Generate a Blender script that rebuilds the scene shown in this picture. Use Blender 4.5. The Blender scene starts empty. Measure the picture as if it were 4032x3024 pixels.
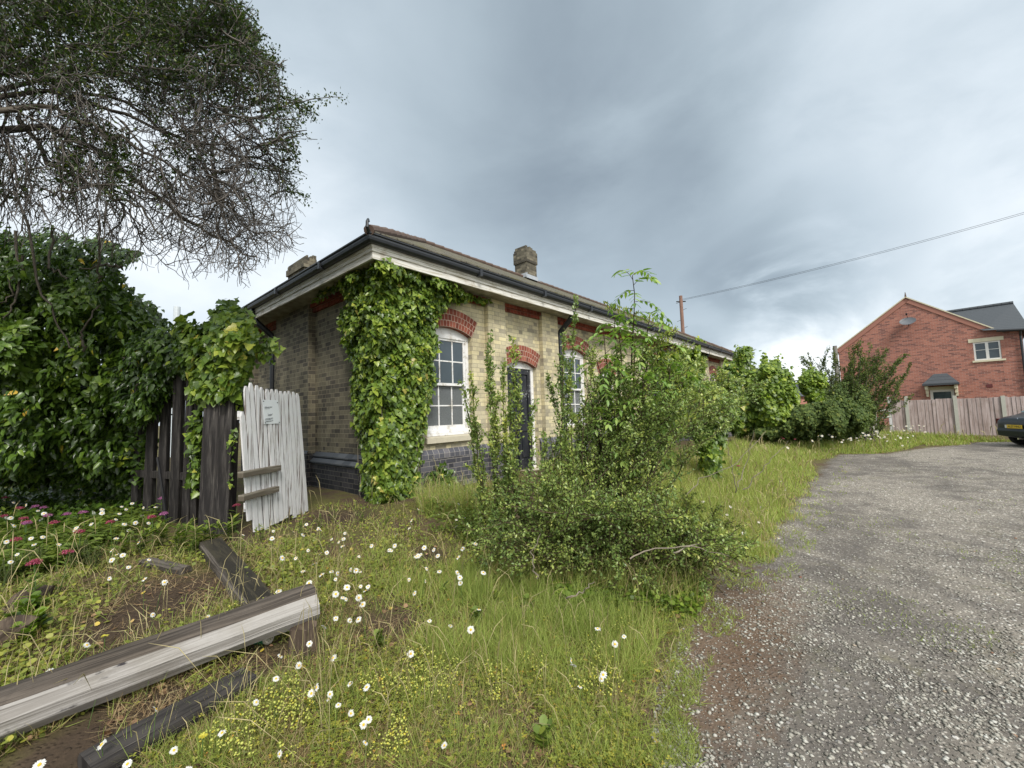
import bpy, math, random
import numpy as np
from mathutils import Vector, Matrix
random.seed(7); rng = np.random.default_rng(11)
sc = bpy.context.scene
R_ = math.radians

# ---------------------------------------------------------------- camera
FPX, CX, CY, EYE = 1629.0, 2016.0, 1512.0, 1.6
def _n(v): v = np.array(v, float); return v / np.linalg.norm(v)
_X = _n([3450 - CX, CY - 1580, -FPX]); _Y = _n([157 - CX, CY - 1690, -FPX])
_Z = _n(np.cross(_X, _Y)); _Y = np.cross(_Z, _X)
RC = np.array([_X, _Y, _Z])                      # camera axes -> world axes
cam_data = bpy.data.cameras.new("camera"); cam = bpy.data.objects.new("camera", cam_data)
sc.collection.objects.link(cam); sc.camera = cam
cam.matrix_world = Matrix([[*RC[0], 0], [*RC[1], 0], [*RC[2], EYE], [0, 0, 0, 1]])
cam_data.sensor_width = 36; cam_data.lens = 36 * FPX / 4032
cam_data.clip_start = 0.05; cam_data.clip_end = 5000

# ---------------------------------------------------------------- light
SUN_DIR = Vector((-0.50, -0.80, 0.95)).normalized()          # towards the bright part of the cloud cover
SUN_EL = math.asin(SUN_DIR.z); SUN_AZ = math.atan2(SUN_DIR.x, SUN_DIR.y)
sc.view_settings.view_transform = 'Standard'; sc.view_settings.look = 'None'
sc.view_settings.exposure = 1.1; sc.view_settings.gamma = 1.0
sc.render.film_transparent = False
sc.cycles.use_denoising = True
sc.cycles.max_bounces = 6; sc.cycles.diffuse_bounces = 3; sc.cycles.glossy_bounces = 3
sc.cycles.transmission_bounces = 3; sc.cycles.transparent_max_bounces = 4
sd = bpy.data.lights.new("sun", 'SUN'); sd.energy = 1.5; sd.angle = R_(14); sd.color = (1.0, 0.955, 0.89)
sun = bpy.data.objects.new("sun", sd); sc.collection.objects.link(sun)
sun.rotation_euler = SUN_DIR.to_track_quat('Z', 'Y').to_euler()

# ---------------------------------------------------------------- node helper
class NT:
    def __init__(s, tree): s.t = tree; s.l = tree.links.new
    def n(s, typ, props=None, **inp):
        nd = s.t.nodes.new(typ)
        for k, v in (props or {}).items(): setattr(nd, k, v)
        for k, v in inp.items():
            key = int(k[1:]) if k[0] == 'i' and k[1:].isdigit() else k.replace('_', ' ')
            s.put(nd.inputs[key], v)
        return nd
    def put(s, sock, v):
        if isinstance(v, bpy.types.NodeSocket): s.l(v, sock)
        elif isinstance(v, bpy.types.Node): s.l(v.outputs[0], sock)
        else: sock.default_value = v
    def m(s, op, a, b=0.0, c=0.0, clamp=False):
        nd = s.t.nodes.new('ShaderNodeMath'); nd.operation = op; nd.use_clamp = clamp
        s.put(nd.inputs[0], a); s.put(nd.inputs[1], b); s.put(nd.inputs[2], c); return nd.outputs[0]
    def vm(s, op, a, b=(0, 0, 0)):
        nd = s.t.nodes.new('ShaderNodeVectorMath'); nd.operation = op
        s.put(nd.inputs[0], a); s.put(nd.inputs[1], b)
        return nd.outputs[1] if op in ('DOT_PRODUCT', 'LENGTH') else nd.outputs[0]
    def noise(s, vec, scale, detail=4, rough=.55, dist=0.0):
        nd = s.t.nodes.new('ShaderNodeTexNoise'); s.put(nd.inputs['Vector'], vec)
        nd.inputs['Scale'].default_value = scale; nd.inputs['Detail'].default_value = detail
        nd.inputs['Roughness'].default_value = rough; nd.inputs['Distortion'].default_value = dist
        return nd.outputs[0]
    def ramp(s, fac, stops, interp='LINEAR'):
        nd = s.t.nodes.new('ShaderNodeValToRGB'); cr = nd.color_ramp; cr.interpolation = interp
        while len(cr.elements) < len(stops): cr.elements.new(0.5)
        for e, (p, c) in zip(cr.elements, stops):
            e.position = p; e.color = (*c, 1) if len(c) == 3 else c
        s.put(nd.inputs[0], fac); return nd.outputs[0]
    def mix(s, f, a, b, mode='MIX'):
        nd = s.t.nodes.new('ShaderNodeMix'); nd.data_type = 'RGBA'; nd.blend_type = mode
        s.put(nd.inputs[0], f); s.put(nd.inputs[6], a if not isinstance(a, tuple) else (*a[:3], 1))
        s.put(nd.inputs[7], b if not isinstance(b, tuple) else (*b[:3], 1)); return nd.outputs[2]
    def sep(s, v):
        nd = s.t.nodes.new('ShaderNodeSeparateXYZ'); s.put(nd.inputs[0], v); return nd.outputs
    def comb(s, x, y, z=0.0):
        nd = s.t.nodes.new('ShaderNodeCombineXYZ')
        for i, v in enumerate((x, y, z)): s.put(nd.inputs[i], v)
        return nd.outputs[0]
    def smooth(s, x, a, b):
        nd = s.t.nodes.new('ShaderNodeMapRange'); nd.interpolation_type = 'SMOOTHSTEP'
        s.put(nd.inputs[0], x); nd.inputs[1].default_value = a; nd.inputs[2].default_value = b
        return nd.outputs[0]

def RAY(x, y): return RC @ np.array([x - CX, CY - y, -FPX])
# ---------------------------------------------------------------- world: overcast sky
w = bpy.data.worlds.new("World"); sc.world = w; w.use_nodes = True
w.node_tree.nodes.clear(); T = NT(w.node_tree)
sky = T.n('ShaderNodeTexSky'); sky.sky_type = 'NISHITA'; sky.sun_disc = False
sky.sun_elevation = SUN_EL; sky.sun_rotation = SUN_AZ; sky.dust_density = 2.0
g = T.n('ShaderNodeTexCoord').outputs['Generated']
gx, gy, gz = T.sep(g)
den = T.m('ADD', T.m('ABSOLUTE', gz), 0.55)
cv = T.comb(T.m('DIVIDE', gx, den), T.m('DIVIDE', gy, den), T.m('MULTIPLY', gz, 1.2))
n1 = T.noise(cv, 1.25, 5, .5, .3); n2 = T.noise(cv, 3.0, 7, .56, .30); n3 = T.noise(cv, 0.6, 2, .5)
val = T.m('ADD', T.m('MULTIPLY', n1, .34), T.m('ADD', T.m('MULTIPLY', n2, .26), T.m('MULTIPLY', n3, .20)))
val = T.m('ADD', val, .125)
def blob(px, py, r0, r1, amt, brk=.03):
    """a lighter or darker region of the cloud sheet, its edge broken by the cloud noise"""
    global val
    d = _n(RAY(px, py)); dt = T.vm('DOT_PRODUCT', g, tuple(d))
    wgt = T.smooth(T.m('ADD', dt, T.m('MULTIPLY', T.m('SUBTRACT', n2, .5), brk)), math.cos(R_(r1)), math.cos(R_(r0)))
    val = T.m('ADD', val, T.m('MULTIPLY', wgt, amt))
blob(3110, 1230, 1, 9, -.08, .02); blob(2250, 520, 2, 27, -.10, .10); blob(3150, 1080, 1, 13, -.11, .06); blob(2750, 900, 1, 13, -.05, .05); blob(3350, 900, 1, 11, -.05, .05)
blob(600, 1200, 3, 32, .18, .05); blob(1500, 300, 3, 22, .03)
blob(2990, 1430, 1, 6, .05, .05); blob(3180, 1450, 1, 12, .12, .06); blob(2980, 1440, 1, 9, .08, .05); blob(3400, 1560, 2, 14, .07, .10); blob(3010, 1410, 1, 7, .15, .010); blob(3230, 1450, 1, 7, .16, .010); blob(3900, 250, 3, 26, .09, .10); blob(3950, 850, 2, 18, .07, .08); blob(2430, 800, 1, 12, .05, .03); blob(3300, 500, 1, 16, .04, .06)
cloud = T.ramp(val, [(0.34, (.20, .245, .285)), (0.46, (.305, .365, .410)), (0.57, (.405, .470, .52)), (0.70, (.54, .60, .645)), (0.88, (.80, .83, .85))])
# extra bright, warm cloud added behind the camera, unseen, to light the scene
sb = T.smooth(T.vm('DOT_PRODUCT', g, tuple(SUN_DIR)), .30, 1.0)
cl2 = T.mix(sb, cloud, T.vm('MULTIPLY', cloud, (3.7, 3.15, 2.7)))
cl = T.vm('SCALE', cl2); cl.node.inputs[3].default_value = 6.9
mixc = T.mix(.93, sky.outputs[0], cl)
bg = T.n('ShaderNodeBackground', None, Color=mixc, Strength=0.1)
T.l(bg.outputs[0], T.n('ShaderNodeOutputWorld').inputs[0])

# ---------------------------------------------------------------- geometry from measured rays
O = np.array([0, 0, EYE])
def onX(x, y, X): r = RAY(x, y); return O + r * (X / r[0])
def onY(x, y, Y): r = RAY(x, y); return O + r * (Y / r[1])
def onZ(x, y, Z): r = RAY(x, y); return O + r * ((Z - EYE) / r[2])
def atD(x, y, D): return O + RAY(x, y) / FPX * D
def onP(x, y, p, nrm): r = RAY(x, y); return O + r * (np.dot(p - O, nrm) / np.dot(r, nrm))
FWD = RC @ np.array([0, 0, -1.0]); RIGHT = RC @ np.array([1.0, 0, 0])

_ex = [-60, -3, 1.88, 2.3, 2.7, 3.4, 4.2, 5.0, 7.7, 10.4, 14, 16.3, 16.9, 19.5, 21.0, 22.3, 23.0, 24.2, 60]
_ey = [.5, .6, .86, .98, 1.13, 1.28, 1.27, 1.02, 1.06, 1.10, 1.12, .95, -.1, -1.2, -2.2, -2.6, -4.2, -9.0, -9.5]
def edge(x, y=0): return np.interp(x, _ex, _ey)
def sstep(a, b, x): t = np.clip((x - a) / (b - a), 0, 1); return t * t * (3 - 2 * t)
def wob(x, y): return (np.sin(x * 2.1 + y * 1.3) + np.sin(x * 4.7 - y * 3.1 + 1) * .5 + np.sin(x * 9.3 + y * 7.7) * .25)
def H(x, y):
    x = np.asarray(x, float); y = np.asarray(y, float)
    d = y - edge(x)
    h = .38 * sstep(0, 3.4, d) * (1 - .75 * sstep(14, 22, x)) + .02 * sstep(0, .25, d)
    h = h + .016 * wob(x, y) * sstep(0, 1, d) + .004 * wob(x * 1.7, y * 1.5)
    return h
def ground_at(x, y, lift=0.0):
    """where the ray of a pixel meets the terrain (plus a lift)"""
    x = np.atleast_1d(np.asarray(x, float)); y = np.atleast_1d(np.asarray(y, float))
    r = RC @ np.array([x - CX, CY - y, -FPX * np.ones_like(x)])
    z = np.full_like(x, .2)
    for _ in range(14):
        t = (z + lift - EYE) / np.minimum(r[2], -1e-3 * FPX)
        t = np.clip(t, 0, 60 / FPX * 1.0)
        z = .5 * z + .5 * H(r[0] * t, r[1] * t)
    t = np.clip((z + lift - EYE) / np.minimum(r[2], -1e-3 * FPX), 0, 60 / FPX)
    return np.array([r[0] * t, r[1] * t, z]).T
def gpt(x, y, lift=0.0): return ground_at(x, y, lift)[0]

# ---------------------------------------------------------------- mesh helpers
def tagit(o, label=None, cat=None, group=None, kind=None):
    if label: o['label'] = label
    if cat: o['category'] = cat
    if group: o['group'] = group
    if kind: o['kind'] = kind
    return o
def thing(name, loc, label, cat, group=None):
    o = bpy.data.objects.new(name, None); o.empty_display_size = .2
    sc.collection.objects.link(o); o.location = tuple(loc)
    return tagit(o, label, cat, group)
def link(name, me, parent=None, mats=None):
    o = bpy.data.objects.new(name, me); sc.collection.objects.link(o)
    for m_ in (mats if isinstance(mats, (list, tuple)) else [mats] if mats else []): me.materials.append(m_)
    if parent is not None:
        o.parent = parent
        b = np.array(parent.location); q = parent
        while q.parent is not None: q = q.parent; b = b + np.array(q.location)
        n = len(me.vertices); co = np.empty(n * 3, np.float32); me.vertices.foreach_get('co', co)
        co = co.reshape(-1, 3) - b.astype(np.float32); me.vertices.foreach_set('co', co.ravel())
    return o
def fastmesh(name, V, F, mats=None, parent=None, attrs=None, smooth=False, uv=None, mi=None):
    V = np.asarray(V, np.float32); F = np.asarray(F, np.int32); m_, k = F.shape
    me = bpy.data.meshes.new(name)
    me.vertices.add(len(V)); me.vertices.foreach_set('co', V.ravel())
    me.loops.add(m_ * k); me.loops.foreach_set('vertex_index', F.ravel())
    me.polygons.add(m_); me.polygons.foreach_set('loop_start', np.arange(0, m_ * k, k, dtype=np.int32))
    if mi is not None: me.polygons.foreach_set('material_index', np.asarray(mi, np.int32))
    for nm, a in (attrs or {}).items():
        at = me.attributes.new(nm, 'FLOAT', 'POINT'); at.data.foreach_set('value', np.asarray(a, np.float32))
    if uv is not None:
        ul = me.uv_layers.new(name='UVMap'); ul.data.foreach_set('uv', np.asarray(uv, np.float32).ravel())
    me.update(calc_edges=True)
    if smooth: me.polygons.foreach_set('use_smooth', np.ones(m_, bool))
    return link(name, me, parent, mats)

class MB:
    def __init__(s): s.v = []; s.f = []; s.uv = []; s.mi = []
    def poly(s, pts, uv=None, mi=0):
        i = len(s.v); s.v += [tuple(map(float, p)) for p in pts]; s.f.append(tuple(range(i, i + len(pts)))); s.mi.append(mi)
        if uv is None:
            a = np.array(pts, float); nr = np.zeros(3)
            for j in range(len(a)): nr += np.cross(a[j], a[(j + 1) % len(a)])
            q = np.abs(nr)
            if q[2] >= q[0] and q[2] >= q[1]: uv = [(p[0], p[1]) for p in a]
            elif q[0] > q[1]: uv = [(p[1], p[2]) for p in a]
            else: uv = [(p[0], p[2]) for p in a]
        s.uv += [tuple(u) for u in uv]
    def box(s, x0, x1, y0, y1, z0, z1, mi=0):
        c = [(x, y, z) for z in (z0, z1) for y in (y0, y1) for x in (x0, x1)]
        for q in ((0, 2, 3, 1), (4, 5, 7, 6), (0, 1, 5, 4), (2, 6, 7, 3), (0, 4, 6, 2), (1, 3, 7, 5)): s.poly([c[i] for i in q], mi=mi)
    def obox(s, c, ax, ay, az, mi=0, taper=1.0):
        """box round centre c with half-axis vectors; taper shrinks the +az end"""
        c, ax, ay, az = (np.array(v, float) for v in (c, ax, ay, az))
        p = [c + sx * ax * (taper if sz > 0 else 1) + sy * ay * (taper if sz > 0 else 1) + sz * az for sz in (-1, 1) for sy in (-1, 1) for sx in (-1, 1)]
        lx, ly, lz = (2 * np.linalg.norm(v) for v in (ax, ay, az))
        for q, (a, b) in (((0, 2, 3, 1), (ly, lx)), ((4, 5, 7, 6), (lx, ly)), ((0, 1, 5, 4), (lx, lz)), ((2, 6, 7, 3), (lz, lx)), ((0, 4, 6, 2), (lz, ly)), ((1, 3, 7, 5), (ly, lz))):
            s.poly([p[i] for i in q], uv=[(0, 0), (a, 0), (a, b), (0, b)], mi=mi)
    def prism(s, prof, d, mi=0, caps=True):
        """profile points (3d, closed) swept by vector d"""
        a = [np.array(p, float) for p in prof]; d = np.array(d, float); n = len(a)
        for i in range(n): s.poly([a[i], a[(i + 1) % n], a[(i + 1) % n] + d, a[i] + d], mi=mi)
        if caps: s.poly(a[::-1], mi=mi); s.poly([p + d for p in a], mi=mi)
    def tube(s, pts, rad, n=8, mi=0, caps=True):
        pts = [np.array(p, float) for p in pts]
        if not hasattr(rad, '__len__'): rad = [rad] * len(pts)
        rings = []; u = None
        for i, p in enumerate(pts):
            t = _n(pts[min(i + 1, len(pts) - 1)] - pts[max(i - 1, 0)])
            if u is None: u = _n(np.cross(t, [0, 0, 1] if abs(t[2]) < .9 else [1, 0, 0]))
            u = _n(u - t * np.dot(u, t)); v = np.cross(t, u)
            rings.append([p + rad[i] * (u * math.cos(2 * math.pi * k / n) + v * math.sin(2 * math.pi * k / n)) for k in range(n)])
        L = 0
        for i in range(len(pts) - 1):
            dl = np.linalg.norm(pts[i + 1] - pts[i])
            for k in range(n):
                k2 = (k + 1) % n; c = 2 * math.pi * rad[i] / n
                s.poly([rings[i][k], rings[i][k2], rings[i + 1][k2], rings[i + 1][k]], uv=[(k * c, L), ((k + 1) * c, L), ((k + 1) * c, L + dl), (k * c, L + dl)], mi=mi)
            L += dl
        if caps: s.poly(rings[0][::-1], mi=mi); s.poly(rings[-1], mi=mi)
    def build(s, name, mats, parent=None, smooth=False, bevel=0, merge=False):
        me = bpy.data.meshes.new(name); me.from_pydata(s.v, [], s.f)
        ul = me.uv_layers.new(name='UVMap'); ul.data.foreach_set('uv', np.array(s.uv, np.float32).ravel())
        me.polygons.foreach_set('material_index', np.array(s.mi, np.int32))
        if smooth: me.polygons.foreach_set('use_smooth', np.ones(len(s.f), bool))
        o = link(name, me, parent, mats)
        if merge or bevel:
            import bmesh
            bm = bmesh.new(); bm.from_mesh(me); bmesh.ops.remove_doubles(bm, verts=bm.verts, dist=1e-4); bm.to_mesh(me); bm.free()
        if bevel:
            b = o.modifiers.new('bevel', 'BEVEL'); b.width = bevel; b.segments = 2; b.limit_method = 'ANGLE'
        return o

def tubes(name, paths, mat, parent=None, sides=4):
    """many thin tapered tubes (list of (points, radii)) as one mesh"""
    Vs = []; Fs = []; off = 0; ang = np.arange(sides) * 2 * np.pi / sides
    var = []
    for pts, rad in paths:
        P = np.asarray(pts, float); n = len(P); rr = np.asarray(rad, float)
        t = np.gradient(P, axis=0); t /= np.linalg.norm(t, axis=1)[:, None] + 1e-9
        ref = np.array([.31, .17, .93]) if abs(t[:, 2]).mean() < .8 else np.array([.9, .3, .1])
        u = np.cross(t, ref); u /= np.linalg.norm(u, axis=1)[:, None] + 1e-9; v = np.cross(t, u)
        ring = P[:, None] + rr[:, None, None] * (u[:, None] * np.cos(ang)[None, :, None] + v[:, None] * np.sin(ang)[None, :, None])
        Vs.append(ring.reshape(-1, 3))
        i = np.arange(n - 1)[:, None] * sides; k = np.arange(sides)[None]; k2 = (k + 1) % sides
        Fs.append(np.stack([i + k, i + k2, i + sides + k2, i + sides + k], -1).reshape(-1, 4) + off); off += n * sides
        var.append(np.full(n * sides, random.random()))
    return fastmesh(name, np.concatenate(Vs), np.concatenate(Fs), mat, parent, attrs={'var': np.concatenate(var)}, smooth=True)

# leaf outlines: points (x across, y towards the tip, z off the blade) and triangles
def fan(outline, fold=.12, cup=0.0):
    """symmetric leaf: outline right side from base to tip; folded on the midrib"""
    r = outline; L = len(r); V = [(0, 0, 0)] + [(x, y, fold * x * 2 - cup * y * y) for x, y in r] + [(0, 1, -cup)] + [(-x, y, fold * x * 2 - cup * y * y) for x, y in r]
    V.append((0, .42, -cup * .17)); c = len(V) - 1; tip = L + 1; F = []
    a = [0] + list(range(1, L + 1)) + [tip]; b = [0] + list(range(L + 2, 2 * L + 2)) + [tip]
    for i in range(len(a) - 1): F.append((c, a[i], a[i + 1])); F.append((c, b[i + 1], b[i]))
    return np.array(V, float), np.array(F)
IVY = fan([(.34, -.10), (.56, .16), (.34, .36), (.30, .60)], .10, .16)
IVY_ADULT = fan([(.28, .14), (.26, .60)], .14, .22)
OVAL = (np.array([(0, 0, 0), (.30, .45, .08), (0, 1, -.08), (-.30, .45, .08)]), np.array([(0, 1, 2), (0, 2, 3)]))
LANCE = fan([(.16, .28), (.15, .62)], .10, .20)
ROUND = fan([(.38, .12), (.46, .55), (.24, .92)], .06, .05)
BLADE = (np.array([(-.5, 0, 0), (.5, 0, 0), (-.38, .4, .05), (.38, .4, .05), (-.2, .75, .2), (.2, .75, .2), (0, 1, .42)]),
         np.array([(0, 1, 3), (0, 3, 2), (2, 3, 5), (2, 5, 4), (4, 5, 6)]))
def _tri():
    V = []; F = []
    for a in (0, 2.1, 4.2):
        c, s = math.cos(a), math.sin(a); o = len(V)
        for x, y in ((0, 0), (.30, .42), (.24, .88), (0, .80), (-.24, .88), (-.30, .42)):
            V.append((x * c - y * s, x * s + y * c, .10 * y))
        F += [(o, o + 1, o + 2), (o, o + 2, o + 3), (o, o + 3, o + 4), (o, o + 4, o + 5)]
    return np.array(V, float) * .6, np.array(F)
CLOVER = _tri()

def unit(a): return a / (np.linalg.norm(a, axis=-1, keepdims=True) + 1e-9)
def scatter(name, tmpl, P, Nn, Td, S, mat, parent=None, var=None, wid=None, smooth=False):
    """one mesh of many leaves: positions, blade normals, tip directions, lengths"""
    V, F = tmpl; P = np.asarray(P, float); n = len(P)
    t = unit(np.asarray(Td, float)); nn = np.asarray(Nn, float); nn = unit(nn - t * (nn * t).sum(1, keepdims=True))
    x = np.cross(t, nn); S = np.broadcast_to(np.asarray(S, float), (n,)); W = S if wid is None else np.broadcast_to(wid, (n,))
    co = P[:, None] + x[:, None] * (V[None, :, 0:1] * W[:, None, None]) + t[:, None] * (V[None, :, 1:2] * S[:, None, None]) + nn[:, None] * (V[None, :, 2:3] * S[:, None, None])
    k = len(V); FF = (F[None] + (np.arange(n) * k)[:, None, None]).reshape(-1, 3)
    var = rng.random(n) if var is None else np.asarray(var)
    return fastmesh(name, co.reshape(-1, 3), FF, mat, parent, attrs={'var': np.repeat(var, k)}, smooth=smooth)
def rdir(n): return unit(rng.normal(size=(n, 3)))

def inpoly(x, y, poly):
    p = np.array(poly, float); ins = np.zeros(len(x), bool); j = len(p) - 1
    for i in range(len(p)):
        c = ((p[i, 1] > y) != (p[j, 1] > y)) & (x < (p[j, 0] - p[i, 0]) * (y - p[i, 1]) / (p[j, 1] - p[i, 1] + 1e-9) + p[i, 0])
        ins ^= c; j = i
    return ins
def edgedist(x, y, poly):
    p = np.array(poly, float); d = np.full(len(x), 1e9); q = np.stack([x, y], 1)
    for i in range(len(p)):
        a = p[i]; b = p[(i + 1) % len(p)]; ab = b - a; t = np.clip(((q - a) @ ab) / (ab @ ab + 1e-9), 0, 1)
        d = np.minimum(d, np.linalg.norm(q - a - t[:, None] * ab, axis=1))
    return d
def inpoly_pts(poly, n):
    p = np.array(poly, float); lo = p.min(0); hi = p.max(0); X = []; Y_ = []; c = 0
    while c < n:
        x = rng.uniform(lo[0], hi[0], n * 2); y = rng.uniform(lo[1], hi[1], n * 2); m = inpoly(x, y, poly)
        X.append(x[m]); Y_.append(y[m]); c += m.sum()
    return np.concatenate(X)[:n], np.concatenate(Y_)[:n]
def rays(x, y): return (RC @ np.array([x - CX, CY - y, -FPX * np.ones_like(x)])).T / FPX
# ---------------------------------------------------------------- materials
def mat(name, fn):
    m_ = bpy.data.materials.new(name); m_.use_nodes = True; m_.node_tree.nodes.clear(); T = NT(m_.node_tree)
    out = T.n('ShaderNodeOutputMaterial'); sh = fn(T); T.l(sh.outputs[0] if isinstance(sh, bpy.types.Node) else sh, out.inputs[0]); return m_
def pr(T, col, rough=.6, metal=0.0, spec=.4, bump=None, bs=.4, bd=.01, **k):
    nd = T.n('ShaderNodeBsdfPrincipled'); T.put(nd.inputs['Base Color'], col if not isinstance(col, tuple) else (*col, 1))
    T.put(nd.inputs['Roughness'], rough); nd.inputs['Metallic'].default_value = metal; T.put(nd.inputs['Specular IOR Level'], spec)
    if bump is not None:
        b = T.n('ShaderNodeBump', None, Strength=bs, Distance=bd, Height=bump); T.l(b.outputs[0], nd.inputs['Normal'])
    for kk, v in k.items(): T.put(nd.inputs[kk.replace('_', ' ')], v)
    return nd
def obj(T): return T.n('ShaderNodeTexCoord').outputs['Object']
def uvn(T): return T.n('ShaderNodeTexCoord').outputs['UV']
def geo(T): return T.n('ShaderNodeNewGeometry').outputs['Position']
def plain(name, col, rough=.6, var=.25, scale=6, metal=0, spec=.4, bs=.15):
    def f(T):
        nz = T.noise(obj(T), scale, 5, .6); c = T.mix(nz, tuple(v * (1 - var) for v in col), tuple(min(1, v * (1 + var)) for v in col))
        return pr(T, c, rough, metal, spec, nz, bs, .01)
    return mat(name, f)

def brickmat(name, ramp, mortar, bw=.225, bh=.0795, joint=.006, flemish=True, stain=None, contrast=.5, rough=.85, soft=.0025, dirt=(.5, .5, .5)):
    def f(T):
        uv = uvn(T); u, v, _ = T.sep(uv)
        nz = T.noise(uv, 26, 3, .6); nb = T.noise(uv, 1.1, 4, .6)
        v = T.m('ADD', v, T.m('MULTIPLY', T.m('SUBTRACT', T.noise(uv, 9, 2), .5), .006))
        rv = T.m('DIVIDE', v, bh); row = T.m('FLOOR', rv); fv = T.m('SUBTRACT', rv, row); odd = T.m('MODULO', T.m('ABSOLUTE', row), 2.0)
        per = bw * 1.5 if flemish else bw
        uu = T.m('DIVIDE', T.m('ADD', u, T.m('MULTIPLY', odd, per * .5)), per)
        uu = T.m('ADD', uu, T.m('MULTIPLY', T.m('SUBTRACT', T.noise(T.comb(row, 0.0, 0.0), 1.7, 0), .5), .12 if flemish else 0.0))
        cell = T.m('FLOOR', uu); fr = T.m('SUBTRACT', uu, cell)
        if flemish:
            hd = T.m('LESS_THAN', fr, 1 / 3)
            eh = T.m('MINIMUM', fr, T.m('SUBTRACT', 1 / 3, fr)); es = T.m('MINIMUM', T.m('SUBTRACT', fr, 1 / 3), T.m('SUBTRACT', 1.0, fr))
            eu = T.m('MULTIPLY', T.m('ADD', T.m('MULTIPLY', hd, eh), T.m('MULTIPLY', T.m('SUBTRACT', 1.0, hd), es)), per)
            idv = T.comb(T.m('ADD', T.m('MULTIPLY', cell, 2.0), hd), row)
        else:
            eu = T.m('MULTIPLY', T.m('MINIMUM', fr, T.m('SUBTRACT', 1.0, fr)), per); idv = T.comb(cell, row)
        ev = T.m('MULTIPLY', T.m('MINIMUM', fv, T.m('SUBTRACT', 1.0, fv)), bh)
        e = T.m('ADD', T.m('MINIMUM', eu, ev), T.m('MULTIPLY', T.m('SUBTRACT', nz, .5), .004))
        mk = T.smooth(e, joint * .5 - soft * .3, joint * .5 + soft)
        wn = T.n('ShaderNodeTexWhiteNoise', {'noise_dimensions': '2D'}, Vector=idv).outputs[0]
        fac = T.m('ADD', T.m('MULTIPLY', wn, .86), T.m('MULTIPLY', T.m('SUBTRACT', nz, .5), .30))
        col = T.ramp(fac, ramp)
        col = T.mix(T.m('MULTIPLY', T.smooth(T.noise(uv, 60, 2), .52, .75), .35), col, T.vm('MULTIPLY', col, (.62, .62, .62)))
        if stain:
            lo, hi, amt, sc_ = stain
            st = T.m('MULTIPLY', T.smooth(T.m('ADD', T.noise(uv, sc_, 5, .65), T.m('MULTIPLY', T.noise(T.vm('MULTIPLY', uv, (9, .8, 1)), 1.0, 3), .25)), lo, hi), amt)
            col = T.mix(st, col, T.vm('MULTIPLY', col, dirt)); mo = T.mix(st, mortar, tuple(m * d for m, d in zip(mortar, dirt)))
        else: mo = mortar
        c = T.mix(mk, mo, col)
        return pr(T, c, rough, 0, .25, T.m('ADD', T.m('MULTIPLY', mk, .8), T.m('MULTIPLY', nz, .3)), .55, .008)
    return mat(name, f)

M = {}
gault = [(0, (0.297, 0.27, 0.201)), (0.12, (0.396, 0.358, 0.26)), (0.3, (0.506, 0.457, 0.318)), (0.52, (0.583, 0.522, 0.345)), (0.72, (0.638, 0.572, 0.371)), (0.88, (0.693, 0.616, 0.376)), (1, (0.55, 0.506, 0.382))]
M['brick'] = brickmat('yellow_gault_brick', gault, (.34, .305, .235), stain=(.52, .85, .75, .9), dirt=(.50, .48, .46))
gault_shaded = [(0, (0.106, 0.096, 0.081)), (0.2, (0.15, 0.134, 0.106)), (0.45, (0.206, 0.184, 0.135)), (0.7, (0.256, 0.229, 0.163)), (0.9, (0.294, 0.263, 0.181)), (1, (0.188, 0.169, 0.138))]
M['brick_shaded'] = brickmat('shaded_gault_brick', gault_shaded, (.40, .35, .24), stain=(.45, .75, .7, .8), dirt=(.45, .46, .47))  # gault brick darkened: the end wall's shade is put into its colour
M['brick_chimney'] = brickmat('chimney_brick', [(0, (.06, .055, .045)), (.4, (.13, .12, .09)), (.75, (.21, .19, .14)), (1, (.28, .25, .17))], (.14, .12, .09), joint=.012, stain=(.4, .8, .6, 3), dirt=(.5, .5, .5))
M['blue_brick'] = brickmat('blue_brick', [(0, (.045, .045, .055)), (.5, (.085, .085, .10)), (.85, (.13, .125, .14)), (1, (.19, .17, .165))], (.30, .28, .25), stain=(.5, .8, .4, 1.2), rough=.6)
M['blue_brick_shaded'] = brickmat('shaded_blue_brick', [(0, (.018, .018, .022)), (.5, (.032, .032, .038)), (.85, (.05, .048, .052)), (1, (.07, .062, .058))], (.14, .13, .11), stain=(.5, .8, .4, 1.2), rough=.6)  # darker copy of the blue brick, end plinth's shade painted in
M['blue_header'] = brickmat('blue_brick_cap', [(0, (.06, .062, .075)), (.6, (.11, .11, .13)), (1, (.17, .16, .17))], (.35, .33, .3), bw=.112, bh=.4, flemish=False, rough=.55)
M['slate_cap'] = brickmat('slate_cap', [(0, (.045, .052, .062)), (.6, (.075, .085, .10)), (1, (.11, .12, .13))], (.09, .09, .085), bw=.25, bh=.5, flemish=False, rough=.5)
M['red_arch'] = brickmat('red_rubbed_brick', [(0, (.13, .04, .028)), (.35, (.22, .06, .04)), (.7, (.29, .085, .055)), (1, (.34, .125, .085))], (.46, .35, .28), bw=.076, bh=.112, flemish=False, joint=.008, stain=(.55, .85, .5, 2), dirt=(.5, .45, .45))
M['red_dentil'] = brickmat('red_dentil_brick', [(0, (.15, .035, .022)), (.35, (.26, .055, .035)), (.7, (.33, .08, .05)), (1, (.38, .11, .07))], (.32, .21, .16), bw=.112, bh=.0795, flemish=False, joint=.005, stain=(.5, .8, .5, 2))
M['house_brick'] = brickmat('orange_red_brick', [(0, (.19, .09, .078)), (.18, (.27, .12, .095)), (.45, (.37, .155, .115)), (.8, (.43, .185, .135)), (1, (.47, .225, .165))], (.42, .29, .24), joint=.010, flemish=False, stain=(.5, .85, .35, .35), dirt=(.65, .6, .65))

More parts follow.
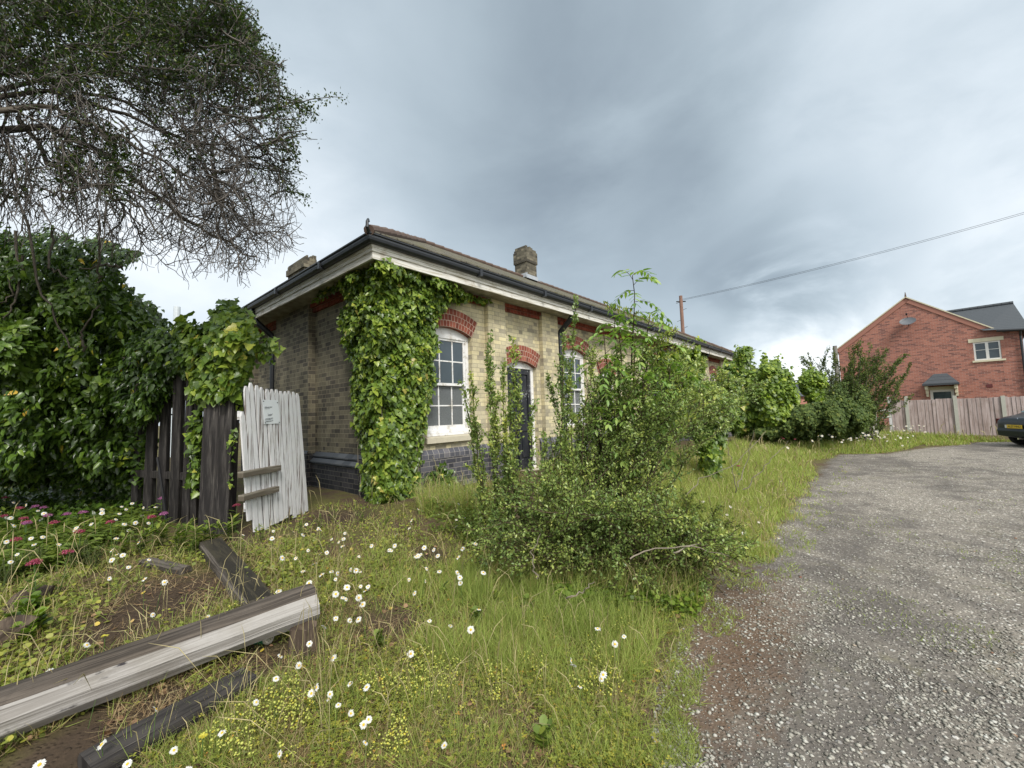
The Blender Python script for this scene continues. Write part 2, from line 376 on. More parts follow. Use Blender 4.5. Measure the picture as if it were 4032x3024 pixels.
def _roof(T):
    uv = uvn(T); b = T.n('ShaderNodeTexBrick', {'offset': .5}, Vector=uv, Scale=1.0, i4=1.0)
    b.inputs['Color1'].default_value = (.10, .095, .085, 1); b.inputs['Color2'].default_value = (.17, .155, .125, 1); b.inputs['Mortar'].default_value = (.03, .028, .025, 1)
    b.inputs['Mortar Size'].default_value = .008; b.inputs['Brick Width'].default_value = .26; b.inputs['Row Height'].default_value = .20; b.inputs['Bias'].default_value = 0
    nz = T.noise(uv, 3.5, 6, .65); n2 = T.noise(uv, 22, 4, .7)
    c = T.mix(T.smooth(nz, .42, .62), b.outputs[0], (.115, .108, .060)); c = T.mix(T.m('MULTIPLY', T.smooth(n2, .55, .7), .6), c, (.21, .205, .165))
    return pr(T, c, .85, 0, .2, T.m('ADD', T.m('MULTIPLY', b.outputs[1], -.8), n2), .8, .03)
M['roof'] = mat('lichened_slate', _roof)
def _droof(T):
    uv = uvn(T); u, v, _ = T.sep(uv); r = T.m('FRACT', T.m('DIVIDE', v, .3)); nz = T.noise(uv, 8, 4)
    c = T.mix(T.smooth(r, .0, .16), (.014, .016, .02), T.mix(nz, (.045, .052, .06), (.075, .085, .095)))
    return pr(T, c, .6, 0, .4, r, .6, .03)
M['grey_tile'] = mat('dark_grey_tile', _droof)

def wood(name, c1, c2, c3, grain=(2.0, 26, 26), knots=True, rough=.8, thr=(.45, .6), bs=.6, third=None):
    """weathered timber; grain runs along the mesh's UV v direction"""
    def f(T):
        uv = uvn(T); o = obj(T)
        g1 = T.noise(T.vm('MULTIPLY', uv, (grain[1], grain[0], 1)), 1.0, 6, .65, .6)
        g2 = T.noise(T.vm('MULTIPLY', uv, (grain[1] * 3, grain[0] * 1.3, 1)), 1.0, 4, .6, .2)
        big = T.noise(o, 3.0, 4, .6)
        c = T.mix(T.smooth(g1, *thr), c1, c2); c = T.mix(T.m('MULTIPLY', T.smooth(g2, .58, .72), .8), c, c3)
        c = T.mix(T.m('MULTIPLY', T.smooth(big, .5, .7), .5), c, T.vm('MULTIPLY', c, (.7, .68, .62)))
        if third: c = T.mix(T.smooth(T.m('ADD', T.noise(o, third[1], 5, .6), T.m('MULTIPLY', g1, .3)), third[2], third[2] + .06), c, third[0])
        return pr(T, c, rough, 0, .25, T.m('ADD', g1, T.m('MULTIPLY', g2, .5)), bs, .008)
    return mat(name, f)
M['white_picket'] = wood('peeling_white_paint', (.16, .13, .115), (.62, .62, .63), (.13, .10, .09), grain=(1.0, 26, 1), thr=(.385, .45), bs=.8)
M['dark_timber'] = wood('tarred_dark_timber', (.018, .016, .016), (.055, .05, .047), (.17, .155, .14), grain=(1.6, 22, 1), thr=(.42, .62))
M['old_timber'] = wood('weathered_grey_timber', (.055, .048, .042), (.13, .115, .10), (.025, .022, .02), grain=(1.4, 24, 1))
M['pole_top'] = wood('dark_weathered_log', (.050, .042, .036), (.125, .105, .088), (.022, .018, .016), grain=(1.2, 22, 1), thr=(.38, .66), bs=1.0)
M['pole_side'] = wood('bleached_grey_log', (.22, .205, .19), (.33, .315, .30), (.075, .068, .06), grain=(.8, 30, 1), thr=(.40, .60), third=((.022, .02, .024), 3.2, .735), bs=1.0)
M['moss_timber'] = wood('mossy_dark_timber', (.022, .02, .016), (.045, .040, .028), (.07, .062, .045), grain=(1.5, 20, 1))
M['brace_timber'] = wood('brown_grey_batten', (.10, .085, .065), (.20, .18, .145), (.05, .035, .02), grain=(1.4, 28, 1))
M['fence_timber'] = wood('faded_fence_board', (.28, .22, .205), (.42, .35, .335), (.20, .13, .10), grain=(.9, 12, 1), thr=(.35, .65), third=((.34, .18, .12), 1.2, .80))
M['concrete'] = plain('concrete', (.40, .40, .35), .85, .2, 12)
M['white_paint'] = None
def _wp(T):
    o = obj(T); nz = T.noise(o, 5, 6, .7); n2 = T.noise(o, 34, 5, .7)
    c = T.mix(T.smooth(nz, .48, .62), (.74, .74, .74), (.56, .54, .50)); c = T.mix(T.smooth(T.m('ADD', T.m('MULTIPLY', n2, .6), T.m('MULTIPLY', nz, .4)), .57, .62), c, (.22, .18, .14))
    return pr(T, c, .6, 0, .35, n2, .4, .004)
M['white_paint'] = mat('flaking_white_paint', _wp)
def _fas(T):
    o = obj(T); s = T.noise(T.vm('MULTIPLY', o, (1, 1, 22)), 2.2, 5, .6); n2 = T.noise(o, 6, 4, .6)
    c = T.mix(T.smooth(s, .46, .66), (.68, .67, .63), (.40, .37, .29)); c = T.mix(T.m('MULTIPLY', T.smooth(n2, .55, .72), .5), c, (.28, .22, .15))
    return pr(T, c, .7, 0, .3, s, .3, .004)
M['cornice'] = mat('weathered_white_cornice', _fas)
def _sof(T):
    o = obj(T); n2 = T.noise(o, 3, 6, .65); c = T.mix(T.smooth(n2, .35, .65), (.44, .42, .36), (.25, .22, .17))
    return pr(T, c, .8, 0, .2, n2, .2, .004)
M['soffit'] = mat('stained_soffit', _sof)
M['gutter'] = plain('black_cast_iron', (.022, .025, .03), .42, .35, 8, 0, .5, .3)
M['ridge'] = plain('clay_ridge', (.105, .072, .056), .85, .4, 9)
M['lead'] = plain('lead_flashing', (.36, .39, .42), .5, .2, 12)
M['sill'] = plain('stone_sill', (.50, .46, .36), .85, .15, 14)
M['stone'] = plain('cream_stone', (.62, .57, .42), .8, .12, 8)
M['upvc'] = plain('white_upvc', (.72, .71, .68), .4, .03, 3)
M['iron'] = plain('black_iron', (.016, .016, .018), .5, .3, 9)
M['dish'] = plain('grey_dish', (.13, .14, .155), .5, .1, 5)
def _glass(c, r=.05, pat=False, veil=0.0):
    def f(T):
        o = obj(T)
        if pat:
            vo = T.n('ShaderNodeTexVoronoi', {'feature': 'DISTANCE_TO_EDGE'}, Vector=T.vm('MULTIPLY', o, (17, 17, 17)), Randomness=.12).outputs[0]
            e = T.smooth(vo, .02, .20)
            return pr(T, T.mix(e, (.42, .45, .46), (.085, .10, .11)), .22, 0, .7, e, .9, .012)
        nz = T.noise(o, 2.2, 3, .5); return pr(T, T.mix(nz, tuple(v * .6 for v in c), tuple(v * 1.5 for v in c)), r, 0, .9, nz, .05, .01)
    return f
M['glass'] = mat('window_glass', _glass((.045, .06, .07)))
M['glass_pattern'] = mat('obscured_glass', _glass((.1, .1, .1), pat=True))
def _door(T):
    o = obj(T); n1 = T.noise(T.vm('MULTIPLY', o, (14, 14, 3)), 1.0, 5, .65); n2 = T.noise(o, 30, 4, .75)
    c = T.mix(T.smooth(n1, .4, .7), (.010, .012, .018), (.035, .035, .04)); c = T.mix(T.smooth(T.m('ADD', T.m('MULTIPLY', n2, .55), T.m('MULTIPLY', T.noise(o, 2.6, 2), .45)), .60, .63), c, (.45, .46, .48))
    return pr(T, c, .38, 0, .5, n1, .3, .004)
M['door'] = mat('flaking_black_door_paint', _door)
M['plaque'] = plain('plaque_white', (.66, .69, .71), .4, .05, 4)
M['lettering'] = plain('grey_letter', (.22, .24, .25), .6, .05, 3)

def barkm(name, c1, c2):
    def f(T):
        a = T.n('ShaderNodeAttribute', {'attribute_name': 'var'}).outputs['Fac']; nz = T.noise(geo(T), 30, 4, .6)
        return pr(T, T.mix(T.m('ADD', T.m('MULTIPLY', a, .6), T.m('MULTIPLY', nz, .4)), c1, c2), .85, 0, .2, nz, .4, .005)
    return mat(name, f)
def leafmat(name, stops, rough=.42, trans=.28, tcol=(1.1, 1.25, .5), spec=.45):
    def f(T):
        a = T.n('ShaderNodeAttribute', {'attribute_name': 'var'}).outputs['Fac']; c = T.ramp(a, stops)
        nz = T.noise(geo(T), 55, 2); c = T.mix(T.m('MULTIPLY', nz, .35), c, T.vm('MULTIPLY', c, (.6, .66, .6)))
        p = pr(T, c, rough, 0, spec); tr = T.n('ShaderNodeBsdfTranslucent', None, Color=T.vm('MULTIPLY', c, tcol))
        return T.n('ShaderNodeMixShader', None, i0=trans, i1=p.outputs[0], i2=tr.outputs[0])
    return mat(name, f)
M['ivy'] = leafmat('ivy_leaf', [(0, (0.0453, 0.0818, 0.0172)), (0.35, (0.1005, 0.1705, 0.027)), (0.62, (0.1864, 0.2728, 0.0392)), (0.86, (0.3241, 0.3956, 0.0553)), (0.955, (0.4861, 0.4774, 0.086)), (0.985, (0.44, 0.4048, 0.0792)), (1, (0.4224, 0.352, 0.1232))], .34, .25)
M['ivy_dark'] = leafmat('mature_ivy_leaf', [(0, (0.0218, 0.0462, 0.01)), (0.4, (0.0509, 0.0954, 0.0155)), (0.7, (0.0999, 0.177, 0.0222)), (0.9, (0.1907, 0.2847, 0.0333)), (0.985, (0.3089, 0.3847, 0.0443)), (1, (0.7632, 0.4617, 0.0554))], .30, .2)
M['shrub'] = leafmat('cotoneaster_leaf', [(0, (0.0785, 0.1364, 0.0487)), (0.45, (0.1765, 0.2592, 0.0729)), (0.75, (0.353, 0.4229, 0.1094)), (0.95, (0.5882, 0.5729, 0.1459)), (1, (1.1764, 0.4365, 0.1216))], .35, .25)
M['shrub_dark'] = leafmat('dark_shrub_leaf', [(0, (0.0394, 0.0672, 0.0216)), (0.5, (0.0827, 0.1247, 0.0313)), (0.85, (0.1477, 0.1838, 0.0411)), (1, (0.2167, 0.2239, 0.049))], .62, .2, (1.1, 1.25, .5), .2)
M['shrub_olive'] = leafmat('olive_shrub_leaf', [(0, (0.0698, 0.1121, 0.031)), (0.5, (0.1694, 0.2242, 0.0544)), (0.85, (0.2989, 0.3277, 0.0776)), (1, (0.4782, 0.3277, 0.0931))], .4, .25)
M['ash'] = leafmat('ash_leaf', [(0, (0.1282, 0.2243, 0.0589)), (0.5, (0.2331, 0.3737, 0.0926)), (1, (0.443, 0.5419, 0.143))], .40, .35)
M['maple'] = leafmat('bright_bush_leaf', [(0, (0.0668, 0.1148, 0.0219)), (0.4, (0.1411, 0.2228, 0.034)), (0.75, (0.2822, 0.378, 0.0486)), (1, (0.4455, 0.4995, 0.0729))], .42, .35)
M['thorn'] = leafmat('overhanging_tree_leaf', [(0, (0.0181, 0.0365, 0.0091)), (0.5, (0.0402, 0.073, 0.0155)), (0.82, (0.0906, 0.1268, 0.0256)), (1, (0.2617, 0.2535, 0.0456))], .42, .3)
M['grass'] = leafmat('grass_blade', [(0, (0.5345, 0.4125, 0.2096)), (0.14, (0.4811, 0.3992, 0.1676)), (0.24, (0.2806, 0.3193, 0.0909)), (0.5, (0.294, 0.3726, 0.0909)), (0.8, (0.4144, 0.4924, 0.1257)), (1, (0.5612, 0.5987, 0.2096))], .6, .35, (1.05, 1.1, .5), .25)
M['straw'] = leafmat('dead_straw', [(0, (.14, .085, .045)), (.5, (.26, .175, .085)), (1, (.46, .36, .20))], .8, .15, (1, .9, .7))
M['stalk'] = barkm('pale_seed_stalk', (.26, .22, .10), (.46, .40, .22))
M['clover'] = leafmat('clover_leaf', [(0, (0.1229, 0.1633, 0.032)), (0.5, (0.2459, 0.284, 0.0512)), (0.9, (0.4507, 0.4118, 0.0704)), (1, (0.7375, 0.284, 0.0767))], .5, .3)
M['herb'] = leafmat('herb_leaf', [(0, (0.0843, 0.1322, 0.0258)), (0.5, (0.1593, 0.2248, 0.0386)), (0.95, (0.2998, 0.3306, 0.0514)), (1, (0.5621, 0.3438, 0.0514))], .45, .3)
M['petal'] = leafmat('white_petal', [(0, (.80, .80, .78)), (1, (.88, .88, .88))], .5, .3, (1, 1, 1))
M['disc'] = plain('yellow_disc', (.70, .42, .03), .7, .2, 60)
M['yellow'] = leafmat('yellow_floret', [(0, (.52, .58, .12)), (.6, (.66, .68, .18)), (1, (.74, .62, .06))], .5, .3, (1, 1, .6))
M['pink'] = leafmat('pink_floret', [(0, (.28, .03, .06)), (.5, (.42, .06, .11)), (1, (.55, .16, .28))], .6, .25, (1, .7, .8))
M['magenta'] = leafmat('magenta_floret', [(0, (.34, .08, .24)), (1, (.56, .22, .44))], .6, .25, (1, .7, 1))
M['dead_leaf'] = leafmat('dead_leaf', [(0, (.09, .05, .03)), (.5, (.24, .14, .075)), (.85, (.42, .27, .15)), (1, (.60, .46, .06))], .7, .1, (1, .9, .7))
M['bark'] = barkm('grey_bark', (.045, .038, .030), (.15, .132, .105))
M['twig'] = barkm('twig_bark', (.042, .038, .035), (.19, .172, .155))
M['dead_stem'] = barkm('bleached_stem', (.16, .135, .105), (.33, .29, .23))
M['red_stem'] = barkm('reddish_stem', (.040, .030, .020), (.10, .075, .045))
M['stone_chip'] = leafmat('flint_chip', [(0, (0.12, 0.108, 0.0931)), (0.35, (0.24, 0.224, 0.194)), (0.7, (0.4, 0.38, 0.3337)), (0.93, (0.496, 0.488, 0.4578)), (0.97, (0.32, 0.224, 0.1319)), (1, (0.24, 0.096, 0.0621))], .7, 0.0)

def _ground(T):
    p = geo(T); gr = T.n('ShaderNodeAttribute', {'attribute_name': 'gravel'}).outputs['Fac']
    so = T.n('ShaderNodeAttribute', {'attribute_name': 'soil'}).outputs['Fac']
    nz = T.noise(p, 1.6, 6, .6); nf = T.noise(p, 9, 5, .65); nff = T.noise(p, 60, 4, .7)
    # planted ground: soil, moss, litter
    soil = T.mix(nff, (.050, .033, .022), (.135, .095, .062)); moss = T.mix(nff, (.070, .068, .020), (.15, .14, .045))
    veg = T.mix(T.smooth(T.m('ADD', T.m('MULTIPLY', nz, .6), T.m('MULTIPLY', nf, .4)), .42, .56), soil, moss)
    veg = T.mix(so, veg, T.mix(nff, (.030, .022, .015), (.075, .052, .035)))
    # gravel
    v1 = T.n('ShaderNodeTexVoronoi', None, Vector=p, Scale=46.0, Randomness=1.0); v2 = T.n('ShaderNodeTexVoronoi', None, Vector=p, Scale=24.0, Randomness=1.0)
    pick = T.n('ShaderNodeSeparateColor'); T.l(v1.outputs['Color'], pick.inputs[0]); pk2 = T.n('ShaderNodeSeparateColor'); T.l(v2.outputs['Color'], pk2.inputs[0])
    st1 = T.ramp(pick.outputs[0], [(0, (.085, .078, .070)), (.35, (.15, .138, .124)), (.6, (.23, .213, .19)), (.85, (.34, .32, .29)), (1, (.50, .475, .44))])
    st2 = T.ramp(pk2.outputs[1], [(0, (.12, .11, .10)), (.6, (.26, .25, .235)), (1, (.52, .51, .49))])
    fine = T.mix(nff, (.075, .066, .058), (.20, .185, .165))
    big = T.m('MULTIPLY', T.m('GREATER_THAN', pk2.outputs[0], .70), T.m('SUBTRACT', 1.0, T.smooth(v2.outputs['Distance'], .28, .40)))
    col = T.mix(T.m('SUBTRACT', 1.0, T.smooth(v1.outputs['Distance'], .30, .50)), fine, st1); col = T.mix(big, col, st2)
    lane = T.noise(T.vm('MULTIPLY', p, (.16, .55, 1)), 1.0, 4, .55, .3); mott = T.noise(p, 2.3, 5, .6, .4)
    pat = T.m('ADD', T.m('MULTIPLY', lane, .55), T.m('MULTIPLY', mott, .45))
    col = T.mix(T.smooth(pat, .40, .60), T.mix(.55, col, T.mix(nff, (.060, .052, .046), (.145, .13, .118))), T.vm('MULTIPLY', col, (1.62, 1.60, 1.54)))
    gm = T.m('MULTIPLY', T.smooth(T.m('ADD', T.m('MULTIPLY', nz, .5), T.m('MULTIPLY', nf, .5)), .52, .68), .34); col = T.mix(gm, col, T.mix(nff, (.11, .108, .045), (.24, .23, .10)))
    # rust-coloured moss along the verge
    px, py, pz = T.sep(p); dx = T.m('DIVIDE', T.m('SUBTRACT', px, 3.1), 1.3); dy = T.m('DIVIDE', T.m('SUBTRACT', py, .95), .40)
    rr = T.m('ADD', T.m('ADD', T.m('MULTIPLY', dx, dx), T.m('MULTIPLY', dy, dy)), T.m('MULTIPLY', T.m('SUBTRACT', nf, .5), 4.5))
    col = T.mix(T.m('MULTIPLY', T.m('SUBTRACT', 1.0, T.smooth(rr, .0, 2.2)), .70), col, T.mix(nff, (.055, .032, .020), (.17, .095, .045)))
    m_ = T.smooth(T.m('ADD', gr, T.m('ADD', T.m('MULTIPLY', T.m('SUBTRACT', nf, .5), .9), T.m('MULTIPLY', T.m('SUBTRACT', nz, .5), .7))), .35, .65)
    c = T.mix(m_, veg, col)
    h = T.m('ADD', T.m('MULTIPLY', nff, .5), T.m('MULTIPLY', T.m('SUBTRACT', 1.0, T.smooth(v1.outputs['Distance'], .0, .5)), .8))
    return pr(T, c, .9, 0, .2, T.m('ADD', h, T.m('MULTIPLY', big, .8)), .8, .012)
M['ground'] = mat('ground_surface', _ground)
# ---------------------------------------------------------------- ground
def build_ground():
    xs = np.concatenate([[-900, -400, -150, -60, -25, -12], np.arange(-6, 12, .09), np.arange(12, 34, .25), [36, 42, 55, 80, 150, 400, 1200]])
    ys = np.concatenate([[-1200, -400, -150, -60, -28, -16], np.arange(-10, -1, .25), np.arange(-1, 8, .09), np.arange(8, 16, .3), [18, 24, 40, 90, 300, 1200]])
    Xg, Yg = np.meshgrid(xs, ys, indexing='ij'); Z = H(Xg, Yg)
    V = np.stack([Xg, Yg, Z], -1).reshape(-1, 3); ny = len(ys)
    i, j = np.meshgrid(np.arange(len(xs) - 1), np.arange(ny - 1), indexing='ij'); a = i * ny + j
    F = np.stack([a, a + ny, a + ny + 1, a + 1], -1).reshape(-1, 4)
    d = (Yg - edge(Xg)); gr = np.clip(.5 - d / .7, 0, 1); gr = np.where(Xg > 34, 0, gr)
    c = gpt(1340, 2040); d1 = np.exp(-(((Xg - c[0]) / .55) ** 2 + ((Yg - c[1]) / .4) ** 2)); c = gpt(1680, 2190)
    d2 = np.exp(-(((Xg - c[0]) / .4) ** 2 + ((Yg - c[1]) / .3) ** 2))
    for px_, py_, ra, rb in ((700, 2330, .55, .4), (480, 2480, .4, .3), (620, 2800, .35, .22), (300, 2950, .3, .25), (1560, 2450, .35, .3), (1050, 2600, .3, .2)):
        c = gpt(px_, py_); d2 = d2 + .85 * np.exp(-(((Xg - c[0]) / ra) ** 2 + ((Yg - c[1]) / rb) ** 2))
    o = fastmesh('ground', V, F, M['ground'], attrs={'gravel': gr.ravel(), 'soil': np.clip(d1 + d2, 0, 1).ravel()}, smooth=True)
    tagit(o, kind='structure')
build_ground()

# ---------------------------------------------------------------- station building
X0, X1, Y0, Y1 = 3.32, 22.3, 5.42, 11.7; GB = .15       # outer wall faces, and a base below the soil
PLT, SOF = 1.05, 3.82
st = thing('station_building', (X0, Y0, .38), 'long single storey yellow brick railway building with slate hip roof and white eaves', 'building')
YR = 5.52; XR = 3.45
def pxX(px, Y=YR, py=1500): return onY(px, py, Y)[0]
pil_f = [(X0, 3.86), (5.56, 6.05), (7.26, 7.86), (11.9, 12.5), (14.7, 15.2), (18.6, 19.35), (21.3, X1)]
WINS = [(4.17, 5.21), (8.18, 9.24), (13.2, 14.2), (16.2, 17.2), (19.8, 20.9)]
DOORS = [(6.16, 7.12), (9.85, 10.77)]
def arc(u, u0, u1, zs, rise):
    c = (u0 + u1) / 2; hw = (u1 - u0) / 2; r = (hw * hw + rise * rise) / (2 * rise); return zs + rise - r + math.sqrt(max(r * r - (u - c) ** 2, 0))
WZ, WS, WR = 1.25, 3.02, .13       # window sill, springing, rise
DZ, DS, DR = .42, 2.57, .12
f = MB()
# panels of the facade behind the pilasters, with real openings
ops = sorted([(a, b, WZ, WS, WR) for a, b in WINS] + [(a, b, DZ, DS, DR) for a, b in DOORS])
def face(m_, u0, u1, z0, z1, Y): m_.poly([(u0, Y, z0), (u1, Y, z0), (u1, Y, z1), (u0, Y, z1)])
cur = X0 + .01
pl = MB(); arches = []; NS = 10; DEP = .20
def plinth_strip(u0, u1):
    if u1 - u0 < .02: return
    pl.poly([(u0, YR - .05, GB), (u1, YR - .05, GB), (u1, YR - .05, .90), (u0, YR - .05, .90)], mi=0)
    pl.poly([(u0, YR - .05, .90), (u1, YR - .05, .90), (u1, YR - .05, .975), (u0, YR - .05, .975)], uv=[(u0, 0), (u1, 0), (u1, .075), (u0, .075)], mi=1)
    pl.poly([(u0, YR - .05, .975), (u1, YR - .05, .975), (u1, YR - .003, 1.05), (u0, YR - .003, 1.05)], uv=[(u0, 0), (u1, 0), (u1, .09), (u0, .09)], mi=1)
for a, b, zb, zs, rz in ops:
    face(f, cur, a, GB, SOF, YR); plinth_strip(cur, a)
    if zb > .9: face(f, a, b, GB, zb, YR); plinth_strip(a, b)
    for i in range(NS):
        ua = a + (b - a) * i / NS; ub = a + (b - a) * (i + 1) / NS; za = arc(ua, a, b, zs, rz); zc = arc(ub, a, b, zs, rz)
        f.poly([(ua, YR, za), (ub, YR, zc), (ub, YR, SOF), (ua, YR, SOF)])
        f.poly([(ua, YR, za), (ua, YR + DEP, za), (ub, YR + DEP, zc), (ub, YR, zc)])
    f.poly([(a, YR, zb), (a, YR, zs), (a, YR + DEP, zs), (a, YR + DEP, zb)]); f.poly([(b, YR, zb), (b, YR + DEP, zb), (b, YR + DEP, zs), (b, YR, zs)])
    f.poly([(a, YR, zb), (a, YR + DEP, zb), (b, YR + DEP, zb), (b, YR, zb)])
    cur = b
face(f, cur, X1, GB, SOF, YR); plinth_strip(cur, X1)
for a, b in pil_f: f.box(a, b, Y0, YR + .01, GB, SOF)
f.poly([(X1, YR, GB), (X1, Y1, GB), (X1, Y1, SOF), (X1, YR, SOF)]); f.poly([(X1, Y1, GB), (X0, Y1, GB), (X0, Y1, SOF), (X1, Y1, SOF)])
f.build('front_wall', M['brick'], st)
for a, b in pil_f:
    a2, b2 = a - .045, b + .045
    pl.box(a2, b2, Y0 - .045, YR, GB, .90); pl.box(a2, b2, Y0 - .045, YR, .9, .975, mi=1)
    pl.poly([(a2, Y0 - .045, .975), (b2, Y0 - .045, .975), (b, Y0 - .002, 1.05), (a, Y0 - .002, 1.05)], uv=[(a, 0), (b, 0), (b, .09), (a, .09)], mi=1)
    pl.poly([(a2, Y0 - .045, .975), (a, Y0 - .002, 1.05), (a, YR, 1.05), (a2, YR, .975)], mi=1); pl.poly([(b2, Y0 - .045, .975), (b2, YR, .975), (b, YR, 1.05), (b, Y0 - .002, 1.05)], mi=1)
pl.build('front_plinth', [M['blue_brick'], M['blue_header']], st)
# end wall: recessed panels between the corner pilaster, the chimney breast and the back pilaster
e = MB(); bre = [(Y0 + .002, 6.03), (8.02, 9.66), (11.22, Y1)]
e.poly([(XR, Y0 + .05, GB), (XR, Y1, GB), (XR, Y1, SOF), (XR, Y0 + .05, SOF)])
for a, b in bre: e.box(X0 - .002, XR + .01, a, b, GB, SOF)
e.build('end_wall', M['brick_shaded'], st)
e = MB()
for a, b in bre: e.box(X0 - .05, XR, a - .045, b + .045, GB, .98); e.poly([(X0 - .05, a - .045, .98), (X0 - .05, b + .045, .98), (X0 - .004, b, 1.03), (X0 - .004, a, 1.03)], mi=1)
for a, b in ((6.075, 7.975), (9.705, 11.175)):
    e.poly([(XR - .10, a, GB), (XR - .10, b, GB), (XR - .10, b, .82), (XR - .10, a, .82)])
    e.box(XR - .125, XR - .02, a, b, .825, .845, mi=1)
    e.poly([(XR - .125, a, .846), (XR - .125, b, .846), (XR - .055, b, .905), (XR - .055, a, .905)], uv=[(a, 0), (b, 0), (b, .1), (a, .1)], mi=1)
    e.box(XR - .07, XR - .01, a, b, .925, .945, mi=1)
    e.poly([(XR - .07, a, .946), (XR - .07, b, .946), (XR - .003, b, 1.01), (XR - .003, a, 1.01)], uv=[(a, 0), (b, 0), (b, .1), (a, .1)], mi=1)
    e.poly([(XR - .055, a, .905), (XR - .055, b, .905), (XR - .07, b, .925), (XR - .07, a, .925)])
e.build('end_plinth', [M['blue_brick_shaded'], M['slate_cap']], st)
# red brick frieze between pilasters (two stepped courses) 
pf = sorted(pil_f)
for (a0, a1), (b0, b1) in zip(pf, pf[1:]):
    e = MB(); e.box(a1 + .002, b0 - .002, YR - .075, YR, 3.745, SOF - .002); e.box(a1 + .002, b0 - .002, YR - .04, YR, 3.665, 3.744); e.build('frieze', M['red_dentil'], st)
for (a0, a1), (b0, b1) in zip(bre, bre[1:]):
    e = MB(); e.box(XR - .10, XR, a1 + .002, b0 - .002, 3.745, SOF - .002); e.box(XR - .055, XR, a1 + .002, b0 - .002, 3.665, 3.744); e.build('frieze', M['red_dentil'], st)
def arch_head(a, b, zs, rz, th):
    m_ = MB(); c = (a + b) / 2; hw = (b - a) / 2; r = (hw * hw + rz * rz) / (2 * rz); zc = zs + rz - r
    t0 = math.asin(hw / r); n = 12; ov = .02
    for i in range(n):
        p = []
        for t in (-t0 + 2 * t0 * i / n, -t0 + 2 * t0 * (i + 1) / n): p.append((math.sin(t), math.cos(t), t * (r + th / 2)))
        (s0, c0, u0), (s1, c1, u1) = p; ro = r + th
        ri = r + .001
        yf = YR - .004
        m_.poly([(c + s0 * ri, yf, zc + c0 * ri), (c + s1 * ri, yf, zc + c1 * ri), (c + s1 * ro, yf, zc + c1 * ro), (c + s0 * ro, yf, zc + c0 * ro)], uv=[(u0, 0), (u1, 0), (u1, th), (u0, th)])
        m_.poly([(c + s0 * (r - .003), yf, zc + c0 * (r - .003)), (c + s0 * (r - .003), YR + .11, zc + c0 * (r - .003)), (c + s1 * (r - .003), YR + .11, zc + c1 * (r - .003)), (c + s1 * (r - .003), yf, zc + c1 * (r - .003))], uv=[(u0, 0), (u0, .1), (u1, .1), (u1, 0)])
    m_.build('arch', M['red_arch'], st)
for a, b in WINS: arch_head(a, b, WS, WR, .335)
for a, b in DOORS: arch_head(a, b, DS, DR, .335)
# sash windows
def window(a, b, i):
    w_ = MB(); yf = YR + .10; z0 = WZ + .06; z1 = WS
    for u0, u1 in ((a + .003, a + .075), (b - .075, b - .003)): w_.box(u0, u1, yf, yf + .09, z0, z1)
    w_.box(a + .076, b - .076, yf + .004, yf + .088, z0, z0 + .05)
    for k in range(NS):                                               # arched head board
        ua = a + .004 + (b - a - .008) * k / NS; ub = a + .004 + (b - a - .008) * (k + 1) / NS
        za = arc(ua, a, b, WS, WR) - .004; zb = arc(ub, a, b, WS, WR) - .004
        w_.poly([(ua, yf - .004, z1 - .06), (ub, yf - .004, z1 - .06), (ub, yf - .004, zb), (ua, yf - .004, za)])
    w_.poly([(a, yf - .004, z1 - .06), (a, yf + .05, z1 - .06), (b, yf + .05, z1 - .06), (b, yf - .004, z1 - .06)])
    wo = w_.build('window', M['white_paint'], st)
    def sash(za, zb, y, gm, nm):
        s = MB(); u0, u1 = a + .078, b - .078
        s.box(u0, u0 + .045, y, y + .035, za, zb); s.box(u1 - .045, u1, y, y + .035, za, zb)
        s.box(u0 + .0455, u1 - .0455, y + .001, y + .034, za, za + (.075 if nm == 'lower_sash' else .045)); s.box(u0 + .0455, u1 - .0455, y + .001, y + .034, zb - .045, zb)
        for k in (1, 2):
            x = u0 + (u1 - u0) * k / 3; s.box(x - .011, x + .011, y + .004, y + .03, za + .05, zb - .05)
        zm = (za + zb) / 2 + .012; s.box(u0 + .046, u1 - .046, y + .007, y + .028, zm - .011, zm + .011)
        so = s.build(nm, M['white_paint'], wo)
        g_ = MB(); g_.box(u0 + .02, u1 - .02, y + .016, y + .02, za + .02, zb - .02); g_.build('pane', gm, wo)
    zm = (z0 + z1) / 2 - .02
    sash(zm - .02, z1 - .055, yf + .012, M['glass'], 'upper_sash'); sash(z0 + .05, zm + .02, yf + .052, M['glass_pattern'], 'lower_sash')
    s = MB(); s.box(a + .01, b - .01, yf - .03, yf + .02, WZ + .012, WZ + .058); s.build('window_board', M['white_paint'], wo)
    s = MB(); s.prism([(a - .06, YR - .075, WZ - .095), (a - .06, YR - .075, WZ - .01), (a - .06, YR + .11, WZ + .012), (a - .06, YR + .11, WZ - .095)], (b - a + .12, 0, 0)); s.build('sill', M['sill'], wo)
for i, (a, b) in enumerate(WINS): window(a, b, i)
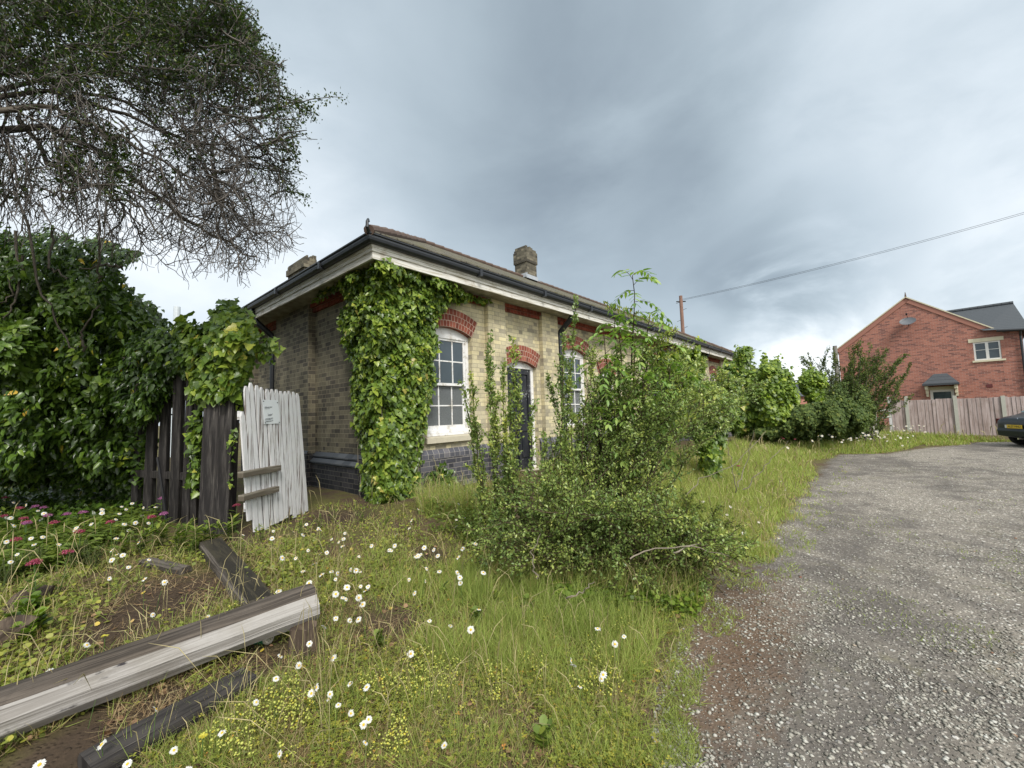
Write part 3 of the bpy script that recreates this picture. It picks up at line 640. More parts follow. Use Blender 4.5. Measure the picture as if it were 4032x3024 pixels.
def door(a, b):
    yf = YR + .115; d_ = MB()
    for u0, u1 in ((a + .003, a + .085), (b - .085, b - .003)): d_.box(u0, u1, yf - .02, yf + .07, DZ, DS - .03)
    for k in range(NS):
        ua = a + .004 + (b - a - .008) * k / NS; ub = a + .004 + (b - a - .008) * (k + 1) / NS
        d_.poly([(ua, yf - .024, DS - .03), (ub, yf - .024, DS - .03), (ub, yf - .024, arc(ub, a, b, DS, DR) - .004), (ua, yf - .024, arc(ua, a, b, DS, DR) - .004)])
    d_.poly([(a, yf - .024, DS - .03), (a, yf + .06, DS - .03), (b, yf + .06, DS - .03), (b, yf - .024, DS - .03)])
    fo = d_.build('door_frame', M['white_paint'], st)
    l = MB(); u0, u1 = a + .088, b - .088; z0, z1 = DZ + .02, DS - .035; y = yf + .012; W = u1 - u0
    def rail(p, q, r, s_): l.box(p, q, y - .012, y + .02, r, s_)
    l.box(u0, u1, y + .021, y + .04, z0, z1)
    rail(u0, u0 + .09, z0, z1); rail(u1 - .09, u1, z0, z1); rail(u0 + .0905, u1 - .0905, z1 - .11, z1); rail(u0 + .0905, u1 - .0905, z0, z0 + .2); rail(u0 + .0905, u1 - .0905, z0 + .78, z0 + .96)
    c = (u0 + u1) / 2; rail(c - .045, c + .045, z0 + .9605, z1 - .1105); rail(c - .045, c + .045, z0 + .2005, z0 + .7795)
    for p, q in ((u0 + .1, c - .055), (c + .055, u1 - .1)):
        l.box(p + .02, q - .02, y - .002, y + .02, z0 + .99, z1 - .14); l.box(p + .02, q - .02, y - .002, y + .02, z0 + .23, z0 + .75)
    lo = l.build('door', M['door'], fo)
    h_ = MB(); h_.tube([(u1 - .05, y - .012, z0 + .9), (u1 - .05, y - .06, z0 + .9)], .012); h_.tube([(u1 - .05, y - .055, z0 + .9), (u1 - .05, y - .09, z0 + .9)], [.028, .022], 10); h_.build('handle', M['iron'], fo, smooth=True)
    s = MB(); s.box(a, b, YR - .06, YR + .18, DZ - .12, DZ - .002); s.build('doorstep', M['sill'], st)
for a, b in DOORS: door(a, b)
# eaves: swept profiles round the hipped plan
def sweep(prof, mt, name, parent, closed=False):
    m_ = MB()
    for (o0, z0), (o1, z1) in zip(prof, prof[1:]):
        c0 = [(X0 - o0, Y0 - o0, z0), (X1 + o0, Y0 - o0, z0), (X1 + o0, Y1 + o0, z0), (X0 - o0, Y1 + o0, z0)]
        c1 = [(X0 - o1, Y0 - o1, z1), (X1 + o1, Y0 - o1, z1), (X1 + o1, Y1 + o1, z1), (X0 - o1, Y1 + o1, z1)]
        for i in range(4): m_.poly([c0[i], c0[(i + 1) % 4], c1[(i + 1) % 4], c1[i]])
    return m_.build(name, mt, parent)
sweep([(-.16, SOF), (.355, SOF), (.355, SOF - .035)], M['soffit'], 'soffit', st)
sweep([(.35, SOF - .035), (.385, SOF - .035), (.385, SOF + .045), (.372, SOF + .048), (.372, SOF + .06), (.395, SOF + .068), (.395, SOF + .115), (.41, SOF + .12), (.41, SOF + .165)], M['cornice'], 'cornice', st)
gz0 = SOF + .155
sweep([(.40, gz0), (.465, gz0 - .004), (.495, gz0 + .022), (.505, gz0 + .055), (.498, gz0 + .085), (.515, gz0 + .095), (.515, gz0 + .112), (.502, gz0 + .112), (.492, gz0 + .07), (.46, gz0 + .012), (.41, gz0 + .012)], M['gutter'], 'gutter', st)
# gutter joints
for x in np.arange(4.9, 22, 1.83):
    j_ = MB(); j_.box(x - .03, x + .03, Y0 - .523, Y0 - .42, gz0 - .014, gz0 + .10); j_.build('gutter_joint', M['gutter'], st)
for y in np.arange(6.4, 11.5, 1.83):
    j_ = MB(); j_.box(X0 - .523, X0 - .42, y - .03, y + .03, gz0 - .014, gz0 + .10); j_.build('gutter_joint', M['gutter'], st)
def downpipe(P, out, zg):
    """P on the wall, out = unit vector away from it"""
    P = np.array(P, float); out = np.array(out, float); m_ = MB(); side = np.cross(out, [0, 0, 1.0])
    g = P + out * .44 + np.array([0, 0, zg]); m_.obox(g + np.array([0, 0, .03]), side * .075, out * .06, np.array([0, 0, .10]), taper=1.0)
    path = [g + [0, 0, -.05], g + [0, 0, -.16], P + out * .40 + np.array([0, 0, zg - .24]), P + out * .10 + np.array([0, 0, zg - .50]), P + out * .07 + np.array([0, 0, zg - .58])]
    m_.tube(path, [.05, .058, .062, .062, .06], 10)
    m_.tube([P + out * .07 + np.array([0, 0, zg - .55]), P + out * .07 + np.array([0, 0, .35])], .042, 10)
    m_.tube([P + out * .07 + np.array([0, 0, zg - .56]), P + out * .07 + np.array([0, 0, zg - .68])], .056, 10)
    for z in (2.85, 1.75):
        m_.tube([P + out * .07 + np.array([0, 0, z]), P + out * .07 + np.array([0, 0, z + .08])], .055, 10)
        m_.obox(P + out * .03 + np.array([0, 0, z + .04]), side * .09, out * .03, np.array([0, 0, .02]))
    m_.build('downpipe', M['gutter'], st, smooth=False)
downpipe((7.98, YR, 0), (0, -1, 0), gz0); downpipe((18.2, YR, 0), (0, -1, 0), gz0); downpipe((XR - .10, 9.76, 0), (-1, 0, 0), gz0)
# roof
ro = MB(); OV = .50; zr0 = gz0 + .125; RY = (Y0 + Y1) / 2; run = RY - (Y0 - OV); RZ = zr0 + run * .555; RX0 = X0 - OV + run; RX1 = X1 + OV - run
A = (X0 - OV, Y0 - OV, zr0); B = (X1 + OV, Y0 - OV, zr0); C_ = (X1 + OV, Y1 + OV, zr0); D_ = (X0 - OV, Y1 + OV, zr0); P0 = (RX0, RY, RZ); P1 = (RX1, RY, RZ); sl = math.hypot(run, RZ - zr0)
ro.poly([A, B, P1, P0], uv=[(A[0], 0), (B[0], 0), (RX1, sl), (RX0, sl)]); ro.poly([C_, D_, P0, P1], uv=[(B[0], 0), (A[0], 0), (RX0, sl), (RX1, sl)])
ro.poly([D_, A, P0], uv=[(Y1, 0), (Y0 - OV, 0), (RY, sl)]); ro.poly([B, C_, P1], uv=[(Y0, 0), (Y1, 0), (RY, sl)])
for p, q in ((A, B), (B, C_), (C_, D_), (D_, A)): ro.poly([(p[0], p[1], p[2] - .02), (q[0], q[1], q[2] - .02), q, p])
# lifted lower slate edge course, slightly uneven
for k in range(100):
    x = A[0] + .05 + k * .196
    if x > B[0] - .3: break
    h_ = .012 + .010 * random.random(); ro.box(x, x + .188, A[1] - .012 - .014 * random.random(), A[1] + .19, zr0 - .006, zr0 + h_)
roof = ro.build('roof', M['roof'], st)
# hip and ridge tiles
rt = MB()
def ridge_run(p, q, n, w=.10, st_=.004):
    p = np.array(p, float); q = np.array(q, float)
    for i in range(n):
        a = p + (q - p) * (i / n); b = p + (q - p) * ((i + 1.04) / n); j = np.array([0, 0, .018 + random.random() * st_ * 3])
        rt.tube([a + j * .4, b + j], [w * .95, w * 1.03], 9)
ridge_run(A, P0, 11, .075, .006); ridge_run((A[0], Y1 + OV, zr0), P0, 11, .075); ridge_run(P0, P1, 40, .065, .004); ridge_run(B, P1, 11, .075)
rt.build('ridge_tiles', M['ridge'], roof, smooth=False)
hk = MB(); d_ = _n(np.array(P0) - np.array(A)); a0 = np.array(A) - d_ * .03
hk.tube([a0 + d_ * .2 + [0, 0, .01], a0 + [0, 0, .0], a0 - d_ * .06 + [0, 0, .05], a0 - d_ * .055 + [0, 0, .12], a0 - d_ * .01 + [0, 0, .15], a0 + d_ * .02 + [0, 0, .12]], [.02, .022, .022, .02, .018, .016], 8)
hk.build('hip_hook', M['gutter'], roof, smooth=True)
def chimney(x0, x1, y0, y1, zb, zt, band, flash=None):
    m_ = MB(); m_.box(x0, x1, y0, y1, zb, band); m_.box(x0 - .03, x1 + .03, y0 - .03, y1 + .03, band + .001, zt - .10); m_.box(x0 - .005, x1 + .004, y0 - .004, y1 + .01, zt - .099, zt - .02)
    for k in range(6):
        a = x0 + (x1 - x0) * k / 6; m_.box(a + .004, a + (x1 - x0) / 6 - .004, y0 + random.uniform(-.01, .02), y1 - random.uniform(-.01, .03), zt - .0195, zt + random.choice([0, .0, .035, .06]))
    co = m_.build('chimney', M['brick_chimney'], roof)
    if flash:
        g_ = MB(); g_.box(x0 - .05, x1 + .05, y0 - .012, y0 - .005, flash[0], flash[1]); g_.box(x0 - .012, x0 - .005, y0 - .02, y1 - .1, flash[0] + .05, flash[1] + .05)
        g_.poly([(x0 - .08, y0 - .02, flash[0] + .02), (x1 + .1, y0 - .02, flash[0] + .02), (x1 + .12, y0 - .16, flash[0] - .065), (x0 - .05, y0 - .16, flash[0] - .065)]); g_.build('flashing', M['lead'], roof)
chimney(10.46, 10.98, 8.34, 8.86, 5.7, 7.10, 6.60, (6.04, 6.18)); chimney(3.44, 3.68, 8.5, 9.35, 4.2, 4.93, 4.70)

# ---------------------------------------------------------------- small things behind the building
def pole(name, p, h, r, label, cat, mt, group=None, steps=False):
    t = thing(name, p, label, cat, group); m_ = MB(); p = np.array(p, float); m_.tube([p - [0, 0, .3], p + [0, 0, h * .5], p + [0, 0, h]], [r * 1.25, r * 1.1, r], 10); m_.build('shaft', mt, t, smooth=True)
    if steps:
        for k in range(5):
            z = h - .35 - k * .55; s = MB(); a = .6 * (1 if k % 2 else -1); s.tube([p + [a * .0, 0, z], p + np.array([RIGHT[0], RIGHT[1], .12 / .3]) * .30 * (1 if k % 2 else -1) + [0, 0, z]], .012, 5); s.build('step', M['iron'], t)
        s = MB(); s.obox(p + [0, 0, h - .35], np.array([RIGHT[0], RIGHT[1], 0]) * .28, np.array([-RIGHT[1], RIGHT[0], 0]) * .03, np.array([0, 0, .03])); s.build('bracket', M['iron'], t)
    return t
M['pole_wood'] = plain('telegraph_pole_wood', (.22, .13, .10), .85, .25, 5); M['grey_wood'] = plain('grey_pole_wood', (.20, .19, .17), .85, .3, 7)
pt = atD(2680, 1165, 25); pole('telegraph_pole', (pt[0], pt[1], .1), pt[2] - .1, .10, 'brown telegraph pole with foot pegs rising behind the long slate roof', 'pole', M['pole_wood'], steps=True)
p2 = atD(4700, 628, 15); pole('telegraph_pole', (p2[0], p2[1], 0), p2[2], .12, 'telegraph pole beyond the parked car where the overhead wires end', 'pole', M['pole_wood'])
for k, (a, b) in enumerate(((-.05, .0), (.05, .07))):
    c = MB(); pa = pt + np.array([0, 0, -.25 - a * .6]); pb = p2 + np.array([0, 0, -.1 - b]); pts = [pa + (pb - pa) * t - np.array([0, 0, .28 * 4 * t * (1 - t)]) for t in np.linspace(0, 1, 40)]
    c.tube(pts, .0075, 5); o = c.build('overhead_wire', M['iron'], smooth=True)
    tagit(o, ['upper of two thin black overhead wires running right from the telegraph pole', 'lower of two thin black overhead wires running right from the telegraph pole'][k], 'wire', 'overhead wires')
pt = atD(3287, 1362, 20); pole('pole', (pt[0], pt[1], .0), pt[2], .085, 'weathered grey pole standing in the dark shrub beside the red brick house', 'pole', M['grey_wood'])
pt = atD(697, 1208, 16); pole('flue_pipe', (pt[0], pt[1], .2), pt[2] - .2, .11, 'pale grey flue pipe showing above the ivy left of the long building', 'pipe', plain('pale_flue', (.55, .60, .64), .4))

# distant house between the bushes
def small_house():
    c = atD(3165, 1515, 42); t = thing('distant_house', (c[0], c[1], 0), 'far low house with plain grey roof seen between the round bushes', 'house')
    ux = np.array([RIGHT[0], RIGHT[1], 0]); uy = np.array([FWD[0], FWD[1], 0]); uy = _n(uy); ux = _n(ux); b = np.array([c[0], c[1], 0.0])
    def P(a, d, z): return b + ux * a + uy * d + np.array([0, 0, z])
    m_ = MB(); L, W = 4.0, 6
    for p, q in (((-L, 0), (L, 0)), ((L, 0), (L, W)), ((L, W), (-L, W)), ((-L, W), (-L, 0))): m_.poly([P(*p, 0), P(*q, 0), P(*q, 2.4), P(*p, 2.4)])
    for s in (-L, L): m_.poly([P(s, 0, 2.4), P(s, W, 2.4), P(s, 3, 3.9)])
    m_.build('wall', M['house_brick'], t)
    r = MB(); r.poly([P(-L - .2, -.3, 2.35), P(L + .2, -.3, 2.35), P(L + .2, 3, 3.95), P(-L - .2, 3, 3.95)], uv=[(0, 0), (8, 0), (8, 3.6), (0, 3.6)]); r.poly([P(-L - .2, W + .3, 2.35), P(-L - .2, 3, 3.95), P(L + .2, 3, 3.95), P(L + .2, W + .3, 2.35)], uv=[(0, 0), (0, 3.6), (8, 3.6), (8, 0)])
    r.build('roof', M['grey_tile'], t)
small_house()

# ---------------------------------------------------------------- red brick house
def brick_house():
    G0 = atD(3585, 1569, 24.0); G0[2] = 0; gd = _n([.135, .991, 0]); gn = np.array([-gd[1], gd[0], 0]) * 1.0     # gd: leftwards along the gable; gn: towards the camera
    if np.dot(gn, -G0) < 0: gn = -gn
    def S(px, py): p = onP(px, py, G0, gn); return np.dot(p - G0, gd), p[2]
    def P(a, z, d=0.0): return G0 + gd * a + gn * d + np.array([0, 0, z])
    aL, zL = S(3300, 1372); aA, zA = S(3587, 1168); aR, zR = S(3932, 1300)
    t = thing('brick_house', G0, 'two storey red brick house with plain gable, grey roof and white framed windows', 'house')
    zE = (zL + zR) / 2; half = (aL - aR) / 2; aA = (aL + aR) / 2
    aL, aR = aA + half, aA - half
    aF = S(4025, 1320)[0]; DP = 9.0
    m_ = MB()
    def wq(a0, a1, z0, z1): m_.poly([P(a0, z0), P(a1, z0), P(a1, z1), P(a0, z1)], uv=[(a0, z0), (a1, z0), (a1, z1), (a0, z1)])
    # openings: upstairs window, door-height window under the canopy
    w0 = S(3838, 1420); w1 = S(3938, 1340); wa0, wa1, wz0, wz1 = w1[0], w0[0], (w0[1] + S(3935, 1413)[1]) / 2, (S(3838, 1348)[1] + w1[1]) / 2
    d0 = S(3663, 1560); d1 = S(3756, 1532); da0, da1, dz1 = d1[0], d0[0], d1[1]
    wq(aR, wa0, 0, zE); wq(wa1, da0, 0, zE); wq(da1, aL, 0, zE); wq(wa0, wa1, 0, wz0); wq(wa0, wa1, wz1, zE); wq(da0, da1, dz1, zE)
    m_.poly([P(aL, zE), P(aA, zA), P(aR, zE)], uv=[(aL, zE), (aA, zA), (aR, zE)])
    wq(aF, aR, 0, zE - .12)
    m_.poly([P(aL, 0), P(aL, 0, -DP), P(aL, zE, -DP), P(aL, zE)], uv=[(0, 0), (DP, 0), (DP, zE), (0, zE)]); m_.poly([P(aF, 0), P(aF, 0, -DP), P(aF, zE, -DP), P(aF, zE)], uv=[(0, 0), (DP, 0), (DP, zE), (0, zE)])
    for a0, a1, z0, z1 in ((wa0, wa1, wz0, wz1), (da0, da1, 0, dz1)):
        m_.poly([P(a0, z0), P(a0, z0, -.1), P(a0, z1, -.1), P(a0, z1)]); m_.poly([P(a1, z0), P(a1, z0, -.1), P(a1, z1, -.1), P(a1, z1)]); m_.poly([P(a0, z1), P(a0, z1, -.1), P(a1, z1, -.1), P(a1, z1)])
    m_.build('wall', M['house_brick'], t)
    # corbelled verge course under the roof edge
    for a_, s in ((aL, 1), (aR, -1)):
        v = MB(); e0 = P(a_ + s * .12, zE - .10, .0); e1 = P(aA, zA + .02, .0); dn = _n(np.cross(e1 - e0, gn)); dn = dn if dn[2] < 0 else -dn
        v.prism([e0, e1, e1 + dn * .26, e0 + dn * .26], gn * .04); v.build('verge_course', plain('verge_brick', (.35, .165, .125), .85, .12, 18), t)
        v = MB(); v.prism([e0 - dn * .03, e1 - dn * .03, e1 + dn * .025, e0 + dn * .025], gn * .075); v.build('verge_trim', M['stone'], t)
    r = MB()
    for a_, s in ((aL, 1), (aR, -1)):
        e = P(a_ + s * .22, zE - .14, .05); q = P(aA, zA + .06, .05); L = np.linalg.norm(q - e); dd = -gn * (DP if s > 0 else 4.0)
        r.poly([e, q, q + dd, e + dd], uv=[(0, 0), (0, L), (DP, L), (DP, 0)]); r.poly([e - [0, 0, .04], q - [0, 0, .04], q + dd - [0, 0, .04], e + dd - [0, 0, .04]])
    # cross wing roof: eaves in line with the gable face, ridge behind
    b0 = S(3932, 1318); zC = zE - .02; rid = onP(3990, 1194, P(0, 0, -3.2), gn); zRi = rid[2]; aE = np.dot(rid - G0, gd)
    rL = onP(3740, 1226, P(0, 0, -3.2), gn); aLL = np.dot(rL - G0, gd)
    ps = [P(aR + .5, zC + .06, .30), P(aF - .25, zC - .06, .30), P(aE, zRi, -3.2), P(aLL + 1.0, zRi, -3.2)]
    r.poly(ps, uv=[(0, 0), (3, 0), (3, 5), (-2, 5)]); r.poly([P(aE, zRi, -3.2), P(aF - .25, zC - .06, .30), P(aF - .25, zC - .06, -7)], uv=[(3, 5), (3, 0), (0, 0)])
    r.poly([P(aE, zRi, -3.2), P(aF - .25, zC, -7), P(aLL + 1, zC, -7), P(aLL + 1.0, zRi, -3.2)])
    rf = r.build('roof', M['grey_tile'], t)
    rr = MB(); rr.tube([P(aLL + 1.0, zRi + .02, -3.2), P(aE, zRi + .02, -3.2)], .11, 8); rr.build('ridge_tiles', M['grey_tile'], rf)
    fi = MB(); fi.tube([P(aA, zA, .0), P(aA, zA + .14, .0), P(aA, zA + .32, .0)], [.05, .035, .012], 6); fi.build('finial', M['ridge'], rf)
    g_ = MB(); g_.tube([P(aR + .08, zC - .02, .36), P(aF - .3, zC - .14, .36)], .075, 8); g_.tube([P(aF + .06, zC - .14, .30), P(aF + .06, zC - .4, .08), P(aF + .06, 0, .08)], .045, 8); g_.build('gutter', M['gutter'], t)
    g_ = MB(); g_.tube([P(aL + .18, zE - .2, .1), P(aL + .18, zE - .2, -4)], .07, 8); g_.tube([P(aL + .18, zE - .25, .02), P(aL + .08, zE - .6, .06), P(aL + .05, 0, .06)], .045, 8); g_.build('downpipe', M['gutter'], t)
    # upstairs window
    wn = MB(); fw = .07
    def bx(m2, a0, a1, z0, z1, d0, d1): m2.obox(P((a0 + a1) / 2, (z0 + z1) / 2, (d0 + d1) / 2), gd * abs(a1 - a0) / 2, gn * abs(d1 - d0) / 2, np.array([0, 0, (z1 - z0) / 2]))
    bx(wn, wa0, wa0 + fw, wz0, wz1, -.07, -.02); bx(wn, wa1 - fw, wa1, wz0, wz1, -.07, -.02); am = (wa0 + wa1) / 2
    bx(wn, wa0 + fw, wa1 - fw, wz0, wz0 + fw, -.069, -.021); bx(wn, wa0 + fw, wa1 - fw, wz1 - fw, wz1, -.069, -.021); bx(wn, am - fw * .8, am + fw * .8, wz0 + fw, wz1 - fw, -.068, -.018)
    zm = wz0 + (wz1 - wz0) * .56
    bx(wn, wa0 + fw, am - fw * .8, zm - .012, zm + .012, -.06, -.035); bx(wn, am + fw * .8, wa1 - fw, zm - .012, zm + .012, -.06, -.035)
    wo = wn.build('window', M['upvc'], t)
    p_ = MB(); bx(p_, wa0 + .03, wa1 - .03, wz0 + .03, wz1 - .03, -.055, -.05); p_.build('pane', M['glass'], wo)
    l = MB(); bx(l, wa0 - .12, wa1 + .16, wz1 + .005, wz1 + .20, -.05, .025); l.build('lintel', M['stone'], wo); l = MB(); bx(l, wa0 - .12, wa1 + .08, wz0 - .10, wz0 - .005, -.08, .07); l.build('sill', M['stone'], wo)
    dn_ = MB(); bx(dn_, da0, da0 + .12, 0, dz1, -.08, -.02); bx(dn_, da1 - .12, da1, 0, dz1, -.08, -.02); bx(dn_, da0 + .12, da1 - .12, dz1 - .12, dz1, -.079, -.021); bx(dn_, da0 + .12, da1 - .12, 0, 1.0, -.07, -.04)
    do = dn_.build('doorway', M['upvc'], t); p_ = MB(); bx(p_, da0 + .06, da1 - .06, .95, dz1 - .06, -.065, -.06); p_.build('pane', M['glass'], do)
    l = MB(); bx(l, da0 - .1, da1 + .12, dz1 + .005, dz1 + .17, -.05, .03); l.build('lintel', M['stone'], do)
    # canopy: hipped slate hood on two stone brackets
    c0 = S(3624, 1513); c1 = S(3795, 1508); k0 = S(3668, 1482); k1 = S(3740, 1479)
    zc = (c0[1] + c1[1]) / 2; zt = k0[1] + .12; h_ = MB(); ou = .75; sh = .93
    ca0, ca1 = c1[0] * sh + .0, c0[0] * sh + .0; ca0, ca1 = c1[0] + .15, c0[0] - .12
    e = [P(ca1, zc, ou), P(ca0, zc, ou), P(ca0, zc, .01), P(ca1, zc, .01)]; tp = [P(k0[0] - .1, zt, .02), P(k1[0] + .1, zt, .02)]
    h_.poly([e[0], e[1], tp[1], tp[0]], uv=[(0, 0), (1.8, 0), (1.3, .9), (.5, .9)]); h_.poly([e[1], e[2], tp[1]]); h_.poly([e[3], e[0], tp[0]])
    for i in range(3): h_.poly([e[i], e[i + 1], e[i + 1] - [0, 0, .09], e[i] - [0, 0, .09]]) if i < 2 else None
    h_.poly([e[3], e[0], e[0] - [0, 0, .09], e[3] - [0, 0, .09]]); h_.poly([p - [0, 0, .09] for p in e]); ho = h_.build('canopy', M['grey_tile'], t)
    for a_ in (ca0 + .14, ca1 - .14):
        b_ = MB(); b_.obox(P(a_, zc - .2, .30), gd * .06, gn * .29, np.array([0, 0, .10])); b_.obox(P(a_, zc - .42, .17), gd * .055, gn * .16, np.array([0, 0, .115])); b_.obox(P(a_, zc - .62, .10), gd * .05, gn * .09, np.array([0, 0, .08])); b_.build('bracket', M['stone'], ho)
    v0 = S(3896, 1519); b_ = MB(); bx(b_, v0[0] - .11, v0[0] + .11, v0[1] - .09, v0[1] + .09, 0, .02); b_.build('air_vent', plain('vent', (.12, .03, .03), .7), t)
    ds = S(3577, 1267); sd_ = MB(); c = P(ds[0], ds[1], .38); ax = _n(gn * .75 + np.array([0, 0, .65])); u = gd; v = _n(np.cross(ax, u)); ring = []
    for k in range(5):
        rr_ = .36 * k / 4; ring.append([c - ax * (.09 * (1 - (k / 4) ** 2)) + (u * math.cos(q) * rr_ * 1.0 + v * math.sin(q) * rr_ * .85) for q in np.linspace(0, 2 * math.pi, 20, endpoint=False)])
    for k in range(4):
        for i in range(20): sd_.poly([ring[k][i], ring[k][(i + 1) % 20], ring[k + 1][(i + 1) % 20], ring[k + 1][i]])
    di = sd_.build('satellite_dish', M['dish'], t, smooth=True)
    ar = MB(); ar.tube([P(ds[0], ds[1] - .25, 0), c - ax * .1], .02, 6); ar.tube([c - v * .3 - ax * .02, c + ax * .42 - v * .12], .012, 6); ar.obox(c + ax * .43 - v * .12, u * .035, v * .03, ax * .05); ar.build('dish_arm', M['iron'], di)
brick_house()

# ---------------------------------------------------------------- board fence and its small gate
def board_fence():
    pp = [(3512, 1697, 1562), (3581, 1709, 1562), (3776, 1726, 1560), (3968, 1741, 1560), (4170, 1755, 1558), (4390, 1775, 1555)]
    pos = [onX(px, pb, 24.6) for px, pb, tp in pp]; nrm = np.array([-1.0, 0, 0])
    t = thing('board_fence', (24.6, pos[1][1], 0), 'faded feather edge board fence with concrete posts in front of the red brick house', 'fence')
    base = [float(np.mean(H(p[0], p[1]))) for p in pos]
    for i, p in enumerate(pos):
        zt = onX(pp[i][0], pp[i][2], 24.6)[2]; m_ = MB()
        m_.box(p[0] - .06, p[0] + .06, p[1] - .055, p[1] + .055, base[i] - .2, zt + (.03 if i else .0)); m_.build('post', M['concrete'] if i else M['white_picket'], t)
    for i in range(len(pos) - 1):
        a, b = pos[i][1], pos[i + 1][1]; n = max(3, int(abs(a - b) / .11)); m_ = MB()
        for k in range(n):
            y0 = a + (b - a) * k / n; y1 = a + (b - a) * (k + 1.12) / n; dz = random.uniform(-.02, .015)
            x = 24.6 + random.uniform(-.005, .01); zb = base[i] + .02
            zt = onX(3700, 1571, 24.6)[2] + dz
            q = [(x - .02, y0, zb), (x - .006, y1, zb), (x + .012, y1, zb), (x + .0, y0, zb)]; m_.poly([q[0], q[1], (q[1][0], q[1][1], zt), (q[0][0], q[0][1], zt)], uv=[(k * .37 + i, 0), (k * .37 + i + .12, 0), (k * .37 + i + .12, 1.8), (k * .37 + i, 1.8)])
            m_.poly([(q[2][0], q[2][1], zt), (q[3][0], q[3][1], zt), (q[0][0], q[0][1], zt), (q[1][0], q[1][1], zt)]); m_.poly([q[3], (q[3][0], q[3][1], zt), (q[2][0], q[2][1], zt), q[2]])
        m_.build('board_panel', M['fence_timber'], t)
board_fence()
def small_gate():
    D = 17.0; px = [3396, 3409, 3420, 3432, 3446]; tops = [1655, 1650, 1640, 1610, 1612]; b0 = atD(3396, 1720, D); t = thing('garden_gate', (b0[0], b0[1], .1), 'small weathered white picket gate beside the left end of the board fence', 'gate')
    gm = M['concrete']
    for x, y in zip(px, tops):
        p = atD(x, y, D - (x - 3396) * .004); g = float(H(p[0], p[1])); m_ = MB(); m_.obox((p[0], p[1], (p[2] + g) / 2), RIGHT * .035, np.array([FWD[0], FWD[1], 0]) * .012, np.array([0, 0, (p[2] - g) / 2])); m_.build('picket', gm, t)
    m_ = MB()
    for (xa, ya, xb, yb) in ((3430, 1622, 3508, 1612), (3390, 1660, 3508, 1640), (3400, 1712, 3508, 1712), (3447, 1665, 3490, 1622)):
        a = atD(xa, ya, D + .05); b = atD(xb, yb, D + .05); m_.tube([a, b], .035, 4)
    m_.build('rail', gm, t)
small_gate()
# ---------------------------------------------------------------- ivy and other climbing masses
def lump(P, s, seed=0.0):
    x, y, z = P[:, 0] * s + seed, P[:, 1] * s + seed * 1.7, P[:, 2] * s - seed
    return (np.sin(x * 1.9 + np.sin(y * 1.3) * 1.5) * np.sin(y * 2.3 + z * 1.1 + np.sin(z * 1.7)) + .6 * np.sin(z * 2.9 + x * 1.2 + 1.0) * np.sin(x * 3.7 - y * 2.2) + .35 * np.sin(x * 6.1 + z * 5.3) * np.sin(y * 5.7 + 2)) / 1.4

def wall_surf(d, t):
    """ray directions -> points on the building's corner faces, pushed out by t"""
    kx = (X0 - t) / np.maximum(d[:, 0], 1e-6); ky = (Y0 - t) / np.maximum(d[:, 1], 1e-6)
    k = np.maximum(kx, ky); P = O + d * k[:, None]; onx = kx > ky
    Nn = np.where(onx[:, None], np.array([-1.0, 0, 0]), np.array([0, -1.0, 0]))
    return P, Nn
def ivy_on(name, poly, n, surf, tmax, size, mt, parent, edge_px=70, tmpl=IVY, seed=0.0, droop=.9, fill=.35, jit=.03, tpow=.6, smin=.55):
    x, y = inpoly_pts(poly, n); ed = edgedist(x, y, poly); d = rays(x, y)
    P0_, N0 = surf(d, np.zeros(n)); b = lump(P0_, 2.6, seed); b2 = lump(P0_, 7.0, seed + 3)
    front = np.clip(tmax * np.minimum(1, (ed / edge_px) ** .5) * (.58 + .36 * b + .22 * b2), .02, None)
    u = rng.random(n); t = front * np.where(u < fill, rng.random(n), 1 - .25 * rng.random(n) ** 2) ** tpow
    P, Nn = surf(d, t); P = P + rng.normal(size=(n, 3)) * jit
    nn = unit(Nn * .75 + np.array([0, 0, .55]) + rng.normal(size=(n, 3)) * .42)
    td = unit(np.array([0, 0, -droop]) + Nn * .55 + rng.normal(size=(n, 3)) * .45)
    S = size * rng.uniform(smin, 1.25, n); keep = (ed > 6 + 14 * rng.random(n) * (b2 < .1))
    var = np.clip(rng.beta(2.2, 2.2, n) * .86 + .10 * (b2 > .2) + .06 * b, 0, .95); q = rng.random(n); var = np.where(q > .985, rng.uniform(.95, 1, n), var)
    return scatter(name, tmpl, P[keep], nn[keep], td[keep], S[keep], mt, parent, var[keep])

def stems_on(name, seeds, surf, t, mt, parent, n=10, r=.012):
    paths = []
    for (xa, ya, xb, yb) in seeds:
        for _ in range(n):
            k = 9; s = np.linspace(0, 1, k); xs = xa + (xb - xa) * s + np.cumsum(rng.normal(size=k)) * 9 + rng.normal() * 35; ys = ya + (yb - ya) * s
            P, _ = surf(rays(xs, ys), np.full(k, t * rng.uniform(.2, .8))); paths.append((P, np.linspace(r, r * .4, k) * rng.uniform(.5, 1.2)))
    return tubes(name, paths, mt, parent, 5)

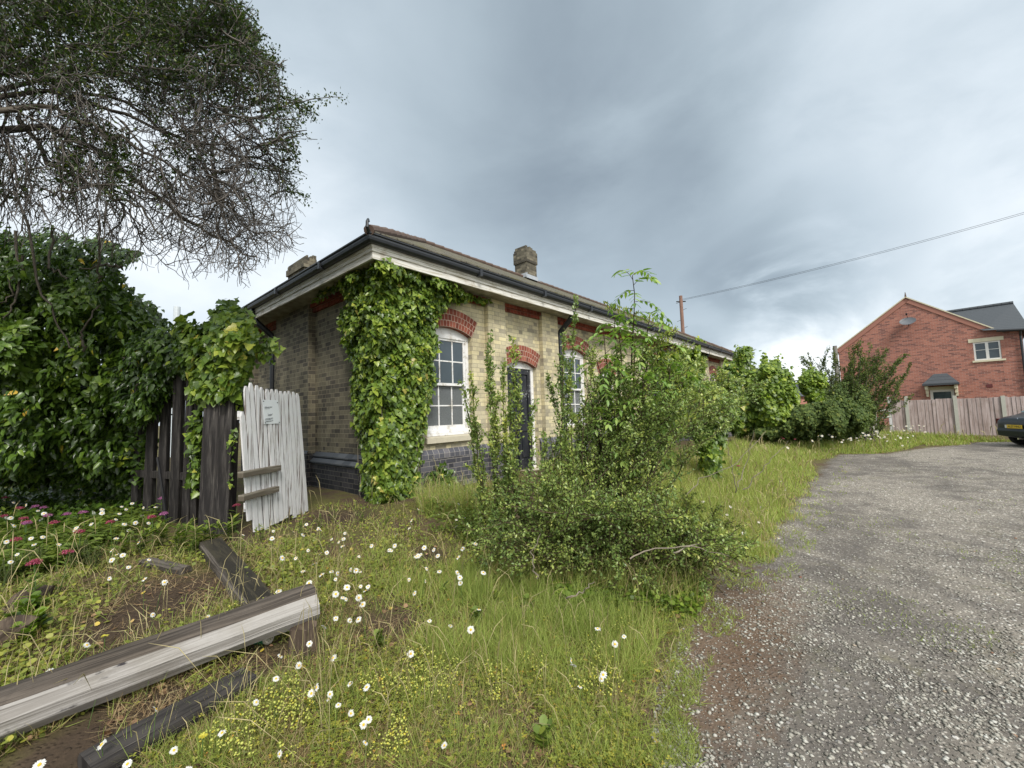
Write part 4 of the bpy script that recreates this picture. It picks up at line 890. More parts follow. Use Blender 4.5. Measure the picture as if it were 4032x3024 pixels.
# corner ivy
cp = [(1420, 1010), (1480, 990), (1560, 1015), (1650, 1055), (1735, 1030), (1765, 1055), (1800, 1130), (1850, 1150), (1845, 1190), (1760, 1200), (1720, 1260), (1712, 1330), (1735, 1370), (1700, 1420), (1718, 1500), (1690, 1560), (1672, 1690), (1660, 1790), (1640, 1880), (1650, 1960), (1600, 2010), (1450, 1995), (1425, 1900), (1430, 1790), (1405, 1700), (1382, 1560), (1395, 1440), (1345, 1330), (1330, 1260), (1365, 1190), (1350, 1140), (1290, 1160), (1240, 1215), (1235, 1180), (1300, 1110), (1370, 1060)]
def corner_surf(d, t):
    P, Nn = wall_surf(d, t); Z = P[:, 2]
    hi = np.array(Z > 3.75); P = np.where(hi[:, None], P - d * (.28 * (t + .15) / .4)[:, None], P); return P, Nn
iv = thing('corner_ivy', (X0, Y0, .4), 'bushy ivy climbing the near corner of the long brick building up to its eaves', 'ivy')
ivy_on('leaves', cp, 24000, corner_surf, .36, .076, M['ivy'], iv, 110, IVY, 0.3, fill=.3)
ivy_on('leaves', [(1432, 1870), (1650, 1860), (1660, 1965), (1610, 2020), (1440, 2010)], 2500, wall_surf, .28, .07, M['ivy'], iv, 50, IVY, 1.3)
ivy_on('trailing_shoots', [(1800, 1130), (1850, 1150), (1880, 1165), (1935, 1170), (1940, 1190), (1900, 1205), (1870, 1190), (1800, 1185)], 420, lambda d, t: wall_surf(d, t), .08, .075, M['ivy'], iv, 30, IVY, 2.2, jit=.015)
stems_on('stems', [(1520, 2010, 1500, 1500), (1590, 2010, 1640, 1300)], wall_surf, .14, M['dead_stem'], iv, 9, .010)
iv2 = thing('ground_ivy', onY(1740, 1900, 5.3), 'small patch of ivy on the blue brick plinth below the first sash window', 'ivy')
ivy_on('leaves', [(1690, 1850), (1740, 1825), (1790, 1855), (1815, 1920), (1790, 1975), (1680, 1980), (1670, 1900)], 1100, wall_surf, .16, .06, M['ivy_dark'], iv2, 30, IVY, 4.0)

# free-standing masses: depth = base depth minus a bulge that rounds off towards the outline
def free_surf(D0, bulge, poly, edge_px):
    def s(d, t):
        return O + d * (D0(d) - t)[:, None] if callable(D0) else O + d * (D0 - t)[:, None], np.tile(-FWD * np.array([1, 1, .2]), (len(d), 1))
    return s
def mass(name, parent, poly, n, D0, depth, size, mt, tmpl=IVY, seed=0.0, edge_px=160, fill=.35, lumpy=.38, droop=.9, up=.55, keepedge=14, ls=1.5, yellow=.02, wid=None, layer=1.0):
    """leaf mass filling a polygon: a lumpy rounded front surface at D0-depth, plus leaves behind it"""
    x, y = inpoly_pts(poly, n); ed = edgedist(x, y, poly); d = rays(x, y); D = D0(x, y) if callable(D0) else np.full(n, D0)
    Pm = O + d * D[:, None]; b = lump(Pm, ls, seed); b2 = lump(Pm, ls * 3.1, seed + 5)
    e = np.minimum(1, ed / edge_px); rnd = np.sqrt(1 - (1 - e) ** 2)
    t = depth * (rnd * (1 - lumpy) + lumpy * (.5 + .5 * b) * rnd + .12 * b2)
    u = rng.random(n); back = np.where(u < fill, rng.random(n) * depth * .75, rng.random(n) ** 2 * depth * .18 * layer); t = t - back
    P = O + d * (D - t)[:, None]; P = P + rng.normal(size=(n, 3)) * size * .35
    # outward direction from the local roundness
    cxp = np.array(poly, float).mean(0); out = unit(np.stack([x - cxp[0], y - cxp[1]], 1)) * ((1 - e) * .9)[:, None]
    Nn = -FWD[None] + RIGHT[None] * out[:, :1] + np.array([0, 0, 1.0])[None] * (-out[:, 1:2]) + rng.normal(size=(n, 3)) * .45 + np.array([0, 0, up])
    td = unit(np.array([0, 0, -droop]) - FWD[None] * .6 + RIGHT[None] * out[:, :1] * .6 + rng.normal(size=(n, 3)) * .5)
    keep = (ed > keepedge * rng.random(n) * (b2 < .3)) & (P[:, 2] > H(P[:, 0], P[:, 1]) - .02)
    # clumping: thin out leaves in hollows
    keep &= ~((b2 < -.45) & (rng.random(n) < .55) & (u >= fill))
    var = np.clip(rng.beta(2, 2.2, n) * .8 + .13 * (b2 > .15) + .08 * b, 0, .95); q = rng.random(n); var = np.where(q > 1 - yellow, rng.uniform(.955, 1, n), var)
    S = size * rng.uniform(.55, 1.25, n)
    return scatter(name, tmpl, P[keep], unit(Nn)[keep], td[keep], S[keep], mt, parent, var[keep], None if wid is None else (S * wid)[keep])

# big ivy bank on the left, over the old fence
lp = [(-500, 900), (-200, 860), (0, 885), (90, 930), (200, 880), (300, 940), (400, 935), (470, 960), (560, 1010), (470, 1050), (500, 1110), (560, 1170), (620, 1190), (650, 1250), (700, 1290), (760, 1330), (800, 1420), (790, 1500), (700, 1560), (640, 1640), (570, 1680), (600, 1800), (560, 1900), (480, 1950), (300, 1900), (0, 1900), (-500, 1950)]
big = thing('ivy_bank', (.2, 6.2, .5), 'dark mass of mature ivy heaped over the old fence at the left', 'ivy')
Dl = lambda x, y: 6.7 - .0012 * np.clip(500 - x, -300, 1000) - np.clip(y - 1200, 0, 800) * .0004
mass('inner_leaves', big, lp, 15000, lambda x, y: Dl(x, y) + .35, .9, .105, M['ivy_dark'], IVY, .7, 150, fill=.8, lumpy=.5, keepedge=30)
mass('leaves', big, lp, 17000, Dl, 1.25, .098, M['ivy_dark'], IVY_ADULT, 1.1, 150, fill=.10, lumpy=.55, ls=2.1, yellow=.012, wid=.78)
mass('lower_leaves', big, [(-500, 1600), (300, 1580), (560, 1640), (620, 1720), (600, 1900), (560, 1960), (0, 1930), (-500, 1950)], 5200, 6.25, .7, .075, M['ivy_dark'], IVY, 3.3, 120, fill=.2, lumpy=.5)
# sprays: whorled shoots standing out of the bank
def sprays(parent, poly, n, D0, depth, size, mt, seed=0.0):
    x, y = inpoly_pts(poly, n); d = rays(x, y); ed = edgedist(x, y, poly); D = D0(x, y) if callable(D0) else np.full(n, D0)
    e = np.minimum(1, ed / 150); rnd = np.sqrt(1 - (1 - e) ** 2); b = lump(O + d * D[:, None], 1.5, seed)
    C = O + d * (D - depth * rnd * (.75 + .25 * b) - .08)[:, None]
    k = 12; ang = rng.uniform(0, 2 * np.pi, (n, k)) ; ax = unit(-FWD * .7 + np.array([0, 0, .55]) + rng.normal(size=(n, 3)) * .35)
    u = unit(np.cross(ax, RIGHT + .1)); v = np.cross(ax, u)
    td = u[:, None] * np.cos(ang)[..., None] + v[:, None] * np.sin(ang)[..., None] + ax[:, None] * .15 + np.array([0, 0, -.45])
    P = C[:, None] + ax[:, None] * rng.uniform(-.06, .05, (n, k))[..., None] + td * .015
    nn = ax[:, None] + rng.normal(size=(n, k, 3)) * .2 + 0 * td
    var = np.clip(np.repeat(rng.beta(2, 2, n), k) * .35 + .5 + rng.normal(size=n * k) * .07, 0, .93)
    scatter('shoots', IVY_ADULT, P.reshape(-1, 3), nn.reshape(-1, 3), td.reshape(-1, 3), size * rng.uniform(.7, 1.2, n * k), mt, parent, var, None)
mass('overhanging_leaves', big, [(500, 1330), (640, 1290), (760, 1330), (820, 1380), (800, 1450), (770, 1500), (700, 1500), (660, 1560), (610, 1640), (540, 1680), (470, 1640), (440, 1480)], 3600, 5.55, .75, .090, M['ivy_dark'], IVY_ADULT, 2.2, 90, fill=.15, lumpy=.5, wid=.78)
sprays(big, [(0, 1150), (350, 1080), (560, 1200), (640, 1290), (760, 1400), (780, 1480), (620, 1620), (500, 1690), (300, 1640), (0, 1560), (-200, 1400)], 430, Dl, 1.25, .10, M['ivy_dark'], 1.1)
# bare ivy stems showing through the bank
def squig(pxs, D, r0, r1, n=14, amp=7, seedv=0):
    p = np.array(pxs, float); s = np.linspace(0, len(p) - 1, n); xs = np.interp(s, range(len(p)), p[:, 0]) + rng.normal(size=n) * amp; ys = np.interp(s, range(len(p)), p[:, 1]) + rng.normal(size=n) * amp * .6
    Dd = D if np.isscalar(D) else np.interp(s, range(len(p)), D)
    return (O + rays(xs, ys) * (Dd + rng.normal(size=n) * .02)[:, None] if not np.isscalar(Dd) else O + rays(xs, ys) * (Dd + np.cumsum(rng.normal(size=n)) * .02)[:, None], np.linspace(r0, r1, n))
tubes('bare_stems', [squig(q, 5.15, .016, .008) for q in ([(80, 780), (150, 1130), (180, 1180), (250, 1330), (300, 1380)], [(100, 1000), (60, 1180), (0, 1280)], [(330, 1380), (320, 1300), (390, 1200)], [(510, 1480), (500, 1400), (620, 1395)], [(520, 1580), (540, 1520), (580, 1470)], [(60, 900), (75, 1060), (30, 1180), (-20, 1200)], [(215, 900), (190, 1050), (260, 1100)], [(395, 880), (390, 1070), (385, 1110)], [(480, 1050), (420, 1040), (300, 1060)])], M['bark'], big, 5)

# old fence of dark uprights, and the big gate post
of = thing('old_fence', (1.0, 6.1, .35), 'row of old tarred timber uprights half hidden by ivy left of the big gate post', 'fence')
for px, wpx, top, D in ((540, 26, 1640, 5.75), (592, 34, 1600, 5.55), (645, 34, 1520, 5.4), (698, 36, 1430, 5.25), (745, 30, 1470, 5.15), (775, 24, 1440, 5.05)):
    b = atD(px - 8, 2030, D); g = float(H(b[0], b[1])); tp = atD(px + 12, top, D); w_ = wpx / FPX * D / 2
    m_ = MB(); az = (tp - np.array([b[0], b[1], g - .1])) / 2; m_.obox((np.array([b[0], b[1], g - .1]) + tp) / 2, RIGHT * w_, np.array([FWD[0], FWD[1], 0]) * .04, az, taper=random.uniform(.8, .95)); m_.build('upright', M['dark_timber'], of, bevel=.008)
m_ = MB(); m_.tube([atD(620, 1800, 4.95), atD(640, 1930, 4.93), atD(657, 2060, 4.92)], .016, 6); m_.build('iron_rod', M['iron'], of)
for z in (1.95, .95):
    a = atD(500, 1500, 5.95); b = atD(800, 1500, 5.15); m_ = MB(); m_.obox(((a[0] + b[0]) / 2, (a[1] + b[1]) / 2, z), (np.array([b[0] - a[0], b[1] - a[1], 0])) / 2, np.array([.02, .03, 0]), np.array([0, 0, .045])); m_.build('rail', M['dark_timber'], of)
gp = atD(858, 2130, 4.6); gz = float(H(gp[0], gp[1])); tpz = atD(870, 1500, 4.6)[2]
post = MB(); ct = np.array([gp[0], gp[1], (gz - .15 + tpz) / 2]); hz = np.array([.02, 0, (tpz - gz + .15) / 2])
post.obox(ct - RIGHT * .075, RIGHT * .085, np.array([FWD[0], FWD[1], 0]) * .07, hz); post.obox(ct + RIGHT * .093 - FWD * .01, RIGHT * .082, np.array([FWD[0], FWD[1], 0]) * .07, hz * .985)
po = post.build('gate_post', M['dark_timber'], bevel=.012); tagit(po, 'broad dark weathered timber gate post with ivy over its top', 'post')
ip = thing('post_ivy', (gp[0], gp[1], 1.6), 'bright green ivy bushing out over the top of the broad gate post', 'ivy')
pp = [(760, 1270), (800, 1290), (850, 1240), (880, 1185), (930, 1185), (970, 1230), (985, 1280), (1000, 1330), (985, 1400), (975, 1500), (985, 1560), (960, 1625), (900, 1645), (850, 1620), (800, 1580), (760, 1560), (750, 1450), (720, 1330), (690, 1290), (720, 1255)]
mass('leaves', ip, pp, 4300, 5.15, .62, .092, M['ivy'], IVY, .9, 90, fill=.3, lumpy=.4)
mass('leaves', ip, [(985, 1330), (1040, 1310), (1090, 1340), (1100, 1390), (1060, 1380), (1050, 1430), (1010, 1400), (980, 1400)], 170, 5.0, .3, .075, M['ivy'], IVY, 1.9, 60, fill=.3)
mass('trailing_shoots', ip, [(745, 1640), (790, 1620), (805, 1700), (790, 1800), (800, 1890), (790, 1960), (765, 1930), (750, 1800), (740, 1720)], 330, 4.95, .12, .075, M['ivy'], IVY, 2.9, 30, fill=.2)
mass('trailing_shoots', ip, [(915, 1640), (930, 1650), (925, 1750), (915, 1900), (905, 1920), (900, 1800)], 90, 4.5, .06, .045, M['ivy'], IVY, 2.9, 30, fill=.2)

# white picket gate leaning beside the post
def text_mesh(cu):
    o = bpy.data.objects.new('t', cu); sc.collection.objects.link(o); bpy.context.view_layer.update()
    me = bpy.data.meshes.new_from_object(o.evaluated_get(bpy.context.evaluated_depsgraph_get())); bpy.data.objects.remove(o)
    o = bpy.data.objects.new('lettering', me); sc.collection.objects.link(o); return o
def picket_gate():
    BL = gpt(958, 2120); BR = gpt(1208, 2015); u = _n(BR - BL) * np.array([1, 1, 0]); u = _n(u); nr = np.array([u[1], -u[0], 0]); nr = nr if np.dot(nr, BL - O) < 0 else -nr
    t = thing('picket_gate', BL, 'leaning gate of peeling white pickets with two brown battens across it', 'gate')
    tl = onP(948, 1500, BL, nr); tr = onP(1172, 1548, BL, nr); bl = onP(990, 2105, BL, nr); br = onP(1210, 2010, BL, nr); n = 12
    def at(s, v): return (bl * (1 - s) + br * s) * (1 - v) + (tl * (1 - s) + tr * s) * v
    tops = [.97, 1.0, .99, .985, .98, .985, .99, .985, .99, 1.0, 1.0, .995]
    for i in range(-1, n):
        s = (i + .5) / n; v1 = tops[i] if i >= 0 else .80; v0 = random.uniform(-.01, .03) if i >= 0 else .10
        b = at(s, v0); p = at(s, v1); w_ = np.linalg.norm(br - bl) / n * .5 * .72; m_ = MB(); j = nr * random.uniform(0, .014)
        up = p - b; L = np.linalg.norm(up); up = up / L; prof = [b - u * w_, b + u * w_, p + u * w_ - up * .10, p + u * w_ * .92 - up * .05, p + u * w_ * .3, p - u * w_ * .3, p - u * w_ * .92 - up * .05, p - u * w_ - up * .10]
        m_.prism([q + j for q in prof], nr * .018); o = m_.build('picket', M['white_picket'], t)
        uvl = o.data.uv_layers[0].data; off = random.random() * 9
        bb = np.array(b)
        for li, lp_ in enumerate(o.data.loops):
            co = np.array(o.data.vertices[lp_.vertex_index].co) + np.array(t.location) - bb; uvl[li].uv = (float(np.dot(co, u) + np.dot(co, nr)) + off, float(np.dot(co, up)) + off * .7)
    for i in range(n - 1):                                            # near-black strips added behind the pickets to paint shade into the gaps
        s = (i + 1) / n; b = at(s, .03) - nr * .022; p = at(s, .93) - nr * .022; w_ = np.linalg.norm(br - bl) / n * .5; m_ = MB(); m_.obox((b + p) / 2, u * w_ * .8, nr * .007, (p - b) / 2); m_.build('gap_shade_strip', M['iron'], t)
    for z0 in (.18, .78):
        a = at(0, z0) - nr * .05; b = at(1, z0) - nr * .05; m_ = MB(); m_.obox((a + b) / 2, (b - a) / 2, nr * .018, np.array([0, 0, .045])); m_.build('back_rail', M['white_picket'], t)
    for (xa, ya, xb, yb) in ((946, 1870, 1098, 1842), (948, 1962, 1090, 1925)):
        a = onP(xa, ya, BL + nr * .05, nr); b = onP(xb, yb, BL + nr * .05, nr); m_ = MB(); m_.obox((a + b) / 2, (b - a) / 2, nr * .032, np.array([0, 0, .032])); o = m_.build('batten', M['brace_timber'], t, bevel=.004)
        o['label'] = 'brown unpainted batten nailed across the gate'
    # notice
    c = onP(1068, 1622, BL + nr * .032, nr); du = onP(1098, 1622, BL + nr * .032, nr) - c; hw = np.linalg.norm(du); upv = _n(at(.5, 1) - at(.5, 0)); hh = np.linalg.norm(onP(1068, 1670, BL, nr) - onP(1068, 1577, BL, nr)) / 2
    m_ = MB(); m_.obox(c, u * hw, nr * .003, upv * hh); pq = m_.build('notice', M['plaque'], t)
    Rm = Matrix([[u[i], upv[i], nr[i]] for i in range(3)]).to_4x4()
    for txt, z, sz in (('Railway premises only', .42, .034), ('Terminal House', -.22, .034), ('AUTHORISED PERSONNEL ONLY', -.56, .028), ('Trespassers may be liable to prosecution', -.74, .020)):
        cu = bpy.data.curves.new('lettering', 'FONT'); cu.body = txt; cu.size = sz; cu.align_x = 'CENTER'; cu.align_y = 'CENTER'; cu.extrude = .0006; cu.offset = .0004
        cu.materials.append(M['lettering']); o = text_mesh(cu)
        wd = {'Railway premises only': .86, 'Terminal House': .55, 'AUTHORISED PERSONNEL ONLY': .92}.get(txt, .94) * 2 * hw
        bpy.context.view_layer.update(); sx = wd / max(o.dimensions.x, 1e-3)
        o.parent = pq; o.matrix_local = Matrix.Translation(Vector(c + nr * .0036 + upv * hh * z) - Vector(t.location)) @ Rm @ Matrix.Diagonal((sx, 1, 1, 1))
    for sx, sy in ((-.9, -.9), (.9, -.9), (.85, .8), (-.9, .88)):
        m_ = MB(); q = c + u * hw * sx + upv * hh * sy; m_.tube([q, q + nr * .008], .006, 8); m_.build('screw', M['iron'], pq)
picket_gate()

# ---------------------------------------------------------------- fallen timbers
def beam(name, path, w_, h_, mt_top, mt_side, label, cat, chamfer=.3, end=None):
    """squared baulk along a path of ground points (centre of the underside)"""
    m_ = MB(); path = [np.array(p, float) for p in path]; dirv = _n(path[-1] - path[0]); side = _n(np.cross(dirv, [0, 0, 1])); up = np.cross(side, dirv)
    prof = [(-1, 0), (-1, .55), (-1 + chamfer, 1), (1 - chamfer * .6, 1), (1, .8), (1, .12), (.8, 0)]; rings = []
    for i, p in enumerate(path):
        k = 1 + random.uniform(-.03, .03); rings.append([p + side * (a * w_ / 2 * k) + up * (b * h_ * k + random.uniform(-.003, .003)) for a, b in prof])
    n = len(prof); L = 0
    for i in range(len(path) - 1):
        dl = np.linalg.norm(path[i + 1] - path[i])
        for k in range(n):
            k2 = (k + 1) % n; mi = 0 if k in (2,) or (k == 1) or k == 3 and False else 1
            uu = k * .09; m_.poly([rings[i][k], rings[i][k2], rings[i + 1][k2], rings[i + 1][k]], uv=[(uu, L), (uu + .09, L), (uu + .09, L + dl), (uu, L + dl)], mi=mi)
        L += dl
    m_.poly(rings[0][::-1], mi=1); m_.poly(rings[-1], mi=1)
    o = m_.build(name, [mt_top, mt_side], merge=False); return tagit(o, label, cat)
# long bleached pole in front: right end props on a stump
b = gpt(1238, 2366, .20) + [0, 0, .20]; c = gpt(0, 2815, .10) + [0, 0, .10]
pe = b; pn = pe + (c - pe) * 1.5
mid = [pn + (pe - pn) * s for s in np.linspace(0, 1, 22)]
side_n = _n(np.cross(_n(pe - pn), [0, 0, 1]))
m_ = MB(); dirv = _n(pe - pn); side = _n(np.cross(dirv, [0, 0, 1])); up = np.cross(side, dirv); rings = []
prof = [(-.90, .55), (-.62, .95), (0, 1.0), (.42, .90), (.62, .62), (.98, .10), (.95, -.45), (.60, -.90), (-.3, -1), (-.92, -.6)]
if np.dot(side, O - pe) < 0: side = -side
hwL, hhL = .106, .100
for i, p in enumerate(mid): rings.append([p + side * (x * hwL * (1 + .03 * math.sin(i * 1.3 + k))) + up * (z * hhL * (1 + .03 * math.cos(i * .9 + 2 * k))) for k, (x, z) in enumerate(prof)])
L = 0
for i in range(len(mid) - 1):
    dl = np.linalg.norm(mid[i + 1] - mid[i])
    for k in range(len(prof)):
        k2 = (k + 1) % len(prof); m_.poly([rings[i][k], rings[i][k2], rings[i + 1][k2], rings[i + 1][k]], uv=[(k * .07, L), (k * .07 + .07, L), (k * .07 + .07, L + dl), (k * .07, L + dl)], mi=0 if k in (0, 1, 2, 3) else 1)
    L += dl
m_.poly(rings[-1], mi=1); m_.poly(rings[0][::-1], mi=1)
o = m_.build('fallen_pole', [M['pole_top'], M['pole_side']]); tagit(o, 'long fallen timber with dark top and bleached grey face across the near left corner', 'timber')
p0 = gpt(835, 2150, .05); p1 = gpt(1030, 2400, .03)
beam('fallen_sleeper', [p0 + (p1 - p0) * s for s in np.linspace(0, 1, 9)], .20, .11, M['moss_timber'], M['old_timber'], 'mossy dark baulk lying from the gate post to the bleached timber', 'timber')
p0 = gpt(330, 3080, -.02); p1 = gpt(980, 2715, -.03)
beam('sunken_sleeper', [p0 + (p1 - p0) * s for s in np.linspace(0, 1, 9)], .17, .07, M['dark_timber'], M['dark_timber'], 'blackened plank sunk in the weeds below the bleached timber', 'timber')
p0 = gpt(572, 2222, .0); p1 = gpt(730, 2258, .0)
beam('grey_plank', [p0 + (p1 - p0) * s for s in np.linspace(0, 1, 5)], .10, .05, M['old_timber'], M['old_timber'], 'short split grey plank lying in the weeds left of the mossy baulk', 'timber')
def stump(name, p, r, h_, mt, label, cat='stump', lean=(0, 0)):
    m_ = MB(); p = np.array(p, float); n = 14; rings = []
    for s in (-.1, .3, .7, 1.0): rings.append([p + np.array([lean[0] * s + math.cos(2 * math.pi * k / n) * r * (1.12 - .15 * s + .07 * math.sin(k * 2.7)), lean[1] * s + math.sin(2 * math.pi * k / n) * r * (1.1 - .15 * s + .06 * math.cos(k * 3.1)), h_ * s + (.012 * math.sin(k * 5) if s == 1 else 0)]) for k in range(n)])
    for i in range(3):
        for k in range(n): m_.poly([rings[i][k], rings[i][(k + 1) % n], rings[i + 1][(k + 1) % n], rings[i + 1][k]], uv=[(k * .06, i * .1), (k * .06 + .06, i * .1), (k * .06 + .06, i * .1 + .1), (k * .06, i * .1 + .1)])
    m_.poly(rings[-1]); o = m_.build(name, mt); return tagit(o, label, cat)
M['rot'] = wood('rotten_brown_wood', (.055, .040, .030), (.11, .082, .060), (.19, .145, .105), grain=(2, 18, 1))
s_ = gpt(1195, 2560); stump('tree_stump', s_, .078, max(.1, float(b[2] - .10 - s_[2]) + .02), M['rot'], 'low brown stump propping up the right end of the bleached timber')
s_ = gpt(90, 2400); stump('rotten_log', s_, .10, .10, M['rot'], 'rotten brown log end in the weeds at the far left edge', 'log', (.05, .05))
s_ = gpt(-60, 2560); stump('rotten_log', s_, .11, .11, M['rot'], 'dark split log at the left border below the pink valerian', 'log', (.1, .0))
q = gpt(1035, 2515, .03); ax = _n(np.array([RIGHT[0], RIGHT[1], 0]) * 1.0 + np.array([.1, -.4, .1])); t = thing('drinks_can', q, 'crushed green and white can under the bleached timber', 'can')
m_ = MB(); m_.tube([q + [0, 0, .035] - ax * .07, q + [0, 0, .035] + ax * .025], .034, 12); m_.build('body', plain('green_can', (.02, .16, .09), .35, .1), t, smooth=False)
m_ = MB(); m_.tube([q + [0, 0, .035] + ax * .026, q + [0, 0, .035] + ax * .042, q + [0, 0, .036] + ax * .052], [.036, .036, .03], 12); m_.build('lid', plain('white_lid', (.50, .48, .42), .5, .1), t)
# ---------------------------------------------------------------- overhanging tree, top left
tree_poly = [(-500, -400), (900, -400), (905, 0), (960, 60), (1000, 130), (1010, 190), (1080, 260), (1100, 330), (1180, 380), (1190, 470), (1140, 560), (1130, 640), (1150, 700), (1165, 800), (1150, 900), (1165, 960), (1120, 985), (1030, 1030), (960, 1075), (860, 1050), (760, 1110), (640, 1050), (560, 1030), (440, 1000), (350, 900), (300, 930), (180, 960), (0, 960), (-500, 900)]
tr = thing('overhanging_tree', (-1.9, 5.6, .4), 'twiggy tree hanging into the top left corner with bare twigs and small leaves', 'tree')
def TP(x, y, D): return O + rays(np.atleast_1d(np.asarray(x, float)), np.atleast_1d(np.asarray(y, float)))[0] * D
tw = []; leafP = []; leafT = []
trunk = [np.array([-1.9, 5.6, .2]), np.array([-1.85, 5.5, 1.2]), np.array([-1.6, 5.3, 2.3]), np.array([-1.2, 5.0, 3.3])]
tubes('trunk', [(np.array(trunk), [.20, .17, .15, .13])], M['bark'], tr, 12)
hub = trunk[-1]
limbs = []
for tgt in ([(150, 350), (420, 420), (760, 560), (1010, 620), (1180, 640)], [(120, 250), (420, 150), (700, 190), (960, 330), (1130, 420)], [(60, 150), (300, -60), (600, -120), (860, 20), (980, 120)], [(150, 480), (420, 620), (700, 830), (900, 960), (1010, 1010)], [(60, 430), (180, 640), (420, 760), (560, 830), (640, 950)], [(-50, 300), (-150, 500), (-100, 800)], [(200, 300), (560, 440), (860, 720), (1060, 860)], [(0, 200), (250, 260), (560, 300), (860, 420), (1080, 560)], [(100, -50), (420, -200), (760, -250)], [(180, 420), (500, 560), (760, 700), (960, 820)]):
    D0_ = 4.3 + rng.uniform(-.5, .5); pts = [hub] + [TP(x, y, D0_ + rng.uniform(-.15, .15) - .1 * i) for i, (x, y) in enumerate(tgt)]
    s = np.linspace(0, len(pts) - 1, 26); P = np.array([np.interp(s, range(len(pts)), [p[k] for p in pts]) for k in range(3)]).T; P[2:-1] += rng.normal(size=(23, 3)) * .022
    limbs.append((P, np.linspace(.040, .006, 26) * rng.uniform(.6, 1.05)))
tubes('limb', limbs, M['bark'], tr, 7)
def leafy(x, y):
    # where the tree carries leaf: high up and along the right-hand fringe
    a = np.clip((560 - y) / 420, 0, 1) * np.clip((x + 400) / 500, .25, 1); f = np.clip((x - 880 - .2 * (y - 300)) / 240, 0, 1) * (y < 740) * .75
    g_ = .8 * np.exp(-((x - 420) / 260.) ** 2 - ((y - 640) / 160.) ** 2) * (np.sin(x * .03) > -.2)
    return np.clip(np.maximum(np.maximum(a, f * .95), g_), .02, 1)
def twig(x, y, D, ang, L, r0, lv):
    n = max(4, int(L / 18)); st = L / n; xs = [x]; ys = [y]; a = ang; Ds = [D]
    for i in range(n):
        a += rng.normal() * .21 + (.03 if x < 500 else .012) * (math.pi / 2 - a) ; xs.append(xs[-1] + math.cos(a) * st); ys.append(ys[-1] + math.sin(a) * st); Ds.append(Ds[-1] + rng.normal() * .03)
    xs = np.array(xs); ys = np.array(ys); Ds = np.array(Ds)
    ins = inpoly(xs, ys, tree_poly)
    if not ins.all():
        k = int(np.argmax(~ins)); k = min(len(xs), k + (1 if rng.random() < .6 else 3))
        if k < 3: return
        xs, ys, Ds = xs[:k], ys[:k], Ds[:k]
    P = O + rays(xs, ys) * Ds[:, None]; tw.append((P, np.linspace(r0, max(.0022, r0 * .35), len(P))))
    lf = leafy(xs, ys)
    for i in range(1, len(P)):
        m_ = rng.poisson(2.3 * lf[i] ** 1.6)
        for _ in range(m_): leafP.append(P[i] + (P[i - 1] - P[i]) * rng.random() + rng.normal(size=3) * .022); leafT.append(P[i] - P[i - 1])
    if lv > 0:
        for i in range(1, len(xs) - 1):
            if rng.random() < (.66 if ys[i] < 430 else .50): twig(xs[i], ys[i], Ds[i], a + rng.choice([-1, 1]) * rng.uniform(.35, 1.1), L * rng.uniform(.22, .5), r0 * .55, lv - 1)
bx_, by_ = inpoly_pts([(-300, -200), (860, -250), (940, 120), (1040, 420), (1020, 640), (960, 860), (780, 900), (520, 860), (300, 800), (-300, 780)], 400)
for x, y in zip(bx_, by_):
    if x < 450: ang = rng.uniform(.9, 2.0) if rng.random() < .75 else rng.uniform(-.3, .6)
    else: ang = rng.normal(.72, .38)
    if y < 300: ang = rng.normal(.35, .5)
    twig(x, y, rng.uniform(3.4, 5.0), ang, rng.uniform(170, 380) * (1.25 if x > 450 else 1), rng.uniform(.0055, .0115), 2)
for q in ([(1010, 440), (1100, 410), (1180, 400), (1260, 385), (1340, 380)], [(1090, 560), (1140, 520), (1190, 530), (1245, 553)], [(1060, 770), (1120, 750), (1170, 755), (1210, 780)], [(1180, 410), (1215, 430), (1230, 455)], [(960, 120), (985, 100), (1000, 130)], [(1040, 260), (1075, 210), (1085, 250)], [(1120, 640), (1150, 610), (1150, 590)]):
    P, rr = squig(q, 4.2, .009, .003, 12, 5); tw.append((P, rr))
    dens = 17 if q[0][0] != 1090 else 2
    for i in range(1, len(P)):
        for _ in range(dens): leafP.append(P[i] + rng.normal(size=3) * [.045, .045, .035]); leafT.append(P[i] - P[i - 1] + rng.normal(size=3) * .05)
print('twigs', len(tw), 'leaves', len(leafP))
tubes('twigs', tw, M['twig'], tr, 3)
LP = np.array(leafP); LT = np.array(leafT)
scatter('leaves', OVAL, LP, rdir(len(LP)) * .6 + [0, 0, .7], unit(LT) * .5 + rdir(len(LP)), .033 * rng.uniform(.5, 1.2, len(LP)), M['thorn'], tr, np.clip(rng.beta(2, 2.3, len(LP)), 0, 1), None)
# dark leaf clumps deep in the crown
for poly, nn_ in (([(-500, -300), (500, -300), (760, 0), (720, 200), (420, 300), (0, 330), (-500, 350)], 13000), ([(250, 30), (860, -200), (900, 60), (1020, 260), (1080, 420), (880, 400), (600, 320)], 4200), ([(300, 450), (520, 520), (560, 700), (440, 800), (330, 680), (250, 560)], 1200), ([(-100, 560), (160, 560), (260, 700), (60, 800), (-100, 760)], 700), ([(560, 420), (860, 560), (900, 720), (700, 640)], 700)):
    x, y = inpoly_pts(poly, nn_); D = rng.uniform(3.7, 5.2, nn_); P = O + rays(x, y) * D[:, None]; k = lump(P, 4.6, 2.0) > .12; P = P[k]
    scatter('leaf_clumps', OVAL, P, rdir(len(P)) * .6 + [0, 0, .7], rdir(len(P)) + [0, 0, -.3], .042 * rng.uniform(.6, 1.35, len(P)), M['thorn'], tr, rng.beta(2, 2.5, len(P)))

